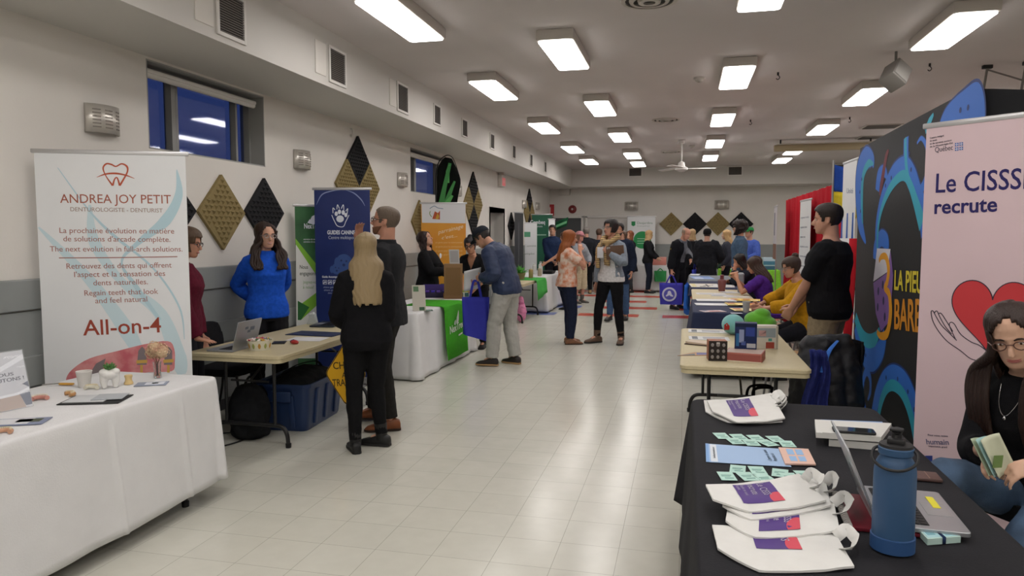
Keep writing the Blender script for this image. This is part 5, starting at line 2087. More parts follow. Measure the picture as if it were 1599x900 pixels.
# green runner hanging down the aisle side
RY0, RY1 = 8.35, 8.95
p0, p1 = atX(690, 480, -2.84), atX(722, 470, -2.84)
RY0, RY1 = p0.y, p1.y
t = thing('table_runner', 'bright green runner with a white leaf logo hanging over the white tablecloth', 'table runner', (-2.84, (RY0 + RY1) / 2, 0), PI / 2)
w = (RY1 - RY0) / 2
b = MB()
prof = [(0.50, 0.752), (0.2, 0.753), (0.06, 0.753), (0.005, 0.749), (-0.022, 0.735), (-0.032, 0.70), (-0.045, 0.5), (-0.062, 0.3), (-0.08, 0.09)]
b.grid(lambda u, v: V(((u - 0.5) * 2 * w, (lambda q: q[0] + (0.006 * math.sin(u * 9 + q[1] * 5) if q[1] < 0.72 else 0))(prof[min(8, int(v * 8 + 0.001))]), prof[min(8, int(v * 8 + 0.001))][1])), 14, 8)
b.build('runner_cloth', cloth('#46a529', v=0.05), t, solid=0.002)
mrun = Matrix.Rotation(R(-4.0), 4, 'X')
cwn = ink('#dde8d8')
o = ftext(t, 'NexTrees', (-w * 0.72, 0.40), (w * 0.78, 0.43), 0.095, cwn, 0.01, y=-0.064)
b = MB()
ribbon(b, [(-0.03, 0.50), (0.02, 0.56), (0.05, 0.66)], [0.05, 0.09, 0.004], -0.062)
ribbon(b, [(-0.10, 0.49), (-0.09, 0.52), (-0.07, 0.55)], [0.05, 0.05, 0.004], -0.062)
ribbon(b, [(0.02, 0.345), (0.1, 0.35), (0.18, 0.355)], 0.02, -0.072)
b.build('leaf_logo', cwn, t, smooth=False)
TZ2 = 0.7485


def card_stand(label, loc, rz, w, h, col, marks, tilt=-15, cat='card stand', name='card_stand'):
    t = thing(name, label, cat, loc, rz)
    M = Matrix.Rotation(R(tilt), 4, 'X')
    b = MB()
    b.box((0, 0, h / 2), (w, 0.004, h), bev=0.001)
    b.bm.transform(M)
    cd = b.build('card', ink(col), t, smooth=False)
    b = MB()
    b.box((0, 0.03, 0.003), (w, 0.09, 0.006), bev=0.002)
    b.build('stand_foot', mat('clear acrylic', '#f2f6fa', rough=0.05, alpha=0.14, spec=0.5), t)
    for x0, x1, z0, z1, c in marks:
        b = MB()
        b.box(((x0 + x1 - 1) / 2 * w, -0.0026, (z0 + z1) / 2 * h), ((x1 - x0) * w, 0.001, (z1 - z0) * h))
        b.bm.transform(M)
        b.build('printed_block', ink(c), t, smooth=False)
    return t


card_stand('tall beige menu card stand at the near corner of the green-runner table', on(655, 486, TZ2), 0.5, 0.15, 0.30, '#b9b5a8', ((0.1, 0.5, 0.75, 0.95, '#5a7a5a'), (0.5, 0.9, 0.02, 0.15, '#3a5a42')))
card_stand('white tent card with green leaves behind the purple box', on(675, 456, TZ2 + 0.02), 0.2, 0.16, 0.22, '#d6d9d4', ((0.1, 0.5, 0.7, 0.78, '#8a9a8a'), (0.6, 0.95, 0.1, 0.7, '#6a8f72')))
leaflet('leaflet', 'small dark green leaflet lying at the near corner of the green-runner table', on(669, 485, TZ2), 0.4, 0.10, 0.16, 0.003, '#3f5a50', ((0.2, 0.8, 0.3, 0.5, '#b8c8c0'),))
# purple gift box display
t = thing('gift_box', 'purple and black open display box on the green-runner table', 'box', on(680, 464, TZ2), 0.35)
MB().box((0, 0, 0.035), (0.34, 0.24, 0.07), bev=0.004).build('box_base', ink('#2b2440'), t)
MB().box((0, 0.12, 0.11), (0.34, 0.012, 0.12), rot=Matrix.Rotation(-0.3, 3, 'X'), bev=0.003).build('box_lid', ink('#3c2b6e'), t)
for k in range(4):
    MB().box((-0.11 + k * 0.075, -0.01, 0.078), (0.05, 0.16, 0.02), bev=0.006).build('inlay', ink(['#5a3aa0', '#4632b4', '#7a5ac0', '#352a78'][k]), t)
# product boxes
def carton(label, loc, rz, s, col, faces, name='carton', group=None, cat='box', th=0.0008):
    """printed cardboard box; faces = (face, u0, u1, v0, v1, colour), face in front/left/right/top"""
    t = thing(name, label, cat, loc, rz, group)
    MB().box((0, 0, s[2] / 2), s, bev=0.002).build('box_body', ink(col) if isinstance(col, str) else col, t)
    for f, u0, u1, v0, v1, c in faces:
        b = MB()
        if f == 'front':
            b.box(((u0 + u1 - 1) / 2 * s[0], -s[1] / 2 - th / 2, (v0 + v1) / 2 * s[2]), ((u1 - u0) * s[0], th, (v1 - v0) * s[2]))
        elif f == 'left':
            b.box((-s[0] / 2 - th / 2, -(u0 + u1 - 1) / 2 * s[1], (v0 + v1) / 2 * s[2]), (th, (u1 - u0) * s[1], (v1 - v0) * s[2]))
        elif f == 'right':
            b.box((s[0] / 2 + th / 2, (u0 + u1 - 1) / 2 * s[1], (v0 + v1) / 2 * s[2]), (th, (u1 - u0) * s[1], (v1 - v0) * s[2]))
        else:
            b.box(((u0 + u1 - 1) / 2 * s[0], (v0 + v1 - 1) / 2 * s[1], s[2] + th / 2), ((u1 - u0) * s[0], (v1 - v0) * s[1], th))
        b.build('printed_panel', ink(c), t, smooth=False)
    return t


carton('green and white tea-box display behind the purple box', on(700, 457, TZ2), 0.5, (0.22, 0.12, 0.13), '#2f4f3a', (('front', 0.05, 0.35, 0.1, 0.9, '#cfd6cc'), ('front', 0.42, 0.62, 0.2, 0.8, '#5d8a52'), ('front', 0.7, 0.95, 0.1, 0.85, '#d8dcd4')))
carton('small brown kraft box beside the purple display box', on(700, 466, TZ2), 0.5, (0.12, 0.10, 0.07), '#a5773f', (('front', 0.1, 0.9, 0.3, 0.6, '#8a5f2e'),))
carton('yellow-green and white carton at the far corner of the green-runner table', on(718, 465, TZ2), 0.6, (0.24, 0.14, 0.10), '#d5d8cc', (('top', 0.02, 0.98, 0.05, 0.95, '#a3b53e'), ('front', 0.05, 0.3, 0.15, 0.7, '#3f6a6a'), ('front', 0.37, 0.62, 0.15, 0.7, '#3f6a6a'), ('front', 0.7, 0.95, 0.15, 0.7, '#3f6a6a'), ('front', 0.0, 1, 0.78, 1, '#a3b53e')))


def flask(label, loc, r, h, col, cap, cat='water bottle', name='water_bottle', capr=0.6, group=None):
    t = thing(name, label, cat, loc, 0, group)
    b = MB()
    b.lathe([(r * 0.9, 0), (r, 0.008), (r, h * 0.80), (r * 0.93, h * 0.86), (r * capr, h * 0.92)], 24)
    b.build('bottle_body', mat('enamel ' + col, col, rough=0.4), t)
    MB().lathe([(r * capr + 0.001, h * 0.90), (r * capr + 0.003, h * 0.915), (r * capr + 0.003, h * 0.99), (r * capr - 0.003, h)], 20).build('bottle_cap', plastic(cap, 0.4), t)
    MB().tube(catmull([(-r * capr, 0, h * 0.96), (-r * capr * 0.9, 0, h * 1.05), (0, 0, h * 1.09), (r * capr * 0.9, 0, h * 1.05), (r * capr, 0, h * 0.96)], 4), 0.005, 6).build('carry_loop', plastic(cap, 0.4), t)
    return t


flask('teal water bottle on the green-runner table in front of the cardboard box', on(715, 457, TZ2), 0.045, 0.28, '#2f8090', '#24303a')
# cardboard box and grey binder further back
carton('open brown cardboard box on the green-runner table under the orange banner', (-3.06, 9.38, TZ2), 0.3, (0.25, 0.20, 0.47), mat('kraft board', '#8a6a48', rough=0.8), (('front', 0.1, 0.9, 0.1, 0.9, '#80613f'),))
card_stand('grey tablet standing upright on the cardboard box', (-3.04, 9.38, TZ2 + 0.471), 0.5, 0.14, 0.20, '#a5a3a0', ((0.1, 0.9, 0.1, 0.9, '#8f8d8b'),), name='tablet', cat='tablet')

# orange civic banner and green feather flag
U = rollup('orange and white banner headed CIVIQUE behind the woman with the badge', (-4.06, 10.8), (-3.36, 10.98), 2.10, mat('banner orange', '#e0a238', rough=0.45, col2='#dc8f30', scale=1.5))
decal('white_header', [U.pts([(658, 316), (727, 318), (727, 349), (659, 348)])], ink('#dfe0e4'), U.root, y=-0.0030)
U.t('CIVIQUE', (690, 342), (719, 342), 6, ink('#b0604a'))
U.t("l'association", (690, 334), (719, 335), 4, ink('#a58a90'))
b = MB()
b.mi = 0
b.face([V((p[0], -0.0052, p[1])) for p in U.pts([(675, 342), (679, 330), (684, 333), (687, 329), (687, 343)])])
b.mi = 1
b.face([V((p[0], -0.0055, p[1])) for p in U.pts([(680, 342), (683, 333), (686, 338), (684, 343)])])
b.mi = 2
ribbon(b, U.pts([(671, 326), (678, 322), (684, 325), (692, 326)]), 0.012, -0.0054)
b.mi = 3
ribbon(b, U.pts([(672, 330), (671, 334), (674, 339)]), 0.012, -0.0054)
b.build('house_logo', [ink('#b85a3c'), ink('#c9a040'), ink('#8a9ab0'), ink('#7f9a5a')], U.root, smooth=False)
cw_ = ink('#f0dfc0')
U.t('parrainage', (684, 366), (724, 356), 6, cw_, shear=0.3)
U.t("c'est...", (690, 374), (714, 370), 5, cw_, shear=0.3)
for yy in (380, 386.5, 393, 399):
    U.t('un geste pour la communauté', (680, yy), (722, yy), 2.6, ink('#ecc88e'))


def feather_flag(label, loc, rz, hgt, w, col, polys, pc, group=None):
    t = thing('feather_flag', label, 'flag', loc, rz, group)
    b = MB()
    b.tube(catmull([(-w / 2, 0, 0.0), (-w / 2, 0, hgt * 0.7), (-w / 2 + 0.02, 0, hgt * 0.93), (-w * 0.1, 0, hgt), (w * 0.25, 0, hgt * 0.985), (w * 0.55, 0, hgt * 0.87)], 6), [0.014 - 0.0003 * k for k in range(31)], 8)
    b.build('flag_pole', m_dark, t)
    MB().lathe([(0.11, 0), (0.11, 0.02), (0.05, 0.035), (0.03, 0.1)], 20, c=(-w / 2, 0, 0)).build('flag_base', m_dark, t)
    L = catmull([(-w / 2 + 0.01, 0, hgt * 0.18), (-w / 2 + 0.01, 0, hgt * 0.5), (-w / 2 + 0.012, 0, hgt * 0.78), (-w / 2 + 0.03, 0, hgt * 0.93), (-w * 0.1, 0, hgt * 0.995)], 5)
    Rr = catmull([(w * 0.1, 0, hgt * 0.18), (w * 0.25, 0, hgt * 0.5), (w * 0.42, 0, hgt * 0.75), (w * 0.55, 0, hgt * 0.87), (w * 0.2, 0, hgt * 0.985)], 5)
    b = MB()
    n = len(L)
    b.grid(lambda u, v: L[int(v * (n - 1) + .001)].lerp(Rr[int(v * (n - 1) + .001)], u) + V((0, 0.02 * math.sin(u * 6 + v * 7), 0)), 8, n - 1)
    b.build('flag_cloth', cloth(col, v=0.05, b=0.1), t, solid=0.003, solid_off=0)
    b = MB()
    for q in polys:
        b.mi = q[0]
        ribbon(b, [(p[0] * w, p[1] * hgt) for p in q[1]], q[2], -0.03)
    b.build('flag_print', [ink(c) for c in pc], t, smooth=False)
    return t


p = atY(699, 300, 11.25)
feather_flag('tall black feather flag with green leaf print behind the orange banner', (p.x, 11.25, 0), R(25), 2.88, 0.38, '#121614',
             [(0, [(-0.3, 0.72), (-0.15, 0.82), (0.1, 0.96)], [0.10, 0.07, 0.05]), (0, [(-0.1, 0.70), (0.05, 0.78), (0.30, 0.86)], [0.14, 0.07, 0.03]), (1, [(-0.35, 0.62), (-0.1, 0.72), (0.2, 0.78)], [0.08, 0.10, 0.03]), (0, [(-0.3, 0.5), (-0.2, 0.6), (0.05, 0.66)], [0.16, 0.12, 0.06]), (1, [(0.0, 0.85), (0.0, 0.91), (0.08, 0.95)], [0.05, 0.06, 0.02])], ['#3f8a48', '#57a85c'])
# pink bag under the bare table
t = thing('pink_bag', 'soft pink bag on the floor behind the man in the navy jacket', 'bag', (-2.92, 12.95, 0))
mb = MB()
mb.ell((0, 0, 0.19), (0.10, 0.09, 0.19))
mb.ell((0.0, 0, 0.40), (0.055, 0.05, 0.09))
remesh(mb, 'bag_body', cloth('#d98ab0'), 0.012, 2, wrinkle(0.012, 12, 3)).parent = t
MB().lathe([(0.06, 0.34), (0.064, 0.345), (0.064, 0.355), (0.06, 0.36)], 16, caps=False).build('tie_ribbon', cloth('#c46a96'), t)
# ================================================================== right side: health-centre booth in front
t4 = folding_table('long folding table under the black cloth at the health-centre booth', 0.06, 0.93, 1.45, 3.92)
m_cloth_b = mat('black tablecloth', '#232327', rough=0.85, var=0.06, scale=10, bump=0.15, bscale=160, spec=0.2)
drape('tablecloth', 'black cloth draped over the long health-centre table', 0.06, 0.93, 1.45, 3.92, 0.74, lambda x, y: 0.20 + 0.03 * math.sin(y * 3.1), m_cloth_b, amp=0.018, seed=5, flare=0.03, rc=0.06)
# crease lines where the cloth was folded
TB = 0.7485


def quadmap(BL, BR, FR, FL, zf, cutc=0.0, bow=0.0):
    def f(u, v):
        v2 = v + (cutc * (max(0.0, 1 - u / 0.28)) ** 1.2 * (1 - v) if cutc else 0.0)
        p = (FL * (1 - u) + FR * u) * (1 - v2) + (BL * (1 - u) + BR * u) * v2
        p = p + (FL - BL) * (bow * 4 * u * (1 - u) * (1 - v))
        return V((p.x, p.y, zf(u, v)))
    return f


m_tote = mat('white nonwoven', '#dcdcd9', rough=0.8, var=0.02, scale=20, bump=0.1, bscale=300)
cPur, cRed, cWh = ink('#4f3380'), ink('#d14a5c'), ink('#d8d2e0')


def tote(label, BL, BR, FR, FL, z0, th, lift, prt=(0.26, 0.62, 0.14, 0.86), strap=1, seed=0, group='white tote bags'):
    c = (BL + BR + FR + FL) / 4
    t = thing('tote_bag', label, 'tote bag', (c.x, c.y, z0), 0, group)
    q = [V((p.x - c.x, p.y - c.y, 0)) for p in (BL, BR, FR, FL)]

    def zt(u, v):
        e = 1 - max(abs(2 * u - 1), abs(2 * v - 1)) ** 6
        return th * (0.45 + 0.55 * e) + lift * ((2 * u - 1) ** 2 * 0.8 + 0.25 * v) + 0.003 * noise.noise(V((u * 5 + seed, v * 5, seed)))

    def zb(u, v):
        return zt(u, v) - th * (0.9 if 0.02 < u < 0.98 and 0.02 < v < 0.98 else 0.45)
    ft, fb = quadmap(*q, zt, 0.42, 0.06), quadmap(*q, lambda u, v: max(0.0005, zb(u, v)), 0.42, 0.06)
    b = MB()
    n1, n2 = 22, 14
    b.grid(ft, n1, n2)
    b.grid(fb, n1, n2)
    eds = [(i / n1, 0.0) for i in range(n1 + 1)] + [(1.0, j / n2) for j in range(1, n2 + 1)] + [(1 - i / n1, 1.0) for i in range(1, n1 + 1)] + [(0.0, 1 - j / n2) for j in range(1, n2)]
    b.loft([[fb(u, v) for u, v in eds], [ft(u, v) for u, v in eds]], caps=False)
    bmesh.ops.remove_doubles(b.bm, verts=b.bm.verts[:], dist=0.0004)
    bag = b.build('bag_body', m_tote, t, ang=60)
    # printed block
    u0, u1, v0, v1 = prt
    P = lambda u, v, o: ft(u, v) + V((0, 0, o))
    b = MB()
    b.grid(lambda a, d: P(u0 + (u1 - u0) * a, v0 + (v1 - v0) * d, 0.0012), 10, 8)
    b.build('printed_block', cPur, t)
    b = MB()
    cc = [(u1 - 0.03 + 0.09 * math.cos(a), v0 + 0.10 + 0.20 * math.sin(a)) for a in [2 * PI * k / 24 for k in range(24)]]
    b.face([P(min(u1, max(u0, a)), min(v1, max(v0, d)), 0.0019) for a, d in cc])
    b.build('red_circle_print', cRed, t)
    o = text('Le CISSS\nrecrute', 1.0, cWh, t, None, 'LEFT', 0.01, line=0.95)
    me = o.data
    X_ = [v.co.x for v in me.vertices]
    Y_ = [v.co.y for v in me.vertices]
    for v in me.vertices:
        a = (v.co.x - min(X_)) / (max(X_) - min(X_))
        d = (v.co.y - min(Y_)) / (max(Y_) - min(Y_))
        v.co = P(u0 + (u1 - u0) * (0.35 + 0.45 * d), v1 - (v1 - v0) * (0.06 + 0.62 * a), 0.0022)
    o = text('Emplois en santé\nPostulez', 1.0, cWh, t, None, 'LEFT', 0.0, line=0.95)
    me = o.data
    X_ = [v.co.x for v in me.vertices]
    Y_ = [v.co.y for v in me.vertices]
    for v in me.vertices:
        a = (v.co.x - min(X_)) / (max(X_) - min(X_))
        d = (v.co.y - min(Y_)) / (max(Y_) - min(Y_))
        v.co = P(u0 + (u1 - u0) * (0.06 + 0.2 * d), v1 - (v1 - v0) * (0.06 + 0.55 * a), 0.0022)
    # straps
    rr = random.Random(seed)
    ex = (q[1] - q[0]).normalized()
    for k in range(strap):
        v_a, v_b = 0.42 + 0.1 * k, 0.74 + 0.08 * k
        a, d = ft(0.985, v_a), ft(0.985, v_b)
        L_ = rr.uniform(0.035, 0.05)
        zz = max(0.004, th * 0.4)
        pts = catmull([a, a + ex * L_ * 0.5 + V((0, -0.02, 0.012)), a + ex * L_ + V((0, 0.02, 0.02)), (a + d) / 2 + ex * (L_ * 1.15) + V((0, 0.02, 0.012)), d + ex * L_ * 0.8 + V((0, 0.01, 0.02)), d + ex * L_ * 0.35 + V((0, 0, 0.012)), d], 6)
        b = MB()
        b.tube(pts, 0.016, 8, flat=0.14, up=(0.3, 0, 1))
        b.build('strap', m_tote, t)
    return t


def W(px, py, z):
    return atz(px, py, z)


dy = V((0.03, 0.27, 0))
tote('near white tote bag, lowest and frontmost of the overlapping pile', W(1112, 824, .753), W(1300, 830, .753), W(1334, 888, .753), W(1128, 889, .753), TB, 0.014, 0.006, seed=1, prt=(0.30, 0.66, 0.40, 1.0))
a, d = W(1129, 842, .766), W(1311, 832, .766)
tote('white tote bag second from the bottom of the overlapping pile', a + dy, d + dy, d, a, TB + 0.014, 0.014, 0.010, seed=2, prt=(0.30, 0.66, 0.10, 0.7))
a, d = W(1124, 817, .780), W(1297, 795, .780)
tote('white tote bag second from the top of the overlapping pile', a + dy, d + dy, d, a, TB + 0.028, 0.014, 0.012, seed=3, prt=(0.28, 0.64, 0.08, 0.66))
tote('topmost white tote bag of the overlapping pile, print fully showing', W(1102, 761, .80), W(1247, 744, .80), W(1290, 784, .80), W(1122, 800, .80), TB + 0.042, 0.014, 0.012, seed=4, prt=(0.25, 0.64, 0.16, 0.84))
tote('white tote bag under the single one at the far end of the black table', W(1099, 627, .752), W(1207, 622, .752), W(1222, 660, .752), W(1104, 658, .752), TB, 0.012, 0.004, seed=5, group='white tote bags', strap=2)
tote('upper white tote bag lying alone at the far end of the black table', W(1104, 629, .764), W(1204, 617, .764), W(1226, 656, .764), W(1120, 660, .764), TB + 0.0125, 0.014, 0.008, seed=6, strap=2)

# small mint cards in two rows
mc, mi_ = '#b2d6cc', '#7fa8a0'
rowsC = [[(1127, 681), (1154, 683), (1181, 684.5), (1211, 686)], [(1148, 689.5), (1173, 692), (1198, 692.5), (1229, 694)], [(1152, 733), (1183, 735), (1218, 739), (1257, 742)], [(1135, 744.5), (1167, 745), (1195, 748), (1234, 746)]]
names_r = ['back line beyond the flyer', 'front line beyond the flyer', 'back line nearer than the flyer', 'front line nearer than the flyer']
oC = ['first', 'second', 'third', 'fourth']
skew = [[0.25, 0.3, 0.3, 0.28], [0.3, 0.2, 0.5, 0.1], [-0.1, 0.1, -0.15, 0.2], [0.15, 0.3, 0.42, 0.2]]
for i, rw in enumerate(rowsC):
    for k, (px, py) in enumerate(rw):
        p = W(px, py, TB)
        leaflet('business_card', '%s mint green card from the left edge, %s' % (oC[k], names_r[i]), (p.x, p.y, TB + (0.0012 if i in (1, 3) else 0.0)), skew[i][k], 0.056, 0.092, 0.0011, mc,
                ((0.15, 0.8, 0.55, 0.62, mi_), (0.15, 0.7, 0.42, 0.47, mi_), (0.3, 0.85, 0.2, 0.3, mi_)), cat='card', group='mint cards')


# long blue flyer and booklet
def flatquad(name, label, cat, pts, z, th, col, marks, edge=None, group=None):
    P = [W(px, py, z) for px, py in pts]          # BL BR FR FL
    c = sum(P, V()) / 4
    t = thing(name, label, cat, (c.x, c.y, z), 0, group)
    q = [V((p.x - c.x, p.y - c.y, 0)) for p in P]
    b = MB()
    b.loft([[V((p.x, p.y, zz)) for p in q] for zz in (0, th)])
    b.build('sheet', ink(col), t, smooth=False)
    f = quadmap(q[0], q[1], q[2], q[3], lambda u, v: th)
    for i, (u0, u1, v0, v1, cc) in enumerate(marks):
        b = MB()
        b.loft([[f(u, v) + V((0, 0, o)) for u, v in ((u0, v0), (u1, v0), (u1, v1), (u0, v1))] for o in (0.0001, 0.0007 + 0.0004 * i / len(marks))])
        b.build('printed_block', ink(cc), t, smooth=False)
    return t, f


t, f = flatquad('flyer', 'long pale blue flyer between the two groups of mint cards', 'flyer', [(1101.5, 693.5), (1216, 701.5), (1236, 730), (1102.5, 722)], TB, 0.0015, '#9cb8dc', ((0.06, 0.145, 0.03, 0.97, '#d5dde6'), (0.0, 0.04, 0.0, 1.0, '#7fa6d8')))


def maptext(t, f, s, m, u0, u1, v0, v1, th, turn=True):
    o = text(s, 1.0, m, t, None, 'LEFT', 0.005)
    me = o.data
    X_ = [v.co.x for v in me.vertices]
    Y_ = [v.co.y for v in me.vertices]
    for v in me.vertices:
        a = (v.co.x - min(X_)) / (max(X_) - min(X_))
        d = (v.co.y - min(Y_)) / (max(Y_) - min(Y_))
        if turn:
            v.co = f(u0 + (u1 - u0) * (1 - d), v0 + (v1 - v0) * a) + V((0, 0, th))
        else:
            v.co = f(u0 + (u1 - u0) * a, v0 + (v1 - v0) * d) + V((0, 0, th))


maptext(t, f, 'Information', ink('#5a6a84'), 0.085, 0.12, 0.2, 0.8, 0.0014)
maptext(t, f, 'Centre de santé\nPostulez ici', ink('#4a6796'), 0.76, 0.88, 0.25, 0.85, 0.0014)
flatquad('booklet', 'peach and blue booklet overlapping the end of the pale blue flyer', 'booklet', [(1215.5, 701), (1262, 703.5), (1274, 727.5), (1226, 726.5)], TB + 0.0024, 0.006, '#dcb7a8', ((0.22, 0.45, 0.15, 0.45, '#8fb4dc'), (0.22, 0.45, 0.55, 0.9, '#8fb4dc'), (0.52, 0.75, 0.15, 0.45, '#8fb4dc'), (0.52, 0.75, 0.55, 0.9, '#8fb4dc')))
# white boxes, blue folder and phone
flatquad('paper_ream', 'lower white box of the stack behind the silver laptop', 'box', [(1296, 678), (1375, 685), (1375, 704), (1294, 697)], TB, 0.028, '#cfcfcb', ())
flatquad('folder', 'thin blue folder sticking out behind the white box stack', 'folder', [(1281, 657.5), (1378, 661), (1378, 668), (1282, 664)], TB + 0.0285, 0.006, '#7e9fd0', ((0.0, 0.25, 0.1, 0.9, '#9fb8de'),))
flatquad('paper_box', 'upper white flat box of the stack, with the phone on it', 'box', [(1272, 663), (1392, 669), (1376, 691), (1274, 684)], TB + 0.0285 + 0.0065, 0.022, '#d3d3cf', ((0.1, 0.85, -0.0, 0.04, '#a8a8a4'),))
p = W(1333, 674, TB + 0.06)
t = thing('smartphone', 'black smartphone lying face up on the white box stack', 'phone', (p.x, p.y, TB + 0.0285 + 0.0065 + 0.0235), -0.06)
MB().prism(rrect(-0.08, 0.08, -0.038, 0.038, 0.012, 4), 0, 0.009).build('phone_case', m_dark, t, bevel=0.002)
MB().prism(rrect(-0.076, 0.076, -0.034, 0.034, 0.010, 4), 0.009, 0.0098).build('phone_screen', mat('phone glass', '#101418', rough=0.05, spec=0.7), t)
# laptop on a red spiral folder
nr, fr_, nl = W(1516, 834, 0.765), W(1450, 753, 0.765), W(1368, 829, 0.765)
ax = (fr_ - nr)
ax.z = 0
ax.normalize()                                        # along the hinge, away from the camera
rzl = math.atan2(ax.y, ax.x)                          # local +x along the hinge direction
c = (nr + nl) / 2 + ax * 0.17
LZ = TB + 0.012
# local -y must point to the right (towards the user): rotate so that local x = -ax ... y = left
rz = math.atan2(ax.y, ax.x)
t, M, lid = laptop('open silver laptop facing the seated woman on the black table', (c.x, c.y, LZ), rz, 0.345, 0.245, 112, '#b4b7bb', kb='#1c1d20', h=0.235)
MB().box((-0.02 + 0.08, -0.08, 0.0172), (0.10, 0.022, 0.0012)).build('yellow_sticker', ink('#d8cf3c'), t, smooth=False)
MB().prism(circle(0, 0, 0.02, 16), 0.006, 0.0066, M @ Matrix.Translation((0, -0.12, 0))).build('lid_emblem', mat('lid emblem', '#8f9296', rough=0.2, metal=0.8), lid)
nb = thing('spiral_notebook', 'dark red spiral notebook lying under the silver laptop', 'notebook', (c.x - 0.045, c.y - 0.02, TB), rz)
MB().box((0.0, 0.01, 0.0055), (0.30, 0.275, 0.011), bev=0.002).build('cover', ink('#7a2230'), nb)
b = MB()
b.box((0.0, 0.008, 0.0055), (0.292, 0.268, 0.008))
for k in range(22):
    x_ = -0.14 + k * 0.28 / 21
    ring = MB()
    b.tube([(x_, 0.150 + 0.009 * math.cos(a), 0.007 + 0.009 * math.sin(a)) for a in [2 * PI * q / 10 for q in range(11)]], 0.0024, 5, caps=False)
b.build('spiral_wire', mat('wire', '#d8d4d0', rough=0.4), nb)
# brown wallet behind the laptop
p = W(1436, 750, TB)
t = thing('wallet', 'flat brown wallet just behind the silver laptop', 'wallet', (p.x + 0.012, p.y + 0.03, TB), rz)
MB().box((0, 0, 0.006), (0.09, 0.12, 0.012), bev=0.004).build('wallet_leather', mat('brown leather', '#5a4440', rough=0.5, bump=0.2, bscale=200), t)
MB().box((0, -0.02, 0.0122), (0.08, 0.003, 0.001)).build('seam', mat('seam', '#8c7466', rough=0.5), t)
# big blue bottle
p = W(1393, 858, TB)
t = thing('water_bottle', 'big matte blue insulated bottle with a black spout lid on the black table', 'water bottle', (p.x, p.y, TB), R(-20))
rB = 0.0535
mBl = mat('matte blue steel', '#34557a', rough=0.45, var=0.03, scale=5, bump=0.03, bscale=300)
b = MB()
b.lathe([(rB * 0.9, 0), (rB, 0.006), (rB, 0.215), (rB * 0.985, 0.228), (rB * 0.93, 0.243), (rB * 0.82, 0.256), (rB * 0.74, 0.262), (rB * 0.74, 0.275)], 40)
b.build('bottle_body', mBl, t)
MB().lathe([(rB * 0.9, -0.0), (rB + 0.003, 0.004), (rB + 0.0032, 0.042), (rB + 0.0005, 0.044)], 40).build('base_boot', mat('blue silicone', '#2b4f80', rough=0.6), t)
b = MB()
b.lathe([(rB * 0.76, 0.268), (rB * 0.83, 0.272), (rB * 0.84, 0.288), (rB * 0.78, 0.292)], 36)
b.build('lid_collar', mBl, t)
b = MB()
b.lathe([(rB * 0.70, 0.288), (rB * 0.80, 0.290), (rB * 0.78, 0.298), (rB * 0.3, 0.300)], 36)
lid_ = b.build('lid', m_dark, t)
b = MB()
b.box((0, 0.0, 0.306), (0.044, 0.036, 0.016), bev=0.004)
b.tube([(0, 0.004, 0.312), (0, 0.006, 0.326), (0, 0.0, 0.336)], [0.013, 0.013, 0.014], 12)
b.box((0, -0.001, 0.338), (0.034, 0.024, 0.008), bev=0.003)
b.build('spout', m_dark, lid_)
b = MB()
rl = rB * 0.92
b.tube(catmull([(-0.040, 0.0, 0.286), (-0.053, -0.018, 0.280), (-0.053, -0.045, 0.262), (-0.030, -0.062, 0.246), (0.0, -0.067, 0.241), (0.030, -0.062, 0.246), (0.053, -0.045, 0.262), (0.053, -0.018, 0.280), (0.040, 0.0, 0.286)], 6), 0.0042, 8)
b.build('carry_loop', m_dark, t)
# strapped stack of mint notes
flatq = [(1432, 835), (1480, 833), (1500, 848), (1448, 852)]
t, f = flatquad('card_bundle', 'thick bundle of mint cards held by a dark elastic band beside the bottle', 'card bundle', flatq, TB, 0.018, '#b7d3cc', ((0.05, 0.95, 0.1, 0.9, '#a9d0d6'), (0.1, 0.35, 0.3, 0.7, '#7fb0bc'), (0.62, 0.9, 0.2, 0.6, '#7fb0bc')))
b = MB()
for u_ in (0.50,):
    b.loft([[f(u_ - 0.05, v) + V((0, 0, o)) for v, o in ((-0.02, -0.0178), (-0.02, 0.0015), (1.02, 0.0015), (1.02, -0.0178))], [f(u_ + 0.05, v) + V((0, 0, o)) for v, o in ((-0.02, -0.0178), (-0.02, 0.0015), (1.02, 0.0015), (1.02, -0.0178))]], caps=False)
b.build('elastic_band', cloth('#1f3050'), t, solid=0.0008)

# ---- pink recruiting banner
m_pink = mat('banner pink', '#d8c0c6', rough=0.5, var=0.02, scale=3)
U = rollup('pale pink banner reading Le CISSSM recrute with a heart on a hand', (1.20, 4.20), (1.83, 3.62), 2.17, m_pink)
bP = U
cN = ink('#2b2560')
h1 = abs(U.loc(1460, 299)[1] - U.loc(1460, 277)[1]) / 0.98
pl = U.loc(1460, 300)
o = ftext(U.root, 'Le CISSSME', U.loc(1461, 301), (lambda a, b_: (a[0] + (b_[0] - a[0]) * 1.0, a[1] + (b_[1] - a[1]) * 1.0))(U.loc(1461, 301), (U.loc(1595, 289)[0] + 0.14, U.loc(1461, 301)[1] + 0.0)), 0.098, cN, 0.008)
U.t('recrute', (1459, 334), (1557, 330), 22, cN, 0.02)
for i, s_ in enumerate(('Centre intégré', 'de santé', 'et de services sociaux', 'de la Montérégie-Est')):
    a = (1452, 217 + i * 4.6)
    L_ = [22, 11, 34, 36][i]
    U.t(s_, a, (1452 + L_, 217 + i * 4.6 - L_ * 0.18), 2.8, ink('#55505a'))
U.t('Québec', (1460, 238), (1488, 234), 8, ink('#5a5560'))
b = MB()
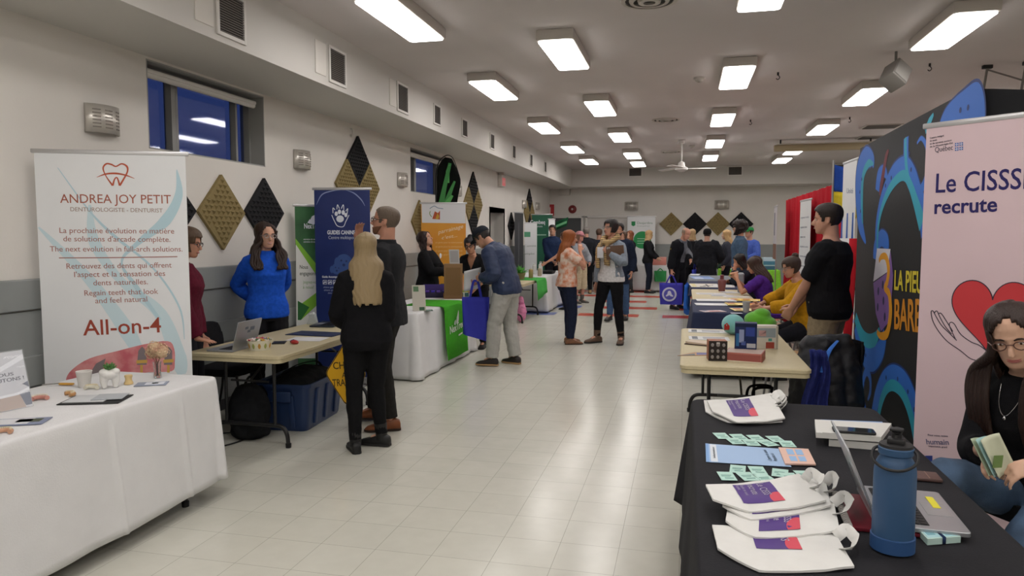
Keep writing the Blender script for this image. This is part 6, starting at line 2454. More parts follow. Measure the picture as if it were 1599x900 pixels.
for cx_, cy_ in ((1494, 226), (1501, 225), (1494, 233), (1501, 232)):
    b.face([V((p[0], -0.003, p[1])) for p in U.pts([(cx_ - 2.8, cy_ - 2.4), (cx_ + 2.8, cy_ - 3), (cx_ + 2.8, cy_ + 2.2), (cx_ - 2.8, cy_ + 2.8)])])
b.build('flag_logo', ink('#3c62a8'), U.root, smooth=False)
b = MB()
for cx_, cy_ in ((1494, 226), (1501, 225), (1494, 233), (1501, 232)):
    ribbon(b, U.pts([(cx_ - 2.6, cy_ + 0.2), (cx_ + 2.6, cy_ - 0.3)]), 0.004, -0.0035, n=1)
    ribbon(b, U.pts([(cx_, cy_ - 2.4), (cx_, cy_ + 2.3)]), 0.004, -0.0035, n=1)
b.build('flag_cross', ink('#c8c8dc'), U.root, smooth=False)
# heart on an outlined hand
hx, hz = U.loc(1549, 490)
hp = []
for k in range(48):
    a = 2 * PI * k / 48
    hp.append((hx + 0.0135 * 16 * math.sin(a) ** 3 * 0.86, hz + 0.0135 * (13 * math.cos(a) - 5 * math.cos(2 * a) - 2 * math.cos(3 * a) - math.cos(4 * a)) * 0.98))
b = MB()
b.face([V((p[0], -0.0032, p[1])) for p in hp])
b.build('heart_print', ink('#c93f44'), U.root, smooth=False)
b = MB()
ribbon(b, hp + hp[:1], 0.005, -0.0036, n=2)
for q in ([(1546, 574), (1530, 565), (1515, 560), (1500, 548), (1480, 534), (1466, 518), (1457, 502), (1454, 488), (1457, 486), (1462, 495), (1470, 508), (1482, 520), (1494, 532)],
          [(1459, 489), (1463, 486), (1468, 496), (1476, 510), (1486, 522)], [(1466, 490), (1470, 490), (1478, 502), (1488, 518)], [(1492, 530), (1483, 510), (1484, 504), (1490, 506), (1500, 522), (1516, 534), (1530, 540), (1545, 552)]):
    ribbon(b, U.pts(q), 0.0045, -0.0033, n=6)
b.build('hand_outline', ink('#3a3240'), U.root, smooth=False)
U.t('Pour vous, notre', (1449, 681), (1480, 683), 3.0, ink('#5b4f66'))
U.t('humain', (1447, 694), (1482, 695), 8, ink('#6f6a86'), 0.015)
U.t('respectueux, grand', (1450, 698), (1479, 700), 2.6, ink('#5b4f66'))
decal('corner_print', [U.pts([(1445, 712), (1456, 712), (1456, 735), (1444, 735)])], ink('#2f3f86'), U.root)

# ---- tentacle backdrop stand
m_bk = mat('backdrop black', '#15161a', rough=0.75, bump=0.08, bscale=30)
X0 = 1.56
pA, pB = atX(1530, 138, X0), atX(1341, 240, X0)
U = Upright('fabric_backdrop', 'tall black fabric backdrop with blue tentacles reading LA PIEUVRE BARBARE', 'backdrop', (X0, pB.y), (X0, pA.y))
bT = U
w, ht = U.w / 2, pA.z
b = MB()
rc = 0.05
# a pop-up wall: front face wraps round its near end
prof = [(-w, 0.30), (-w, 0.04), (-w + 0.02, 0.01), (-w + 0.06, 0.0), (0, 0.0), (w - 0.25, 0.0), (w - 0.10, 0.02), (w - 0.03, 0.08), (w, 0.20), (w + 0.01, 0.36), (w - 0.02, 0.62), (w - 0.1, 0.9)]
P = [V((p[0], p[1], 0)) for p in prof]
b.loft([[V((p.x, p.y, z_ - (0.02 if z_ > 1 else 0) * math.sin(i * 0.9))) for i, p in enumerate(P)] for z_ in (0.02, 0.6, 1.2, 1.8, ht)], caps=False, closed=False)
b.build('printed_fabric', m_bk, U.root, solid=0.004, solid_off=0)
b = MB()
b.face([V((p.x, p.y, ht - 0.03)) for p in P] )
b.build('top_fabric', m_bk, U.root, smooth=False)
for xx in (-w + 0.05, 0, w - 0.12):
    MB().tube([(xx, 0.14, 0.0), (xx, 0.14, ht - 0.06)], 0.014, 8).build('frame_pole', m_steel, U.root)
cB1, cB2, cB3 = ink('#2f6cc8'), ink('#2a9cb6'), ink('#17306e')
b = MB()


def tent(pts, w_, inner=True):
    b.mi = 2
    ribbon(b, U.pts(pts), [x * 1.14 + 0.006 for x in w_], -0.0028, n=8)
    b.mi = 0
    ribbon(b, U.pts(pts), w_, -0.0034, n=8)


def tent2(pts, w_):
    b.mi = 1
    ribbon(b, U.pts(pts), w_, -0.0040, n=8)


tent([(1352, 380), (1344, 350), (1341, 310), (1342, 270), (1352, 248), (1362, 250), (1364, 262)], [0.02, 0.16, 0.22, 0.25, 0.22, 0.12, 0.02])
tent2([(1347, 350), (1346, 310), (1348, 275), (1356, 256), (1364, 256)], [0.03, 0.08, 0.09, 0.08, 0.02])
tent([(1370, 298), (1373, 275), (1381, 268), (1386, 280)], [0.12, 0.13, 0.10, 0.02])
tent([(1368, 400), (1369, 360), (1373, 330), (1382, 300), (1396, 272), (1412, 262), (1424, 275), (1432, 300), (1441, 330), (1446, 360)], [0.05, 0.08, 0.10, 0.14, 0.16, 0.17, 0.16, 0.16, 0.18, 0.2])
tent2([(1370, 400), (1371, 360), (1376, 330), (1386, 302), (1399, 282), (1412, 274), (1421, 288), (1430, 315), (1440, 350)], [0.03, 0.05, 0.06, 0.08, 0.08, 0.08, 0.08, 0.10, 0.14])
tent([(1415, 215), (1415, 250), (1420, 282), (1431, 300), (1442, 290), (1449, 262), (1447, 230), (1439, 216), (1432, 224)], [0.11, 0.11, 0.10, 0.08, 0.07, 0.06, 0.045, 0.03, 0.015])
tent2([(1414, 215), (1415, 255), (1420, 285), (1428, 298)], [0.05, 0.06, 0.06, 0.02])
tent([(1470, 200), (1477, 185), (1490, 172), (1508, 165), (1522, 160), (1528, 180), (1528, 205)], [0.10, 0.12, 0.14, 0.2, 0.22, 0.18, 0.14])
tent2([(1445, 205), (1452, 190), (1458, 178)], [0.05, 0.06, 0.02])
tent([(1366, 405), (1368, 385), (1376, 372), (1384, 378), (1386, 392)], [0.10, 0.13, 0.14, 0.13, 0.06])
tent([(1336, 510), (1342, 535), (1352, 556), (1364, 560), (1376, 545), (1382, 520)], [0.12, 0.18, 0.22, 0.22, 0.18, 0.10])
tent2([(1336, 495), (1344, 520), (1354, 532), (1366, 530), (1374, 515)], [0.10, 0.13, 0.13, 0.12, 0.05])
tent([(1352, 640), (1347, 615), (1349, 590), (1354, 580), (1359, 592), (1359, 612), (1355, 625)], [0.03, 0.07, 0.08, 0.08, 0.07, 0.06, 0.02])
tent([(1364, 650), (1370, 620), (1380, 595), (1394, 586), (1410, 596), (1422, 618), (1430, 650), (1436, 690)], [0.14, 0.15, 0.15, 0.16, 0.17, 0.17, 0.18, 0.16])
tent2([(1372, 650), (1376, 628), (1384, 608), (1394, 602), (1406, 610), (1416, 628), (1424, 655), (1430, 690)], [0.08, 0.09, 0.09, 0.09, 0.09, 0.10, 0.10, 0.08])
b.build('tentacle_print', [cB1, cB2, cB3], U.root, smooth=False)
b = MB()
rib(U, b, [(1374, 305), (1378, 280), (1384, 245), (1388, 235)], [0.05, 0.09, 0.07, 0.02], -0.0043)
b.build('dark_red_print', ink('#6a2430'), U.root, smooth=False)
# suckers
b = MB()
for q in ((1344, 330), (1343, 300), (1346, 280), (1420, 240), (1423, 265), (1383, 290), (1392, 278), (1500, 172), (1512, 168), (1344, 545), (1352, 555), (1350, 600), (1384, 590), (1402, 592), (1418, 612), (1428, 640)):
    pq = U.loc(*q)
    b.face([V((p[0], -0.0046, p[1])) for p in circle(pq[0], pq[1], 0.018, 10)])
b.build('sucker_print', cB3, U.root, smooth=False)
# die-like 3 emblem: plain numeral on a tilted card with dots
b = MB()
b.mi = 0
b.face([V((p[0], -0.0050, p[1])) for p in U.pts([(1370, 388), (1391, 389), (1386, 425), (1364, 440)])])
b.mi = 1
b.face([V((p[0], -0.0050, p[1])) for p in U.pts([(1364, 442), (1386, 426), (1391, 392), (1395, 430), (1391, 500), (1376, 518), (1368, 490)])])
b.build('die_print', [ink('#cfcdd6'), ink('#8060a0')], U.root, smooth=False)
b = MB()
for q in ((1372, 455), (1371, 480), (1380, 470), (1382, 495), (1379, 445)):
    pq = U.loc(*q)
    b.face([V((p[0], -0.0054, p[1])) for p in circle(pq[0], pq[1], 0.026, 12, 0.035)])
b.build('die_dot_print', ink('#262a50'), U.root, smooth=False)
b = MB()
rib(U, b, [(1373, 408), (1377, 401), (1384, 402), (1388, 420), (1386, 440), (1382, 450), (1389, 460), (1391, 490), (1386, 520), (1376, 525), (1370, 518)], [0.04, 0.05, 0.06, 0.08, 0.07, 0.04, 0.07, 0.09, 0.08, 0.06, 0.04], -0.0058)
b.build('numeral_print', ink('#dd9a2a'), U.root, smooth=False)
mY = mat('print yellow orange', '#d8c43a', rough=0.55)
U.t('LA PIEUVRE', (1397, 452), (1469, 462), 30, ink('#d0bf3a'), 0.02, y=-0.006)
U.t('BARBARE', (1381 + 16, 513), (1480, 524), 46, ink('#d08a2a'), 0.02, y=-0.006)
U.t('A', (1397, 511), (1410, 513), 44, ink('#c9782a'), 0.02, y=-0.0066) if False else None

# ---- the game table
t5 = folding_table('beige folding table with board games in front of the navy-cloth table', -0.02, 0.82, 4.96, 6.94)


def ong(px, py, z=0.7405):
    p = atz(px, py, z)
    return (p.x, p.y, z)


TG = 0.7405
m2 = ((0.08, 0.22, 0.15, 0.9, '#6d7078'), (0.35, 0.9, 0.55, 0.8, '#9b9ca4'), (0.35, 0.8, 0.2, 0.4, '#9b9ca4'))
leaflet('brochure', 'far white brochure lying across the game table', ong(1105, 518), 0.0, 0.34, 0.20, 0.004, '#d3d4d6', m2, cat='brochure', group='white game brochures')
leaflet('brochure', 'white brochure nearer the dotted box on the game table', ong(1107, 529), 0.03, 0.33, 0.20, 0.004, '#d3d4d6', m2, cat='brochure', group='white game brochures')
t = thing('hardcover_book', 'half-open dark hardcover book behind the dotted box', 'book', ong(1092, 538), -0.35)
MB().box((0, 0, 0.004), (0.20, 0.14, 0.008), bev=0.002).build('cover', ink('#4a3a36'), t)
MB().box((0.004, 0, 0.014), (0.19, 0.13, 0.014), rot=Matrix.Rotation(0.05, 3, 'Y')).build('page_block', ink('#c9b7a4'), t)
t = thing('game_sheet', 'colourful folded game sheet at the near-left corner of the game table', 'game sheet', ong(1086, 554), 0.3)
MB().prism([(-0.15, -0.05), (0.14, -0.06), (0.16, 0.06), (0.02, 0.09)], 0, 0.003).build('sheet', ink('#b08a6a'), t)
MB().prism([(-0.14, -0.046), (-0.02, -0.05), (0.0, 0.02)], 0.003, 0.0036).build('printed_block', ink('#5c6a70'), t)
MB().prism([(0.0, -0.03), (0.12, -0.03), (0.14, 0.05), (0.03, 0.07)], 0.003, 0.0036).build('printed_block', ink('#6a6a9a'), t)
mks = [('front', 0.14 + 0.27 * i, 0.30 + 0.27 * i, 0.10 + 0.29 * j, 0.24 + 0.29 * j, '#6a6462') for i in range(3) for j in range(3)]
carton('small cube game box with a dark face of round dots', ong(1119, 562), R(6), (0.125, 0.11, 0.14), '#a06a52', [('front', 0, 1, 0, 1, '#2a2422')] + [m_ for m_ in []], name='game_box', cat='game box')
gb = [o for o in SC.objects if o.name.startswith('game_box')][-1]
b = MB()
for i in range(3):
    for j in range(3):
        b.ell((-0.038 + i * 0.038, -0.0565, 0.028 + j * 0.042), (0.011, 0.003, 0.013), nu=10, nv=6)
b.build('dot_print', ink('#8b8583'), gb)
MB().box((0.0, -0.0562, 0.118), (0.022, 0.0016, 0.026)).build('price_label', ink('#c9c6c2'), gb, smooth=False)
carton('flat brick-red game box lying under the tall blue game box', ong(1163, 562), R(-12), (0.25, 0.22, 0.062), '#a8645a', [('top', 0.03, 0.97, 0.03, 0.97, '#b9a49a'), ('front', 0.03, 0.97, 0.15, 0.85, '#96544e'), ('front', 0.0, 1.0, 0.0, 0.12, '#d6cdb8')], name='game_box', cat='game box')
p = ong(1163, 556)
carton('tall dark blue game box standing on the flat red one', (p[0] + 0.0, p[1] - 0.04, TG + 0.0632), R(-4), (0.15, 0.10, 0.185), '#1c2a55', [('front', 0.02, 0.98, 0.85, 0.98, '#15203e'), ('front', 0.2, 0.42, 0.25, 0.75, '#8b96b8'), ('front', 0.5, 0.9, 0.5, 0.85, '#32448e'), ('front', 0.55, 0.95, 0.05, 0.22, '#b5b7bd'), ('front', 0.06, 0.2, 0.1, 0.6, '#2f6a9a'), ('front', 0.3, 0.5, 0.15, 0.3, '#4a5c98')], name='game_box', cat='game box')
p = ong(1194, 545)
carton('white and red game box behind the tall blue one', (p[0], p[1] + 0.03, TG), R(8), (0.18, 0.09, 0.18), '#c9c4bb', [('front', 0.5, 0.85, 0.03, 0.30, '#9a4438'), ('front', 0.1, 0.9, 0.5, 0.9, '#8f9aa0'), ('front', 0.2, 0.5, 0.55, 0.8, '#c8a0a0'), ('front', 0.92, 1.0, 0, 1, '#a7a193'), ('front', 0.60, 0.75, 0.34, 0.46, '#4f8f8a')], name='game_box', cat='game box')
carton('low grey and teal game box under the green plush toy', (p[0] + 0.0, p[1] + 0.26, TG), R(2), (0.22, 0.13, 0.06), '#8fa3a2', [('front', 0.1, 0.9, 0.1, 0.5, '#5f7f80'), ('front', 0.15, 0.6, 0.6, 0.9, '#cfd2cd')], name='game_box', cat='game box')
# plush toys
m_aq = mat('aqua plush', '#7fbfbf', rough=1.0, bump=0.6, bscale=180, sheen=0.4)
m_gr = mat('green plush', '#62b02f', rough=1.0, bump=0.6, bscale=180, sheen=0.4)
p = ong(1146, 530)
t = thing('plush_toy', 'round aqua plush toy with a red patch behind the blue game box', 'plush toy', (p[0] + 0.01, p[1] + 0.30, TG), R(10))
mb = MB()
mb.ell((0, 0, 0.09), (0.10, 0.09, 0.09))
mb.ell((0.03, 0, 0.045), (0.09, 0.08, 0.045))
remesh(mb, 'plush_body', m_aq, 0.007, 3).parent = t
MB().prism([(-0.025, -0.03), (0.02, -0.025), (0.025, 0.01), (0.0, 0.035), (-0.025, 0.015)], -0.006, 0.004, Matrix.Translation((-0.066, -0.060, 0.075)) @ Matrix.Rotation(R(-45), 4, 'Z') @ Matrix.Rotation(PI / 2, 4, 'X')).build('red_patch', cloth('#a8342c'), t)
t = thing('plush_toy', 'lumpy bright green plush toy resting on the grey game box', 'plush toy', (p[0] + 0.24, p[1] + 0.32, TG + 0.061), R(-10))
mb = MB()
mb.ell((-0.02, 0, 0.075), (0.12, 0.09, 0.075))
mb.ell((0.05, 0, 0.05), (0.085, 0.085, 0.058))
mb.ell((0.01, 0, 0.125), (0.075, 0.07, 0.05))
remesh(mb, 'plush_body', m_gr, 0.007, 3).parent = t
# things under the game table
t = thing('duffel_bag', 'dark brown and black duffel bag on the floor under the game table', 'bag', (0.62, 6.0, 0), R(15))
mb = MB()
mb.tube([(-0.28, 0, 0.16), (-0.2, 0, 0.17), (0.2, 0, 0.17), (0.28, 0, 0.16)], [0.10, 0.16, 0.16, 0.10], 16)
remesh(mb, 'bag_body', cloth('#2f2826'), 0.012, 2, wrinkle(0.012, 9, 2)).parent = t
for sy in (-0.08, 0.08):
    MB().tube(catmull([(-0.1, sy, 0.30), (-0.08, sy * 0.6, 0.40), (0.08, sy * 0.6, 0.40), (0.1, sy, 0.30)], 6), 0.012, 8, flat=0.5).build('handle', cloth('#1b1a1a'), t)
t = thing('green_crate', 'green plastic crate on the floor under the far end of the game table', 'crate', (0.70, 5.45, 0), R(5))
b = MB()
b.loft([[V((p[0], p[1], z_)) for p in rrect(-a_, a_, -c_, c_, 0.03)] for a_, c_, z_ in ((0.10, 0.14, 0), (0.12, 0.16, 0.2), (0.13, 0.17, 0.2), (0.13, 0.17, 0.215), (0.115, 0.155, 0.215), (0.095, 0.135, 0.01))])
b.build('crate_body', plastic('#2f8a4a', 0.5), t)
for sy in (-0.17, 0.17):
    MB().box((0, sy, 0.19), (0.10, 0.02, 0.03), bev=0.006).build('crate_handle', plastic('#2a7a42', 0.5), t)

# chair with jackets thrown over it
t = folding_chair('padded chair hidden under the black and blue jackets beside the game table', (1.06, 5.88, 0), R(8), '#1b1c20', '#222224')
t = thing('draped_jacket', 'black jacket with a blue stripe draped over the chair beside the game table', 'jacket', (1.06, 5.66, 0), R(6))
mb = MB()
for xx, r_ in ((-0.12, 0.14), (-0.02, 0.16), (0.07, 0.13)):
    mb.tube([(xx, 0.0, 0.88), (xx * 1.1, 0, 0.76), (xx * 1.3, -0.01, 0.5), (xx * 1.4, -0.02, 0.2)], [r_ * 0.4, r_ * 0.75, r_ * 1.0, r_ * 1.05], 16)
mb.tube([(-0.06, -0.05, 0.86), (-0.16, -0.10, 0.62), (-0.18, -0.12, 0.30)], [0.07, 0.075, 0.06], 12)
remesh(mb, 'jacket_shell', mat('black nylon', '#14161d', rough=0.55, bump=0.3, bscale=40), 0.012, 3, wrinkle(0.022, 7, 6)).parent = t
b = MB()
b.tube(catmull([(0.0, -0.13, 0.86), (-0.06, -0.16, 0.80), (-0.10, -0.185, 0.72), (-0.12, -0.205, 0.64)], 5), [0.012 + 0.0015 * k for k in range(16)], 8, flat=0.4)
b.build('blue_stripe', cloth('#3f6fc0'), t)
t = thing('draped_shirt', 'indigo shirt hanging from the chair beside the black jacket', 'shirt', (0.93, 5.44, 0), R(-10))
b = MB()
b.grid(lambda u, v: V(((u - 0.5) * (0.10 + 0.12 * v) + 0.02 * math.sin(v * 8), 0.03 * math.sin(u * 14 + v * 3) - 0.05 * v, 0.80 - 0.68 * v)), 20, 12)
b.build('shirt_cloth', cloth('#2b3372'), t, solid=0.01)

# ---- navy-cloth table
t6 = folding_table('folding table under the navy cloth behind the game table', 0.11, 0.92, 8.36, 10.02)
drape('tablecloth', 'navy blue cloth over the table behind the game table', 0.11, 0.92, 8.36, 10.02, 0.74, 0.10, mat('navy tablecloth', '#1f2848', rough=0.8, var=0.05, scale=10, bump=0.1, bscale=120), amp=0.03, seed=12, flare=0.05)
for k, (px, py, rz_, l) in enumerate([(1118, 469.5, 0.05, 'farther'), (1118, 476, 0.08, 'nearer')]):
    leaflet('brochure', 'long white brochure on the navy cloth, the %s of two' % l, on(px, py, TB), rz_, 0.50, 0.28, 0.006, '#d8d9dc', ((0.7, 0.95, 0.2, 0.3, '#8a8c9a'),), cat='brochure', group='white brochures on the navy cloth')
for k, (px, py, rz_, c_, l) in enumerate([(1155, 468, 0.2, '#dfc25c', 'farthest yellow magazine on the navy cloth'), (1172, 469, -0.1, '#d6b446', 'yellow magazine with red marks nearest the woman in mustard'), (1150, 476, 0.1, '#e0c86a', 'yellow magazine beside the white brochures on the navy cloth'), (1184, 475, 0.3, '#cf9f3a', 'orange-yellow magazine under the hand of the woman in mustard'), (1160, 484, 0.15, '#e2d49c', 'pale cream magazine behind the grey cup')]):
    leaflet('magazine', l, on(px, py, TB + 0.007 + 0.0001), rz_, 0.24, 0.30, 0.005, c_, ((0.1, 0.45, 0.55, 0.9, '#b8583a'), (0.5, 0.9, 0.1, 0.4, '#f0e6c0'), (0.1, 0.4, 0.1, 0.35, '#8a6a2a')), cat='magazine')
    [o for o in SC.objects if o.name.startswith('magazine')][-1].location.z = TB + 0.0005 + 0.006 * (k % 3)
leaflet('leaflet', 'red and white leaflet on the near edge of the navy cloth', on(1113, 486.5, TB), 0.4, 0.26, 0.16, 0.004, '#cdbcc0', ((0.3, 0.8, 0.2, 0.6, '#b05a5c'), (0.1, 0.3, 0.5, 0.9, '#8a8ca8')))
leaflet('leaflet', 'small white leaflet left of the green plush toy on the navy cloth', on(1150, 489.5, TB), 0.1, 0.12, 0.07, 0.002, '#c9ccd6')
paper_cup('paper_cup', 'grey-white paper cup on the navy cloth beside the cream magazine', on(1165, 488, TB), 0.030, 0.042, 0.12, '#b4b4b2')
folding_chair('wooden-backed chair behind the woman in mustard, beside the game table', (1.02, 7.42, 0), R(75), '#b08d62', '#8b8b8b', kind='ply')
folding_chair('wooden-backed chair beside the navy-cloth table, between the two seated women', (1.12, 9.75, 0), R(85), '#b08d62', '#8b8b8b', kind='ply')
# ================================================================== right side, farther booths
t7 = folding_table('bare beige table with papers and bottles where the woman in purple sits', 0.11, 0.93, 10.14, 11.98)
for k, (px, py, rz_, w_, l_, c_, l) in enumerate([(1110, 459, 0.05, 0.42, 0.30, '#cfcfd2', 'white papers at the aisle end of the bare beige table with bottles'), (1128, 462, -0.1, 0.30, 0.24, '#b5b7bc', 'grey booklet behind the purple-shirted woman\'s bottle'), (1150, 464, 0.12, 0.36, 0.18, '#d5d4d2', 'white sheet nearest the purple-shirted woman on the bare table'), (1140, 457, 0.3, 0.22, 0.30, '#c6c7cb', 'pale sheet in front of the red shaker bottle')]):
    leaflet('paper_sheet', l, on(px, py, 0.7405), rz_, w_, l_, 0.002 + 0.001 * k, c_, ((0.1, 0.6, 0.3, 0.5, '#a3a5ab'),), cat='paper')


def tumbler(label, px, py, z, r, h, col, cap, kind=0):
    t = thing('tumbler', label, 'tumbler', on(px, py, z), 0)
    MB().lathe([(r * 0.75, 0), (r * 0.8, 0.01), (r, h * 0.6), (r, h * 0.86), (r * 0.95, h * 0.88)], 20).build('tumbler_body', mat('enamel ' + col, col, rough=0.35), t)
    if kind == 0:
        MB().lathe([(r * 1.02, h * 0.86), (r * 1.04, h * 0.93), (r * 0.6, h), (r * 0.3, h * 1.01)], 20).build('tumbler_lid', plastic(cap, 0.4), t)
    else:
        MB().lathe([(r * 0.95, h * 0.86), (r * 0.5, h * 0.95), (r * 0.45, h * 1.12), (r * 0.5, h * 1.25), (r * 0.3, h * 1.27)], 20).build('tumbler_lid', plastic(cap, 0.4), t)
    return t


tumbler('red and grey shaker bottle on the bare beige table', 1127, 455, 0.7405, 0.062, 0.20, '#7c4a48', '#6a3036', 1)
tumbler('tall grey bottle under the hands of the woman in purple', 1156, 457, 0.7405, 0.052, 0.30, '#7f8387', '#8d9194')
t8 = folding_table('folding table with a navy runner edge where the dark-haired woman sits', 0.11, 0.93, 12.15, 13.99)
drape('tablecloth', 'short navy cloth over the far table beside the seated dark-haired woman', 0.11, 0.93, 12.15, 13.99, 0.74, 0.62, mat('navy tablecloth', '#1f2848'), amp=0.01, seed=15, flare=0.01)
tumbler('dark red tumbler with a black lid beside the dark-haired seated woman', 1147, 444, TB, 0.07, 0.24, '#6a2030', '#191a1c')
leaflet('paper_sheet', 'large white paper with black scribbled drawing at the aisle end of the far table', on(1100, 446, TB), 0.05, 0.48, 0.85, 0.003, '#d6d3c8', ((0.05, 0.2, 0.1, 0.9, '#d8cf98'), (0.30, 0.5, 0.1, 0.22, '#4a4a50'), (0.45, 0.7, 0.35, 0.45, '#4a4a50'), (0.55, 0.62, 0.1, 0.8, '#55555a'), (0.75, 0.95, 0.5, 0.6, '#4a4a50')), cat='paper')
leaflet('paper_sheet', 'blank white sheets next to the dark red tumbler', on(1130, 447, TB), -0.05, 0.35, 0.6, 0.004, '#d3d3d3', ((0.2, 0.8, 0.4, 0.5, '#b5b5b9'),), cat='paper')
t9 = folding_table('farthest right-hand folding table with blue leaflets and a grey cloth', 0.10, 0.95, 14.20, 15.95)
drape('tablecloth', 'grey cloth on the farthest right-hand table, near the officer', 0.10, 0.95, 14.20, 15.95, 0.74, 0.55, cloth('#83878c'), amp=0.01, seed=17, flare=0.01)
leaflet('leaflet', 'light blue leaflets spread at the officer\'s end of the grey-cloth table', on(1096, 434, TB), 0.1, 0.40, 0.9, 0.004, '#8fa9d6', ((0.1, 0.5, 0.1, 0.5, '#cfd8ea'), (0.5, 0.95, 0.6, 0.9, '#5f7fc0')), group=None)
leaflet('leaflet', 'white leaflet beside the blue leaflets on the grey-cloth table', on(1085, 429, TB), -0.1, 0.2, 0.5, 0.003, '#d2d4da')
# red drapes
zd = 2.24


def pleated(name, label, X, y0, y1, z0, z1, col, n=26, amp=0.035, cat='drape', group=None):
    b = MB()
    m_ = n * 4
    b.grid(lambda u, v: V((X + amp * math.sin(u * n * 2 * PI / 2) * (0.5 + 0.5 * (1 - v)) + 0.012 * math.sin(u * 31 + v * 4), y0 + (y1 - y0) * u, z0 + (z1 - z0) * v)), m_, 8)
    o = b.build(name, cloth(col, v=0.05, b=0.1), None, solid=0.006, solid_off=0)
    return tag(o, label, cat, group)


t = thing('drape_frame', 'slim pipe frame carrying the tall red drapes along the right side', 'frame', (1.87, 11.6, 0))
for yy in (-2.55, 0.0, 2.55):
    MB().tube([(0, yy, 0.0), (0, yy, zd + 0.03)], 0.019, 10).build('upright_pole', m_steel, t)
    MB().box((0, yy, 0.006), (0.3, 0.3, 0.012), bev=0.003).build('base_plate', m_steel, t)
MB().tube([(0, -2.6, zd + 0.01), (0, 2.6, zd + 0.01)], 0.016, 10).build('crossbar', m_steel, t)
pleated('red_drape', 'tall red pleated drape nearer the man in the black T-shirt', 1.80, 9.02, 11.56, 0.03, zd, '#b0202c', group='red drapes')
pleated('red_drape', 'tall red pleated drape farther off, left of the white hanging banner', 1.80, 11.64, 14.15, 0.03, zd, '#b0202c', group='red drapes')
U = rollup('narrow white banner with grey text standing before the red drapes', (1.655, 11.5), (1.69, 10.75), 2.10, m_bwhite)
for k in range(9):
    zz = 1.85 - k * 0.14
    ftext(U.root, 'programmes et services', (-0.3, zz), (0.25 - 0.1 * (k % 3), zz), 0.030, ink('#a4a8b2'))
decal('picture_print', [[(-0.25, 0.5), (0.25, 0.5), (0.25, 0.62), (-0.25, 0.62)]], ink('#7f96b8'), U.root)
# flags and university banner by the man in black
t = thing('hanging_flag', 'blue and yellow flag hanging from a pole above the man in the black T-shirt', 'flag', (1.83, 8.93, 0), 0)
MB().tube([(-0.20, 0.02, 0.0), (-0.20, 0.02, 2.46)], 0.012, 8).build('flag_pole', m_steel, t)
for nm, z0, z1, c_, x1a, x1b in (('blue_half', 2.12, 2.42, '#2b4fa8', 0.13, 0.18), ('yellow_half', 1.80, 2.12, '#d8c238', 0.06, 0.13)):
    b = MB()
    b.grid(lambda u, v: V((-0.20 + (0.20 + x1a + (x1b - x1a) * v) * u, 0.02 + 0.025 * math.sin(u * 9 + v), z0 + (z1 - z0) * v - 0.05 * math.sin(u * PI) * (1 if nm == 'blue_half' else 0.6))), 14, 6)
    b.build(nm, cloth(c_, v=0.05, b=0.1), t, solid=0.003)
U = rollup('white hanging banner with blue hand-like shapes beside the tentacle backdrop', (1.71, 8.82), (1.735, 8.26), 2.40, m_bwhite, z0=1.30)
U.t('Unité', (1322, 302), (1332, 302), 8, ink('#7d86a0'))
b = MB()
for k in range(3):
    ribbon(b, [(-0.25 + k * 0.22, 1.42), (-0.25 + k * 0.22, 1.62), (-0.25 + k * 0.22, 1.85)], [0.14, 0.07, 0.05], -0.003)
rb = [(-0.38, 1.36), (-0.1, 1.42), (0.15, 1.36), (0.36, 1.42)]
ribbon(b, rb, 0.10, -0.0034)
b.build('hands_print', ink('#2f5fb0'), U.root, smooth=False)
t = thing('canada_flag', 'red and white flag cloth hanging low behind the man in the black T-shirt', 'flag', (1.50, 7.72, 0), R(-78))
MB().tube([(-0.26, 0.02, 0.0), (-0.26, 0.02, 1.62)], 0.012, 8).build('flag_pole', m_steel, t)
for nm, xa, xb, c_ in (('red_bar', -0.26, -0.06, '#b8202c'), ('white_field', -0.06, 0.16, '#d8d8da'), ('red_bar', 0.16, 0.30, '#b8202c')):
    b = MB()
    b.grid(lambda u, v: V((xa + (xb - xa) * u - 0.10 * (1 - v), 0.02 + 0.03 * math.sin((xa + (xb - xa) * u) * 22), 0.12 + 1.46 * v)), 10, 8)
    b.build(nm, cloth(c_, v=0.04, b=0.1), t, solid=0.003)
# thin banner on a pole seen nearly edge-on
U = rollup('slim grey banner seen nearly edge-on beside the curly-haired man', (1.555, 13.9), (1.53, 13.2), 2.10, mat('banner grey', '#c2bfc2', rough=0.5), z0=1.18)
decal('brown_foot', [[(-0.33, 1.18), (0.33, 1.18), (0.33, 1.45), (-0.33, 1.45)]], ink('#8a6a58'), U.root)
decal('dark_text_block', [[(-0.2, 1.6), (0.0, 1.6), (0.0, 2.0), (-0.2, 2.0)]], ink('#7a7a86'), U.root)

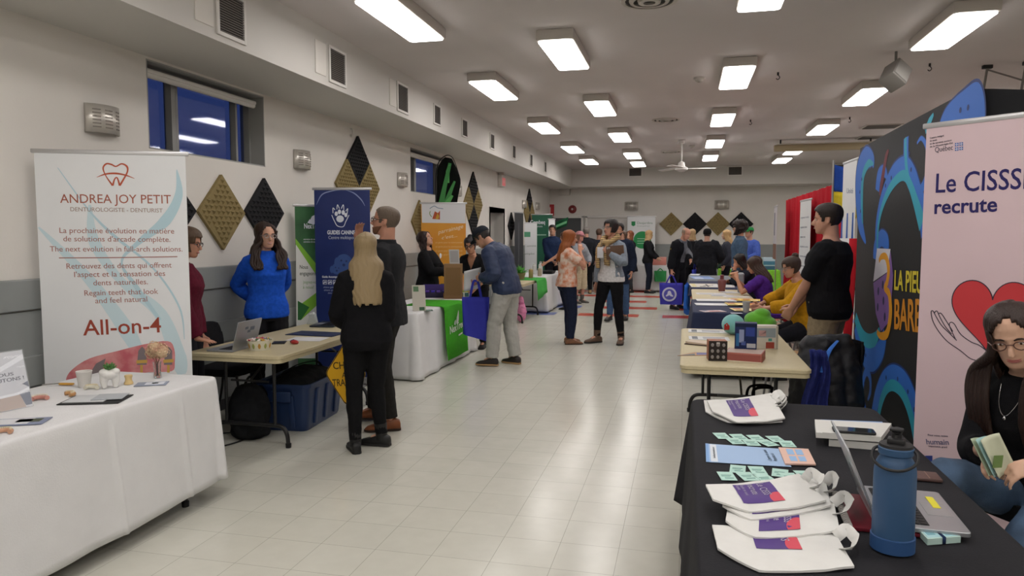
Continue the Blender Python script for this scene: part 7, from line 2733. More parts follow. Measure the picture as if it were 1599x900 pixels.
# ================================================================== far end of the hall
t10 = folding_table('far white-cloth table in front of the leaf-logo banner', -1.75, -0.35, 20.75, 21.45, legs=True)
drape('tablecloth', 'floor-length white cloth on the far table before the leaf-logo banner', -1.75, -0.35, 20.75, 21.45, 0.74, 0.03, m_cloth_w, amp=0.02, seed=21)
U = rollup('white far banner with a green leaf logo and a green circle', (-1.70, 22.0), (-0.86, 22.0), 2.14, m_bwhite)
decal('leaf_logo', [U.pts([(986, 346), (992, 346), (992, 352), (989, 353.5), (986, 352)])], ink('#2f8a55'), U.root)
U.t('Desjardins', (995, 350), (1019, 350), 3.6, ink('#7d9a8a'))
U.t('Coopérer', (995, 354), (1015, 354), 2.0, ink('#9ab0a6'))
pc_ = U.loc(1003, 375)
decal('circle_print', [circle(pc_[0], pc_[1], 0.26, 28)], ink('#2f9455'), U.root)
decal('circle_text', [[(pc_[0] - 0.15, pc_[1] + 0.05 - k * 0.07), (pc_[0] + 0.15, pc_[1] + 0.05 - k * 0.07), (pc_[0] + 0.15, pc_[1] + 0.03 - k * 0.07), (pc_[0] - 0.15, pc_[1] + 0.03 - k * 0.07)] for k in range(3)], ink('#a8d4b8'), U.root, y=-0.005)
t = thing('paper_box', 'pinkish red box on the far white-cloth table', 'box', (-0.72, 21.0, 0.7485))
MB().box((0, 0, 0.10), (0.42, 0.3, 0.20), bev=0.006).build('box_body', ink('#c98478'), t)
MB().box((0, 0, 0.21), (0.43, 0.31, 0.03), bev=0.006).build('box_lid', ink('#d49a90'), t)


def standing_bag(label, loc, rz, w, h, d, col, handle=0.18, name='tote_bag', cat='tote bag', wr=0.012, seed=0, bottom=0.0):
    """open cloth bag hanging from its handles: local origin at the handle grip"""
    t = thing(name, label, cat, loc, rz)
    n = 32
    z_top = -handle
    mfab = mat('nonwoven ' + col, col, rough=0.75, bump=0.1, bscale=250, var=0.04, scale=10)
    ro = random.Random(seed)
    rings = []
    for k in range(9):
        v = k / 8
        z_ = z_top - h * (1 - v)
        sh = 0.92 + 0.08 * v
        dd = d * (1.0 - 0.55 * v)
        ring = []
        for i in range(n):
            a = 2 * PI * i / n
            cx_ = math.copysign(abs(math.cos(a)) ** 0.35, math.cos(a)) * w / 2 * sh
            cy_ = math.copysign(abs(math.sin(a)) ** 0.6, math.sin(a)) * dd / 2
            wv = wr * math.sin(a * 5 + seed + v * 4)
            ring.append(V((cx_, cy_ + wv, z_ + (-bottom * cx_ / w if k == 0 else 0))))
        rings.append(ring)
    b = MB()
    b.loft(rings, caps=False)
    b.bm.faces.new(list(reversed(b.bm.verts[:n])))
    b.build('bag_body', mfab, t, solid=0.003, ang=70)
    for sy in (-1, 1):
        b = MB()
        b.tube(catmull([(-w * 0.22, sy * d * 0.2, z_top - 0.04), (-w * 0.20, sy * d * 0.2, z_top), (-0.03, sy * 0.01, -0.02), (0, sy * 0.006, 0.0), (0.03, sy * 0.01, -0.02), (w * 0.20, sy * d * 0.2, z_top), (w * 0.22, sy * d * 0.2, z_top - 0.04)], 6), 0.014, 8, flat=0.25)
        b.build('handle', mfab, t)
    return t


standing_bag('small green bag hanging in front of the far white-cloth table', (-0.66, 20.62, 0.66), 0.1, 0.34, 0.30, 0.10, '#2f8a4a', 0.06, seed=3)
# monitor and table at the back
t11 = folding_table('far table with a lit screen between the officer and the beanie-wearer', -0.05, 0.62, 19.2, 19.9)
drape('tablecloth', 'white cloth on the far table under the lit screen', -0.05, 0.62, 19.2, 19.9, 0.74, 0.05, m_cloth_w, amp=0.02, seed=23)
t, M, lid = laptop('laptop with a bright pale screen on the far table beside the officer', (0.33, 19.5, 0.7485), R(5), 0.62, 0.42, 98, '#3c3f45', lit='#cfe0e6')
MB().prism(rrect(-0.25, 0.12, -0.22, -0.05, 0.01), -0.0022, -0.0013, M).build('display_window', mat('lit yellow', '#e8e2a0', rough=0.3, emit='#e8e2a0', es=0.8), lid)
t12 = folding_table('table under the bright green cloth by the far wall', 0.85, 2.25, 18.6, 19.3)
drape('tablecloth', 'bright green cloth on the far table of the hi-vis vest wearer', 0.85, 2.25, 18.6, 19.3, 0.74, 0.05, cloth('#7fbf3a'), amp=0.02, seed=25)
t = thing('hard_hat', 'green hard hat on the green cloth by the hi-vis vest', 'hard hat', (1.45, 18.75, 0.7485))
MB().lathe([(0.17, 0.0), (0.165, 0.012), (0.135, 0.03), (0.13, 0.09), (0.10, 0.145), (0.05, 0.17), (0.005, 0.175)], 24).build('hat_shell', plastic('#2f9a5a', 0.3), t)
MB().box((0, 0, 0.165), (0.03, 0.2, 0.02), bev=0.008).build('hat_ridge', plastic('#2f9a5a', 0.3), t)
card_stand('white upright notice on the edge of the green cloth', (1.15, 18.66, 0.7485), 0.0, 0.28, 0.26, '#d2d8cf', ((0.1, 0.9, 0.6, 0.7, '#9aa89a'),))
carton('blue and white box stack at the right end of the green cloth', (2.02, 18.9, 0.7485), 0.1, (0.3, 0.25, 0.30), '#a9bcc8', (('front', 0, 1, 0.0, 0.3, '#3f5f80'), ('front', 0, 1, 0.4, 0.7, '#4a7a94')))
carton('small yellow box beside the blue and white boxes on the green cloth', (1.72, 18.85, 0.7485), 0.0, (0.16, 0.12, 0.26), '#d8c84a', (('front', 0.2, 0.8, 0.2, 0.5, '#b8a43a'),))

# left far booths
t13 = folding_table('bare folding table with a green runner behind the man in the navy jacket', -3.55, -2.78, 12.55, 14.42)
t = thing('table_runner', 'bright green runner hanging at the far end of the bare table with plants', 'table runner', (-2.76, 13.95, 0), PI / 2)
b = MB()
prof2 = [(0.55, 0.744), (0.06, 0.744), (0.0, 0.742), (-0.025, 0.725), (-0.035, 0.66), (-0.045, 0.52), (-0.055, 0.40)]
b.grid(lambda u, v: V(((u - 0.5) * 0.95, prof2[int(v * 6 + .001)][0] + 0.008 * math.sin(u * 11) * (1 if v > 0.5 else 0), prof2[int(v * 6 + .001)][1] + (0.10 * (u - 0.5) if v > 0.95 else 0))), 14, 6)
b.build('runner_cloth', cloth('#46a54a', v=0.05), t, solid=0.003)
t14 = folding_table('folding table under the white cloth beyond the bare table with plants', -3.55, -2.78, 14.62, 16.2)
drape('tablecloth', 'floor-length white cloth beyond the green runner, under the reaching arm', -3.55, -2.78, 14.62, 16.2, 0.74, 0.03, m_cloth_w, amp=0.02, seed=31)
t15 = folding_table('farthest left table under a white cloth with a dark green logo', -3.55, -2.72, 16.45, 17.2)
drape('tablecloth', 'white cloth with a dark green logo on the farthest left table', -3.55, -2.72, 16.45, 17.2, 0.74, 0.03, m_cloth_w, amp=0.012, seed=33)
lg = MB()
lg.prism([(-0.13, 0.25), (0.13, 0.25), (0.16, 0.45), (0.10, 0.58), (0.0, 0.48), (-0.12, 0.58)], 0.0, 0.004, Matrix.Translation((-2.672, 16.85, 0)) @ Matrix(((0, 0, 1, 0), (1, 0, 0, 0), (0, 1, 0, 0), (0, 0, 0, 1))))
c_ = [o for o in SC.objects if o.name.startswith('tablecloth')][-1]
o = lg.build('cloth_logo', ink('#3f6f5a'), None, smooth=False)
o.parent = c_
o.matrix_parent_inverse = Matrix.Translation(c_.location).inverted()


def potted(label, loc, r, h, col, pot, seed=0, group=None):
    t = thing('potted_plant', label, 'plant', loc, 0, group)
    MB().lathe([(r * 0.35, 0), (r * 0.5, h * 0.4), (r * 0.52, h * 0.42), (r * 0.42, h * 0.42), (0.002, h * 0.36)], 16).build('pot', mat('pot ' + pot, pot, rough=0.6), t)
    rr = random.Random(seed)
    b = MB()
    for k in range(46):
        a, e = rr.uniform(0, 6.28), rr.uniform(0.15, 1.4)
        d = V((math.cos(a) * math.sin(e), math.sin(a) * math.sin(e), math.cos(e)))
        p0 = V((0, 0, h * 0.38))
        p1 = p0 + d * r * rr.uniform(0.6, 1.0)
        s_ = d.cross(V((0, 0, 1)))
        s_ = s_.normalized() * r * 0.12 if s_.length > 0.01 else V((r * 0.12, 0, 0))
        b.faces([p0, (p0 + p1) / 2 + s_, p1 - V((0, 0, r * 0.1)), (p0 + p1) / 2 - s_], [(0, 1, 2), (0, 2, 3)])
    b.build('leaves', mat('leaf ' + col, col, rough=0.6, var=0.25, scale=40), t, solid=0.001)
    return t


potted('leafy green potted plant on the bare table with the green runner', (-3.12, 13.75, 0.74), 0.22, 0.30, '#4f9a3a', '#9a8264', 1)
potted('second leafy potted plant, nearer the tall dark banner', (-3.38, 13.35, 0.74), 0.17, 0.26, '#3f7a35', '#c9c4b8', 2)
for k, (x_, y_, h_, c_, l) in enumerate([(-3.02, 15.3, 0.26, '#c9cdc8', 'white spray bottle on the white cloth beside the dark tray'), (-2.95, 14.85, 0.18, '#b0a48c', 'small tan jar on the near edge of the white cloth'), (-3.0, 14.2, 0.2, '#a88f62', 'amber jar at the far end of the bare table'), (-3.2, 15.5, 0.22, '#d2d2ce', 'white bottle with a pale cap behind the spray bottle')]):
    flask(l, (x_, y_, 0.7485 if y_ > 14.5 else 0.7405), 0.045, h_, c_, '#d8d8d4', 'bottle', 'bottle', 0.45)
t = thing('serving_tray', 'black tray on the white cloth behind the red-haired woman', 'tray', (-2.98, 15.85, 0.7485))
b = MB()
b.loft([[V((p[0], p[1], z_)) for p in rrect(-w_, w_, -l_, l_, 0.04)] for w_, l_, z_ in ((0.14, 0.22, 0), (0.17, 0.25, 0.06), (0.18, 0.26, 0.06), (0.165, 0.245, 0.055), (0.135, 0.215, 0.008))])
b.build('tray_body', m_dark, t)
for sy in (-1, 1):
    MB().tube([(-0.05, sy * 0.25, 0.055), (-0.04, sy * 0.285, 0.06), (0.04, sy * 0.285, 0.06), (0.05, sy * 0.25, 0.055)], 0.007, 8).build('tray_handle', m_dark, t)
# banners of the far left
U = rollup('tall dark grey banner seen edge-on beside the far left diamonds', (-4.0, 17.0), (-3.90, 17.55), 2.14, mat('banner charcoal', '#3a3c40', rough=0.4))
decal('pale_stripe', [[(-0.05, 0.3), (0.0, 0.3), (0.0, 1.9), (-0.05, 1.9)]], ink('#5a5c60'), U.root)
U = rollup('white slim banner with small green logo left of the man in the navy fleece', (-3.98, 18.05), (-3.70, 18.30), 1.90, m_bwhite)
decal('green_logo', [[(-0.2, 1.55), (-0.02, 1.55), (-0.02, 1.68), (-0.2, 1.68)]], ink('#5a9a78'), U.root)
ftext(U.root, 'Comité', (-0.2, 1.3), (0.15, 1.3), 0.05, ink('#8a948e'))
ftext(U.root, 'emploi', (-0.2, 1.1), (0.1, 1.1), 0.05, ink('#8a948e'))
decal('blue_foot', [[(-0.26, 0.1), (0.26, 0.1), (0.26, 0.55), (-0.26, 0.45)]], ink('#9ab4d4'), U.root, y=-0.0028)
U = rollup('dark green banner with white lettering behind the man in the navy fleece', (-4.0, 19.0), (-3.45, 19.1), 2.14, mat('banner teal green', '#22624a', rough=0.45, var=0.08, scale=3))
U.t('Combeq', (828, 350), (851, 350), 6, cW, 0.02)
U.t('emplois', (832, 355), (847, 355), 3, cW)
decal('text_line', [U.pts([(838, 366), (853, 366), (853, 368), (838, 368)])], ink('#8fb8a4'), U.root)
U = rollup('narrow white vertical banner by the far left doors', (-3.42, 18.35), (-3.28, 18.55), 2.0, m_bwhite)
ftext(U.root, 'EMPLOI', (-0.02, 0.9), (-0.0201, 1.7), 0.07, ink('#4a5570'))
t = thing('green_pennant', 'dark green pennant with a pale stripe tilted before the far left doors', 'flag', (-3.36, 19.7, 0), 0)
MB().tube([(-0.05, 0, 0), (-0.12, 0, 1.75)], 0.012, 8).build('flag_pole', m_steel, t)
b = MB()
b.grid(lambda u, v: V((-0.14 + 0.34 * u + 0.04 * v, 0.015 * math.sin(u * 8), 1.72 + 0.13 * u + 0.24 * v)), 10, 5)
b.build('pennant_cloth', cloth('#1f5236'), t, solid=0.004)
decal('pennant_stripe', [[(-0.10, 1.80), (0.20, 1.92), (0.21, 1.99), (-0.09, 1.87)]], ink('#6fb583'), t, y=-0.03)
# ================================================================== the people
BLK, NAVY = '#17171a', '#1e2740'
# 1 woman in maroon
P1 = person('woman in a maroon sweater and glasses resting a hand on the guide-dog table', -3.80, 4.88, (1, 0.42), 1.67, 'f', '#c49078', ('shortf', '#54402f'),
            top=dict(col='#5c1a2c', loose=0.016, hem=-0.08, name='sweater'), bottom=dict(col='#23232a', loose=0.012), shoes=dict(col='#222224'), glasses='#3a3030',
            arms={'R': dict(w=(-3.58, 4.75, 0.795), pole=(0.4, -1, 0.1), hd=(0.3, 1, -0.12), pn=(0, 0, -1), th=(-1, 0.2, 0), curl=0.15), 'L': dict(to=(-0.12, 0.12, -0.20), pole=(-1, -0.6, 0))}, head=(-8, 10, 0), lod=1)
# 2 woman in blue
P2 = person('smiling woman in a bright blue fleece with long dark wavy hair', -3.78, 6.0, (0.72, -0.69), 1.72, 'f', '#cfa089', ('wavy', '#2c1c16', '#4a3226', -1.35, 0.46, 1.0), smile=True, glasses='#8a8484',
            top=dict(col='#2056c8', loose=0.016, hem=-0.07, collar=1, name='fleece', flare=0.012), bottom=dict(col='#1d1d21', loose=0.01), shoes=dict(col='#1e1e20'),
            locks=((1, 0.06), (-1, 0.06)), arms={'R': dict(to=(0.05, -0.17, 0.06), pole=(1, -0.7, 0)), 'L': dict(to=(-0.05, -0.19, 0.06), pole=(-1, -0.7, 0))}, head=(6, 2, 0), lod=1)
# 3 blonde woman from behind
P3 = person('woman with long blonde hair seen from behind in black clothes and boots', -2.29, 4.94, (-0.42, 0.91), 1.63, 'f', '#caa088', ('long', '#94805f', '#c4b08c', -2.05, 0.54, 0.8),
            top=dict(col='#141417', loose=0.018, hem=-0.10, name='sweater', wr=0.004), bottom=dict(col='#131315', loose=0.004), shoes=dict(col='#161617', kind='boot', shaft=0.10),
            arms={'R': dict(to=(0.10, 0.24, 0.16), pole=(0.25, -0.8, -0.8)), 'L': dict(to=(-0.18, 0.26, 0.06), pole=(-0.5, -0.7, -0.6))}, feet={'L': (-0.10, -0.03, 12), 'R': (0.11, 0.10, 62)}, head=(8, 2, 0), lod=1)
# 4 bearded man
P4 = person('bearded man with glasses in a dark grey work shirt, hand raised to his brow', -2.42, 5.62, (-1.0, -0.12), 1.85, 'm', '#bd8a74', ('crop', '#64564a'), beard='#6e4a36', glasses='#2a2626', bulk=1.06,
            top=dict(col='#26272a', loose=0.016, hem=-0.11, collar=1, name='work_shirt'), bottom=dict(col='#272624', loose=0.014), shoes=dict(col='#7a4526', sole='#2a1c14'),
            arms={'R': dict(to=(0.10, 0.25, 0.56), pole=(1, 0.1, -1), hd=(-0.35, -0.12, 1), pn=(-0.6, -0.8, 0), curl=0.3), 'L': dict(to=(-0.24, 0.02, -0.46), pole=(-0.5, -1, 0))},
            feet={'R': (0.14, 0.16, -6), 'L': (-0.13, -0.06, 18)}, head=(0, -8, 0), lod=1)
b = MB()
b.box((0, 0, 0), (0.085, 0.002, 0.03))
t_ = ftext(P4['root'], 'CANINS', (-0.04, 0), (0.04, 0), 0.022, ink('#a9abb0'), 0.02, y=0, M0=P4['CM'] @ Matrix.Translation((-0.10, 0.150, -0.03)) @ Matrix.Rotation(PI, 4, 'Z'))
t_.name = 'chest_lettering'
# 5 woman with a badge
P5 = person('woman in a black sweater with a round white badge before the orange banner', -3.62, 9.92, (0.98, -0.05), 1.66, 'f', '#c6957c', ('wavy', '#2a1917', '#4a2c24', -0.95, 0.38, 0.9),
            top=dict(col=BLK, loose=0.02, hem=-0.1, name='sweater'), bottom=dict(col=BLK, loose=0.01), shoes=dict(col=BLK), bulk=1.12,
            arms={'R': dict(to=(0.05, 0.33, 0.22), pole=(1, -0.5, -0.6), hd=(-0.6, 0.7, 0.1), pn=(0, 0, -1)), 'L': dict(to=(-0.06, 0.33, 0.18), pole=(-1, -0.5, -0.6), hd=(0.7, 0.7, 0), pn=(0, 0, 1), th=(-0.2, 1, 0.5))}, head=(-6, -22, 0), lod=1)
MB().lathe([(0.001, 0.006), (0.036, 0.005), (0.038, 0.0)], 20, M=P5['CM'] @ Matrix.Translation((-0.085, 0.158, -0.02)) @ Matrix.Rotation(-PI / 2, 4, 'X')).build('round_badge', ink('#d8dade'), P5['root'])
h_ = P5['hand']['L']
t = thing('smartphone', 'pale phone in the hands of the woman with the round badge', 'phone', (h_.x + 0.02, h_.y - 0.01, h_.z + 0.035), R(-30))
MB().box((0, 0, 0), (0.15, 0.08, 0.012), bev=0.004).build('phone_case', plastic('#9a9c98', 0.4), t)
MB().box((0, 0, 0.0065), (0.135, 0.068, 0.001)).build('phone_screen', mat('phone glass', '#101418'), t)
# 6 woman in black v-neck
P6 = person('dark-haired woman in glasses and a black v-neck T-shirt bending over the table', -2.88, 9.88, (-0.10, -1), 1.62, 'f', '#c08c70', ('bun', '#1c1719'), glasses='#2a2626',
            top=dict(col=BLK, loose=0.014, sleeve=0.75, vneck=0.10, hem=-0.08, name='t_shirt'), bottom=dict(col='#17171b', loose=0.012), shoes=dict(col='#151516', kind='boot'), lean=16, hunch=16,
            arms={'R': dict(w=(-2.98, 9.56, 0.83), pole=(1, -0.6, 0.2), curl=0.5), 'L': dict(to=(-0.14, 0.36, 0.02), pole=(-1, -0.5, 0))}, head=(8, -18, 0), lod=1)
# 7 man in the navy jacket
P7 = person('man in navy jacket and grey trousers leaning over the table with a blue bag', -2.13, 8.62, (-0.98, 0.18), 1.80, 'm', '#b98a72', ('short', '#2a2422', {'kind': 'cap', 'col': '#20242c'}),
            jacket=dict(col='#22304f', loose=0.016, hem=-0.06, collar=1, name='jacket', mat=mat('navy nylon', '#22304f', rough=0.6, var=0.06, scale=6, bump=0.25, bscale=22), wr=0.008), bottom=dict(col='#a3a29d', loose=0.022, cuff=0.012, wr=0.006, mat=cloth('#a6a5a0', v=0.03, b=0.15)), shoes=dict(col='#2c2624', sole='#a8875c'), 
            lean=20, hunch=18, arms={'L': dict(to=(-0.17, 0.25, 0.13), pole=(-0.6, -1, -0.5), curl=1.1), 'R': dict(to=(0.05, 0.36, 0.08), pole=(0.8, -0.6, -0.6), curl=0.6)},
            feet={'L': (-0.13, 0.13, 10), 'R': (0.13, -0.06, -14)}, head=(0, -2, 0), lod=1, bulk=1.08, glasses='#222226')
g = P7['hand']['L']
standing_bag('royal blue reusable bag held by the man in the navy jacket', (g.x - 0.02, g.y, g.z - 0.03), R(12), 0.34, 0.50, 0.14, '#2a2f9e', 0.20, name='shopping_bag', cat='bag', seed=2, bottom=0.10)
g = P7['hand']['R']
leaf = thing('paper_sheet', 'white papers held by the man in the navy jacket', 'paper', (g.x - 0.03, g.y - 0.02, g.z + 0.01), R(20))
b = MB()
b.grid(lambda u, v: V(((u - 0.5) * 0.21, 0.03 * math.sin(v * 3) - 0.08 * v, (v - 0.5) * 0.26 + 0.05 * u)), 8, 8)
b.build('sheet', ink('#d9dade'), leaf, solid=0.002)
# 8 man in the navy fleece
P8 = person('dark-haired man in a navy fleece standing behind the farthest left table', -3.22, 17.85, (0.45, -0.9), 1.84, 'm', '#c0937c', ('short', '#241d1b'), top=dict(col='#22304e', loose=0.018, hem=-0.08, collar=1, name='fleece'),
            bottom=dict(col='#1c1c22', loose=0.01), shoes=dict(col=BLK), arms={'R': dict(to=(0.05, 0.20, -0.02), pole=(1, -0.4, 0)), 'L': dict(to=(-0.05, 0.20, -0.03), pole=(-1, -0.4, 0))}, head=(-25, 0, 0), lod=2)
# 9 reaching woman and neighbours
P9 = person('brown-haired person in dark T-shirt reaching an arm over the white-cloth table', -2.42, 15.45, (-0.95, 0.1), 1.68, 'f', '#c8957c', ('wavy', '#4a3226', '#6a4a36', -0.8, 0.36, 0.9), top=dict(col='#23242c', loose=0.012, sleeve=0.7, name='t_shirt'),
            bottom=dict(col='#22242e', loose=0.01), shoes=dict(col=BLK), arms={'L': dict(w=(-2.93, 15.25, 0.98), pole=(-0.6, -0.4, -1), curl=0.5), 'R': dict(to=(0.15, 0.1, -0.35))}, lean=8, lod=2)
P10 = person('person in a pink cap and grey cardigan with a cream skirt behind the red-haired woman', -2.42, 16.95, (0.7, -0.5), 1.68, 'f', '#c98f80', ('bob', '#7a5a48', '#8f6a55', -0.6, 0.36, 0.9, {'kind': 'cap', 'col': '#c58890'}),
             top=dict(col='#8f9298', loose=0.02, hem=-0.1, name='cardigan'), bottom=dict(col='#c9b89c', loose=0.035, length=1.35, name='skirt'), shoes=dict(col='#5f5c58', kind='boot'),
             arms={'R': dict(to=(0.22, 0.28, 0.0), pole=(1, -0.6, 0)), 'L': dict(to=(-0.1, 0.25, 0.05), pole=(-1, -0.5, 0))}, lod=2)
P11 = person('grey-haired man in a dark suit jacket seen from behind near the far doors', -2.62, 19.7, (-0.3, 0.95), 1.80, 'm', '#b98c78', ('short', '#7d7772'), top=dict(col='#22242a', loose=0.02, hem=-0.12, name='suit_jacket', collar=1), bottom=dict(col='#17181c', loose=0.012), shoes=dict(col='#9a8058'), lod=2, bulk=1.1)
P12 = person('brown-haired man half hidden behind the grey-haired man near the far doors', -2.38, 20.6, (0.2, 0.9), 1.76, 'm', '#b98c78', ('short', '#5a4438'), top=dict(col='#2a2e38', loose=0.02, hem=-0.1, name='jacket'), bottom=dict(col='#1d1e24', loose=0.012), shoes=dict(col=BLK), lod=2)
# 10 red-haired woman
P13 = person('woman with long copper hair in a floral blouse and navy trousers', -1.68, 10.55, (0.88, 0.42), 1.68, 'f', '#c58f76', ('long', '#8a4c22', '#b06c36', -1.7, 0.46, 0.85),
             top=dict(col='#c9a088', loose=0.03, sleeve=0.62, hem=-0.04, name='blouse', mat=mat('floral print', '#d8c8ba', rough=0.9, col2='#c9764e', scale=14, bump=0.2, bscale=100)), bottom=dict(col='#1e2438', loose=0.016), shoes=dict(col='#7a5238', sole='#3a2a1e'),
             arms={'R': dict(to=(0.10, 0.17, 0.50), pole=(0.5, -0.5, -1), hd=(-0.2, 0.1, 1), curl=0.8), 'L': dict(to=(-0.10, 0.24, 0.30), pole=(-1, -0.3, -1))}, feet={'R': (0.10, 0.02, -4), 'L': (-0.10, 0.06, 14)}, head=(-12, 6, 0), lod=1)
b = MB()
# 11 woman with a scarf
P14 = person('tall dark-haired woman with a checked scarf, white top and open grey cardigan', -1.06, 10.74, (-0.45, -0.89), 1.83, 'f', '#c08e78', ('shortf', '#1f1a1a'), glasses='#7a7270',
             top=dict(col='#d2d0d2', loose=0.014, hem=-0.05, name='white_top', sleeve=0.0), jacket=dict(col='#7f8894', loose=0.004, hem=0.02, gap=0.085, gapw=0.13, name='cardigan'), bottom=dict(col='#141417', loose=0.004), shoes=dict(col='#5a4436', kind='boot', shaft=0.10),
             arms={'L': dict(to=(-0.10, 0.22, 0.36), pole=(-1, -0.2, -1), hd=(0.6, 0.1, 0.6), pn=(0.3, -1, 0), curl=1.0), 'R': dict(to=(0.27, 0.04, -0.36), pole=(0.6, -1, 0))}, feet={'R': (0.16, 0.10, -28), 'L': (-0.15, -0.05, 24)}, head=(-14, -4, 0), lod=1)
CMs = P14['CM']
mb = MB()
mb.tube([CMs @ V(p) for p in catmull([(-0.10, 0.02, 0.10), (-0.05, -0.09, 0.13), (0.05, -0.09, 0.13), (0.11, 0.02, 0.10), (0.06, 0.11, 0.05), (-0.05, 0.12, 0.04), (-0.10, 0.02, 0.10)], 5)], 0.042, 10)
mb.tube([CMs @ V(p) for p in catmull([(0.07, 0.11, 0.06), (0.11, 0.16, -0.03), (0.13, 0.165, -0.15), (0.13, 0.155, -0.28), (0.13, 0.15, -0.34)], 5)], [0.04, 0.045] + [0.06] * 18 + [0.05], 10, flat=0.5)
mb.tube([CMs @ V(p) for p in catmull([(-0.03, 0.13, 0.04), (-0.02, 0.165, -0.06), (-0.03, 0.16, -0.18), (-0.02, 0.14, -0.30)], 5)], [0.035] * 6 + [0.05] * 10, 10, flat=0.5)
m_plaid = mat('scarf check', '#b89a6a', rough=0.95, bump=0.3, bscale=150)
nt = m_plaid.node_tree
ck = nt.nodes.new('ShaderNodeTexChecker')
ck.inputs['Scale'].default_value = 26
ck.inputs['Color1'].default_value = lin('#bd9f6e') + (1,)
ck.inputs['Color2'].default_value = lin('#6a5848') + (1,)
wv_ = nt.nodes.new('ShaderNodeTexWave')
wv_.inputs['Scale'].default_value = 12
wv_.bands_direction = 'Z'
tc_ = nt.nodes.new('ShaderNodeTexCoord')
nt.links.new(tc_.outputs['Object'], wv_.inputs['Vector'])
rp = nt.nodes.new('ShaderNodeValToRGB')
rp.color_ramp.elements[0].position, rp.color_ramp.elements[1].position = 0.10, 0.30
rp.color_ramp.elements[0].color = lin('#3a332e') + (1,)
rp.color_ramp.elements[1].color = lin('#c0a272') + (1,)
nt.links.new(wv_.outputs['Fac'], rp.inputs[0])
nt.links.new(rp.outputs[0], nt.nodes['Principled BSDF'].inputs['Base Color'])
nt.nodes.remove(ck)
o = remesh(mb, 'scarf', m_plaid, 0.009, 2, wrinkle(0.007, 16, 3))
o.parent = P14['root']
g = P14['hand']['L']
clip = thing('clipboard', 'brown clipboard held against the chest of the woman with the scarf', 'clipboard', (g.x + 0.15, g.y - 0.02, g.z - 0.05), R(18))
b = MB()
b.box((0, 0, 0), (0.26, 0.012, 0.20), rot=Matrix.Rotation(R(-4), 3, 'Y'), bev=0.004)
b.build('board', mat('brown board', '#5a4232', rough=0.6), clip)
MB().box((-0.10, -0.009, 0.06), (0.05, 0.008, 0.03), bev=0.003).build('clip', m_steel, clip)
gl = P14['world'] @ (CMs @ V((0.06, 0.19, -0.06)))
t = thing('name_tag', 'white card tag hanging in front of the scarf wearer', 'name tag', (gl.x, gl.y - 0.03, gl.z - 0.05), R(-20))
MB().box((0, 0, 0), (0.10, 0.003, 0.16), bev=0.001).build('tag_card', ink('#d0d2d8'), t)
MB().tube([(0, 0, 0.08), (0.02, 0.03, 0.2)], 0.003, 6).build('tag_cord', ink('#5a5a66'), t)
# 12 man behind
P15 = person('dark-haired man in a navy coat and blue jeans walking behind the scarf wearer', -1.20, 13.65, (-0.15, -1), 1.82, 'm', '#b5876f', ('short', '#1f1a19'), beard='#2a2220', jacket=dict(col='#1d2436', loose=0.012, hem=-0.26, name='coat'), bottom=dict(col='#42587a', loose=0.012), shoes=dict(col='#2a2624'), feet={'R': (0.11, 0.20, -6), 'L': (-0.11, -0.14, 6)}, lod=2)
P16 = person('brown-haired woman seen only by her head behind the man in the navy coat', -1.33, 16.3, (-0.4, -0.9), 1.68, 'f', '#c0917a', ('bob', '#4a3426', '#5f4432', -0.6, 0.36, 0.9), top=dict(col='#2a2c34', loose=0.02, name='jacket'), bottom=dict(col='#23252c', loose=0.01), shoes=dict(col=BLK), lod=2)
P17 = person('auburn-haired woman in a black coat reading white papers at the far end', -1.50, 20.3, (-0.75, -0.65), 1.70, 'f', '#c8987f', ('wavy', '#6a3a22', '#8f5432', -0.7, 0.38, 0.9), top=dict(col='#1a1b1f', loose=0.03, hem=-0.32, flare=0.05, name='coat'), bottom=dict(col='#3a3b40', loose=0.0), shoes=dict(col='#1c1c1e', kind='boot'),
             arms={'R': dict(to=(0.08, 0.30, 0.24), pole=(1, -0.4, -0.8)), 'L': dict(to=(-0.08, 0.30, 0.22), pole=(-1, -0.4, -0.8))}, head=(0, -12, 0), lod=2)
g = P17['hand']['L']
t = thing('paper_sheet', 'white papers in the hands of the auburn-haired woman in the black coat', 'paper', (g.x - 0.04, g.y - 0.06, g.z + 0.06), R(-15))
MB().box((0, 0, 0), (0.30, 0.006, 0.34), rot=Matrix.Rotation(R(25), 3, 'Y'), bev=0.001).build('sheet', ink('#d5d6da'), t)
P18 = person('blonde woman in black standing before the far white-cloth table', -0.98, 20.25, (0.85, -0.1), 1.72, 'f', '#c9a088', ('bob', '#a5845a', '#c0a074', -0.75, 0.38, 0.9), top=dict(col='#1b1c20', loose=0.022, hem=-0.1, name='jacket'), bottom=dict(col='#1d2230', loose=0.006), shoes=dict(col=BLK),
             arms={'R': dict(to=(0.08, 0.25, 0.05), pole=(1, -0.6, -0.4)), 'L': dict(to=(-0.08, 0.27, 0.05), pole=(-1, -0.6, -0.4))}, head=(35, 0, 0), lod=2)
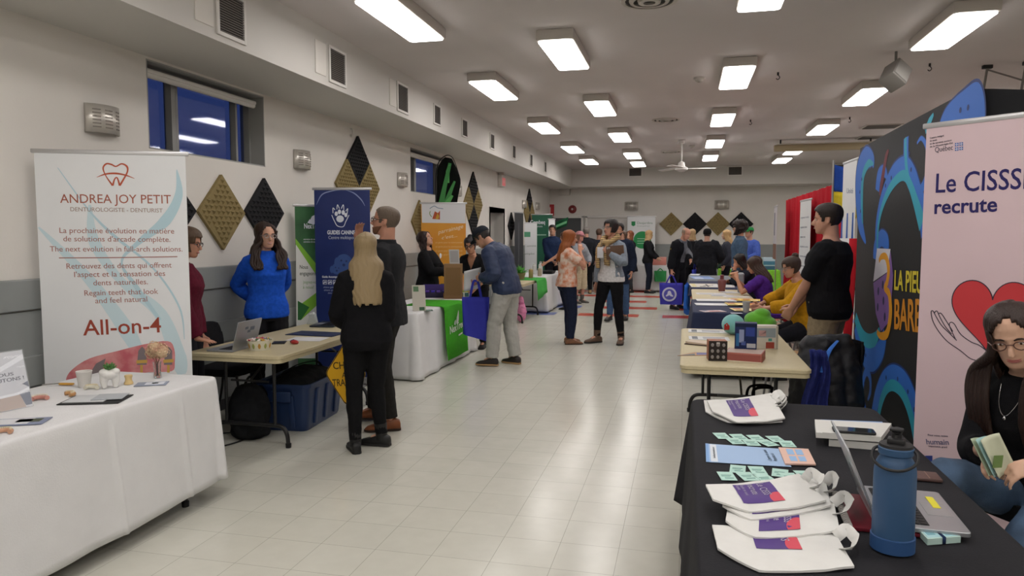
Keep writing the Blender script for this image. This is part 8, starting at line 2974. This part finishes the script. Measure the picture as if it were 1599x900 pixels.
# officer
P19 = person('balding officer in a black jacket with a yellow arm patch bending over the tables', -0.16, 16.1, (0.72, -0.69), 1.80, 'm', '#bd8a74', ('receding', '#8a7664'), top=dict(col='#6a6c74', loose=0.012, hem=-0.04, name='shirt', collar=1), jacket=dict(col='#16171c', loose=0.012, hem=-0.10, gap=0.05, gapw=0.05, name='jacket'), bottom=dict(col='#17181e', loose=0.016), shoes=dict(col=BLK),
             lean=16, hunch=14, bulk=1.12, arms={'R': dict(to=(0.30, 0.12, -0.22), pole=(0.6, -1, 0), curl=1.2), 'L': dict(w=(0.16, 15.42, 0.86), pole=(-0.8, -0.8, 0), curl=0.3)}, head=(-4, -12, 0), lod=2)
S, E_, W_ = P19['arm']['R'][:3]
out_ = (S - P19['CM'] @ V((0, 0, 0))).normalized()
pp_ = S.lerp(E_, 0.35) + V((0.068, 0.03, 0))
b = MB()
b.lathe([(0.001, 0.008), (0.05, 0.006), (0.052, 0.0)], 16, c=pp_, M=V((0.9, 0.45, 0.1)).to_track_quat('Z', 'Y').to_matrix().to_4x4())
b.build('shoulder_patch', ink('#c9b23a'), P19['root'])
b = MB()
b.box(P19['CM'] @ V((0.0, 0.165, -0.30)), (0.07, 0.01, 0.10), bev=0.002)
b.build('badge_card', ink('#c9cbd0'), P19['root'])
b = MB()
b.tube([P19['CM'] @ V(p) for p in ((-0.07, 0.05, 0.08), (-0.04, 0.15, -0.08), (0, 0.165, -0.25), (0.04, 0.15, -0.08), (0.07, 0.05, 0.08))], 0.006, 6)
b.build('lanyard', cloth('#3a3c48'), P19['root'])
g = P19['hand']['R']
bagO = standing_bag('violet-blue bag with a round white emblem held by the officer', (g.x, g.y, g.z - 0.02), R(2), 0.50, 0.46, 0.12, '#3a36a8', 0.17, name='shopping_bag', cat='bag', seed=5)
b = MB()
b.lathe([(0.001, 0.004), (0.15, 0.004), (0.152, 0.0)], 30, c=(-0.04, -0.075, -0.41), M=Matrix.Rotation(PI / 2, 4, 'X'))
b.build('emblem_disc', ink('#c9c9e0'), bagO, smooth=False)
b = MB()
b.prism(circle(0, 0, 0.115, 24), 0, 0.003, Matrix.Translation((-0.04, -0.079, -0.41)) @ Matrix.Rotation(PI / 2, 4, 'X'))
b.build('emblem_centre', ink('#5a58b4'), bagO, smooth=False)
b = MB()
ribbon(b, [(-0.11, -0.45), (-0.06, -0.41), (-0.04, -0.36), (-0.01, -0.42), (0.04, -0.45)], [0.02, 0.05, 0.06, 0.05, 0.02], -0.0835)
b.build('emblem_figure', ink('#d2d2e6'), bagO, smooth=False)
standing_bag('bright blue bag hanging at the aisle end of the farthest right tables', (0.05, 13.55, 0.735), R(80), 0.26, 0.50, 0.09, '#1f62c4', 0.03, name='shopping_bag', cat='bag', seed=7, bottom=0.15)
P20 = person('blond person in a black jacket half hidden behind the officer', 0.16, 18.3, (-0.3, 0.9), 1.74, 'f', '#c9a088', ('bob', '#a08460', '#b89a72', -0.65, 0.37, 0.9), top=dict(col='#17181c', loose=0.025, hem=-0.12, name='jacket'), bottom=dict(col='#191a20', loose=0.012), shoes=dict(col=BLK), lod=2)
P21 = person('person in a black beanie and long dark puffer coat seen from behind', 0.50, 17.6, (0.25, 0.97), 1.74, 'm', '#b98c78', ('short', '#2a2422', {'kind': 'beanie', 'col': '#141416'}), top=dict(col='#1e1f24', loose=0.05, hem=-0.34, name='puffer_coat', wr=0.012), bottom=dict(col='#17181c', loose=0.016), shoes=dict(col=BLK), bulk=1.1, lod=2,
             arms={'R': dict(to=(0.22, 0.24, 0.05), pole=(1, -0.6, -0.2)), 'L': dict(to=(-0.26, 0.05, -0.3), pole=(-1, -0.6, 0))})
g = P21['hand']['L']
standing_bag('blue bag hanging at the side of the beanie-wearer', (g.x - 0.03, g.y - 0.05, g.z + 0.25), R(70), 0.36, 0.50, 0.12, '#3440b0', 0.22, name='shopping_bag', cat='bag', seed=9)
P22 = person('blond long-haired woman facing the beanie-wearer across the hall', 0.98, 18.15, (-0.95, 0.1), 1.72, 'f', '#c9a088', ('long', '#b08a5a', '#c9a878', -1.2, 0.37, 0.9), top=dict(col='#3a3c46', loose=0.02, name='sweater'), bottom=dict(col='#1d1e24', loose=0.01), shoes=dict(col=BLK), lod=2)
P23 = person('seated person in a dark top and hi-vis yellow vest behind the green cloth', 1.20, 19.75, (-0.25, -0.95), 1.72, 'm', '#b08068', ('short', '#1f1a19'), top=dict(col='#23302a', loose=0.014, name='sweater'), bottom=dict(col='#22242c', loose=0.01), shoes=dict(col=BLK), hip=0.52, feet={'R': (0.13, 0.42, 0), 'L': (-0.13, 0.42, 0)},
             arms={'R': dict(to=(0.12, 0.32, 0.28), pole=(1, -0.5, -0.4)), 'L': dict(to=(-0.12, 0.32, 0.28), pole=(-1, -0.5, -0.4))}, lean=6, lod=2)
b = MB()
for sx in (-1, 1):
    b.tube([P23['CM'] @ V((sx * 0.09, -0.12, 0.02)), P23['CM'] @ V((sx * 0.09, 0.0, 0.085)), P23['CM'] @ V((sx * 0.085, 0.14, -0.02)), P23['CM'] @ V((sx * 0.085, 0.15, -0.3))], 0.032, 8, flat=0.4)
b.build('hi_vis_strap', mat('hi-vis yellow', '#c6dc3a', rough=0.7), P23['root'])
folding_chair('dark chair under the seated hi-vis vest wearer', (1.22, 19.85, 0), R(166), '#26272a', '#2a2a2c')
P24 = person('man with curly dark shoulder-length hair in a blue denim shirt', 1.02, 14.55, (-0.98, 0.1), 1.86, 'm', '#b98a72', ('curly', '#241b19'), top=dict(col='#4a6078', loose=0.02, hem=-0.12, collar=1, name='denim_shirt'), bottom=dict(col='#23252e', loose=0.01), shoes=dict(col=BLK), lod=2, head=(0, -4, 0))
P25 = person('person in a green cap and blue shirt by the far wall', 1.42, 17.3, (-0.7, -0.7), 1.78, 'm', '#c09078', ('short', '#3a2c26', {'kind': 'cap', 'col': '#2f8a4a'}), top=dict(col='#4a62b4', loose=0.02, hem=-0.1, name='shirt'), bottom=dict(col='#2a2c36', loose=0.01), shoes=dict(col=BLK), lod=2,
             arms={'R': dict(to=(0.1, 0.24, 0.1), pole=(1, -0.5, -0.3)), 'L': dict(to=(-0.12, 0.24, 0.12), pole=(-1, -0.5, -0.3))})
# seated women on the right
P26 = person('seated black-haired woman in a dark top resting her chin on her hand', 1.10, 13.05, (-0.95, -0.15), 1.68, 'f', '#b98468', ('long', '#17130f', '#241c1a', -1.25, 0.38, 0.9), top=dict(col='#1e222c', loose=0.018, name='sweater'), bottom=dict(col='#1d1f28', loose=0.01), shoes=dict(col=BLK), hip=0.52, feet={'R': (0.11, 0.42, 0), 'L': (-0.11, 0.40, 0)}, lean=12, hunch=8,
             arms={'L': dict(to=(-0.08, 0.30, 0.50), pole=(-0.6, 0.5, -1), hd=(0.2, -0.3, 1), curl=1.0), 'R': dict(to=(0.12, 0.36, 0.28), pole=(1, -0.2, -0.5))}, lod=2)
folding_chair('chair under the seated black-haired woman', (1.19, 13.05, 0), R(82), '#26272a', '#8b8b8b')
P27 = person('seated woman with wavy brown hair in a purple T-shirt, hands clasped above the table', 1.17, 11.0, (-0.93, 0.30), 1.70, 'f', '#c08c70', ('wavy', '#3a2820', '#5a4030', -1.45, 0.38, 0.95), top=dict(col='#4f2a86', loose=0.018, sleeve=0.75, name='t_shirt', hem=-0.06), bottom=dict(col='#23242e', loose=0.01), shoes=dict(col=BLK), hip=0.52, feet={'R': (0.11, 0.42, 0), 'L': (-0.11, 0.40, 0)}, lean=14, hunch=6,
             arms={'L': dict(w=(0.74, 10.98, 0.99), pole=(-0.4, 0.3, -1), hd=(0.3, 0.3, 0.8), curl=1.1), 'R': dict(w=(0.72, 11.06, 0.98), pole=(0.5, 0.2, -1), hd=(-0.3, 0.3, 0.8), curl=1.1)}, lod=1)
folding_chair('chair with a purple coat under the woman in the purple T-shirt', (1.27, 10.93, 0), R(108), '#5a34a0', '#8b8b8b')
P28 = person('woman with a messy bun and glasses in a mustard cardigan reaching to the navy cloth', 1.34, 8.62, (-0.96, -0.28), 1.70, 'f', '#c4927a', ('bun', '#3a2a22', '#7a5a42'), glasses='#8a7f78', top=dict(col='#b8861a', loose=0.026, hem=-0.16, name='cardigan', sleeve=1.7), bottom=dict(col='#1c1d24', loose=0.01), shoes=dict(col=BLK), hip=0.60, feet={'R': (0.11, 0.36, 0), 'L': (-0.11, 0.34, 0)}, lean=14, hunch=8, bulk=1.12,
             arms={'L': dict(w=(0.86, 8.42, 0.80), pole=(-0.6, -1, 0.0), hd=(0.2, 0.9, -0.3), curl=0.5), 'R': dict(w=(0.86, 8.88, 0.80), pole=(0.8, -0.8, 0))}, head=(6, -8, 0), lod=1)
folding_chair('chair under the woman in the mustard cardigan', (1.40, 8.62, 0), R(80), '#26272a', '#8b8b8b')
# man in the black T-shirt
P29 = person('man in a black T-shirt and khaki trousers with his back turned, hands in front', 1.20, 6.62, (-0.86, 0.40), 1.87, 'm', '#c0907a', ('short', '#241a17'), top=dict(col='#16161a', loose=0.022, sleeve=0.85, hem=-0.08, name='t_shirt'), bottom=dict(col='#8f8068', loose=0.02), shoes=dict(col='#3a3230'), bulk=1.16,
             arms={'L': dict(to=(-0.10, 0.26, -0.02), pole=(-1, -0.5, -0.2), curl=0.9), 'R': dict(to=(0.04, 0.28, -0.03), pole=(1, -0.5, -0.2), curl=0.9)}, head=(8, 2, 0), lod=1)
# seated woman in front
P30 = person('seated woman with long dark straight hair and glasses, black sweater and ripped jeans', 1.365, 3.14, (-0.86, -0.50), 1.70, 'f', '#d0a78f', ('long', '#2a1b16', '#3c2820', -1.75, 0.38, 1.0), glasses='#5a3c34',
             top=dict(col='#151518', loose=0.012, sleeve=1.45, hem=-0.08, name='sweater', wr=0.003), bottom=dict(col='#3f5674', loose=0.012, mat=mat('blue denim', '#455a74', rough=0.85, var=0.3, scale=7, bump=0.3, bscale=220)), shoes=dict(col='#d0d0cc'),
             hip=0.60, feet={'R': (-0.02, 0.66, 10, 0.33, (0.25, 0.3, 1)), 'L': (-0.12, 0.34, 8, 0.0, (-0.25, 0.6, 0.6))}, lean=14, hunch=6,
             arms={'R': dict(w=(1.10, 2.92, 0.84), pole=(1, -0.8, -0.2), hd=(-0.45, 0.75, -0.45), pn=(-0.6, -0.2, -0.6), curl=0.6), 'L': dict(w=(1.19, 2.77, 0.84), pole=(-1, -0.8, -0.2), hd=(0.5, 0.7, -0.4), pn=(0.4, -0.2, -0.8), curl=0.6)}, head=(28, 2, 0), locks=((1, 0.36), (-1, 0.20)), lod=0)
t = folding_chair('black chair with a dark steel frame under the seated woman in front', (1.41, 3.17, 0), R(120), '#1a1a1c', '#1b1b1d')
t.scale = (1, 1, 1.18)
g = (P30['hand']['R'] + P30['hand']['L']) / 2
t = thing('leaflet_stack', 'handful of folded green and mint leaflets held by the seated woman in front', 'leaflet', (g.x - 0.02, g.y - 0.01, g.z + 0.03), R(20))
for k, c_ in enumerate(('#a8b49a', '#9fc4c4', '#c4c8b0')):
    b = MB()
    b.grid(lambda u, v: V(((u - 0.5) * 0.07 + 0.010 * k - 0.06 * v, -0.012 * k + 0.02 * (v - 0.5) + 0.012 * math.sin(u * 3), (v - 0.45) * 0.13 + 0.012 * k * u)), 8, 8)
    b.build('leaflet', ink(c_), t, solid=0.0015)
b = MB()
b.box((-0.02, -0.03, 0.0), (0.035, 0.0015, 0.045), rot=Matrix.Rotation(0.1, 3, 'X'))
b.build('leaflet_print', ink('#6f8a52'), t, smooth=False)
b = MB()
b.tube([P30['CM'] @ V(p) for p in catmull([(-0.06, 0.03, 0.07), (-0.035, 0.115, -0.02), (0, 0.142, -0.06), (0.035, 0.115, -0.02), (0.06, 0.03, 0.07)], 5)], 0.0012, 5)
b.ell(P30['CM'] @ V((0, 0.146, -0.068)), (0.006, 0.004, 0.008), nu=8, nv=6)
b.build('necklace', mat('silver', '#c9c9c9', rough=0.2, metal=1), P30['root'])
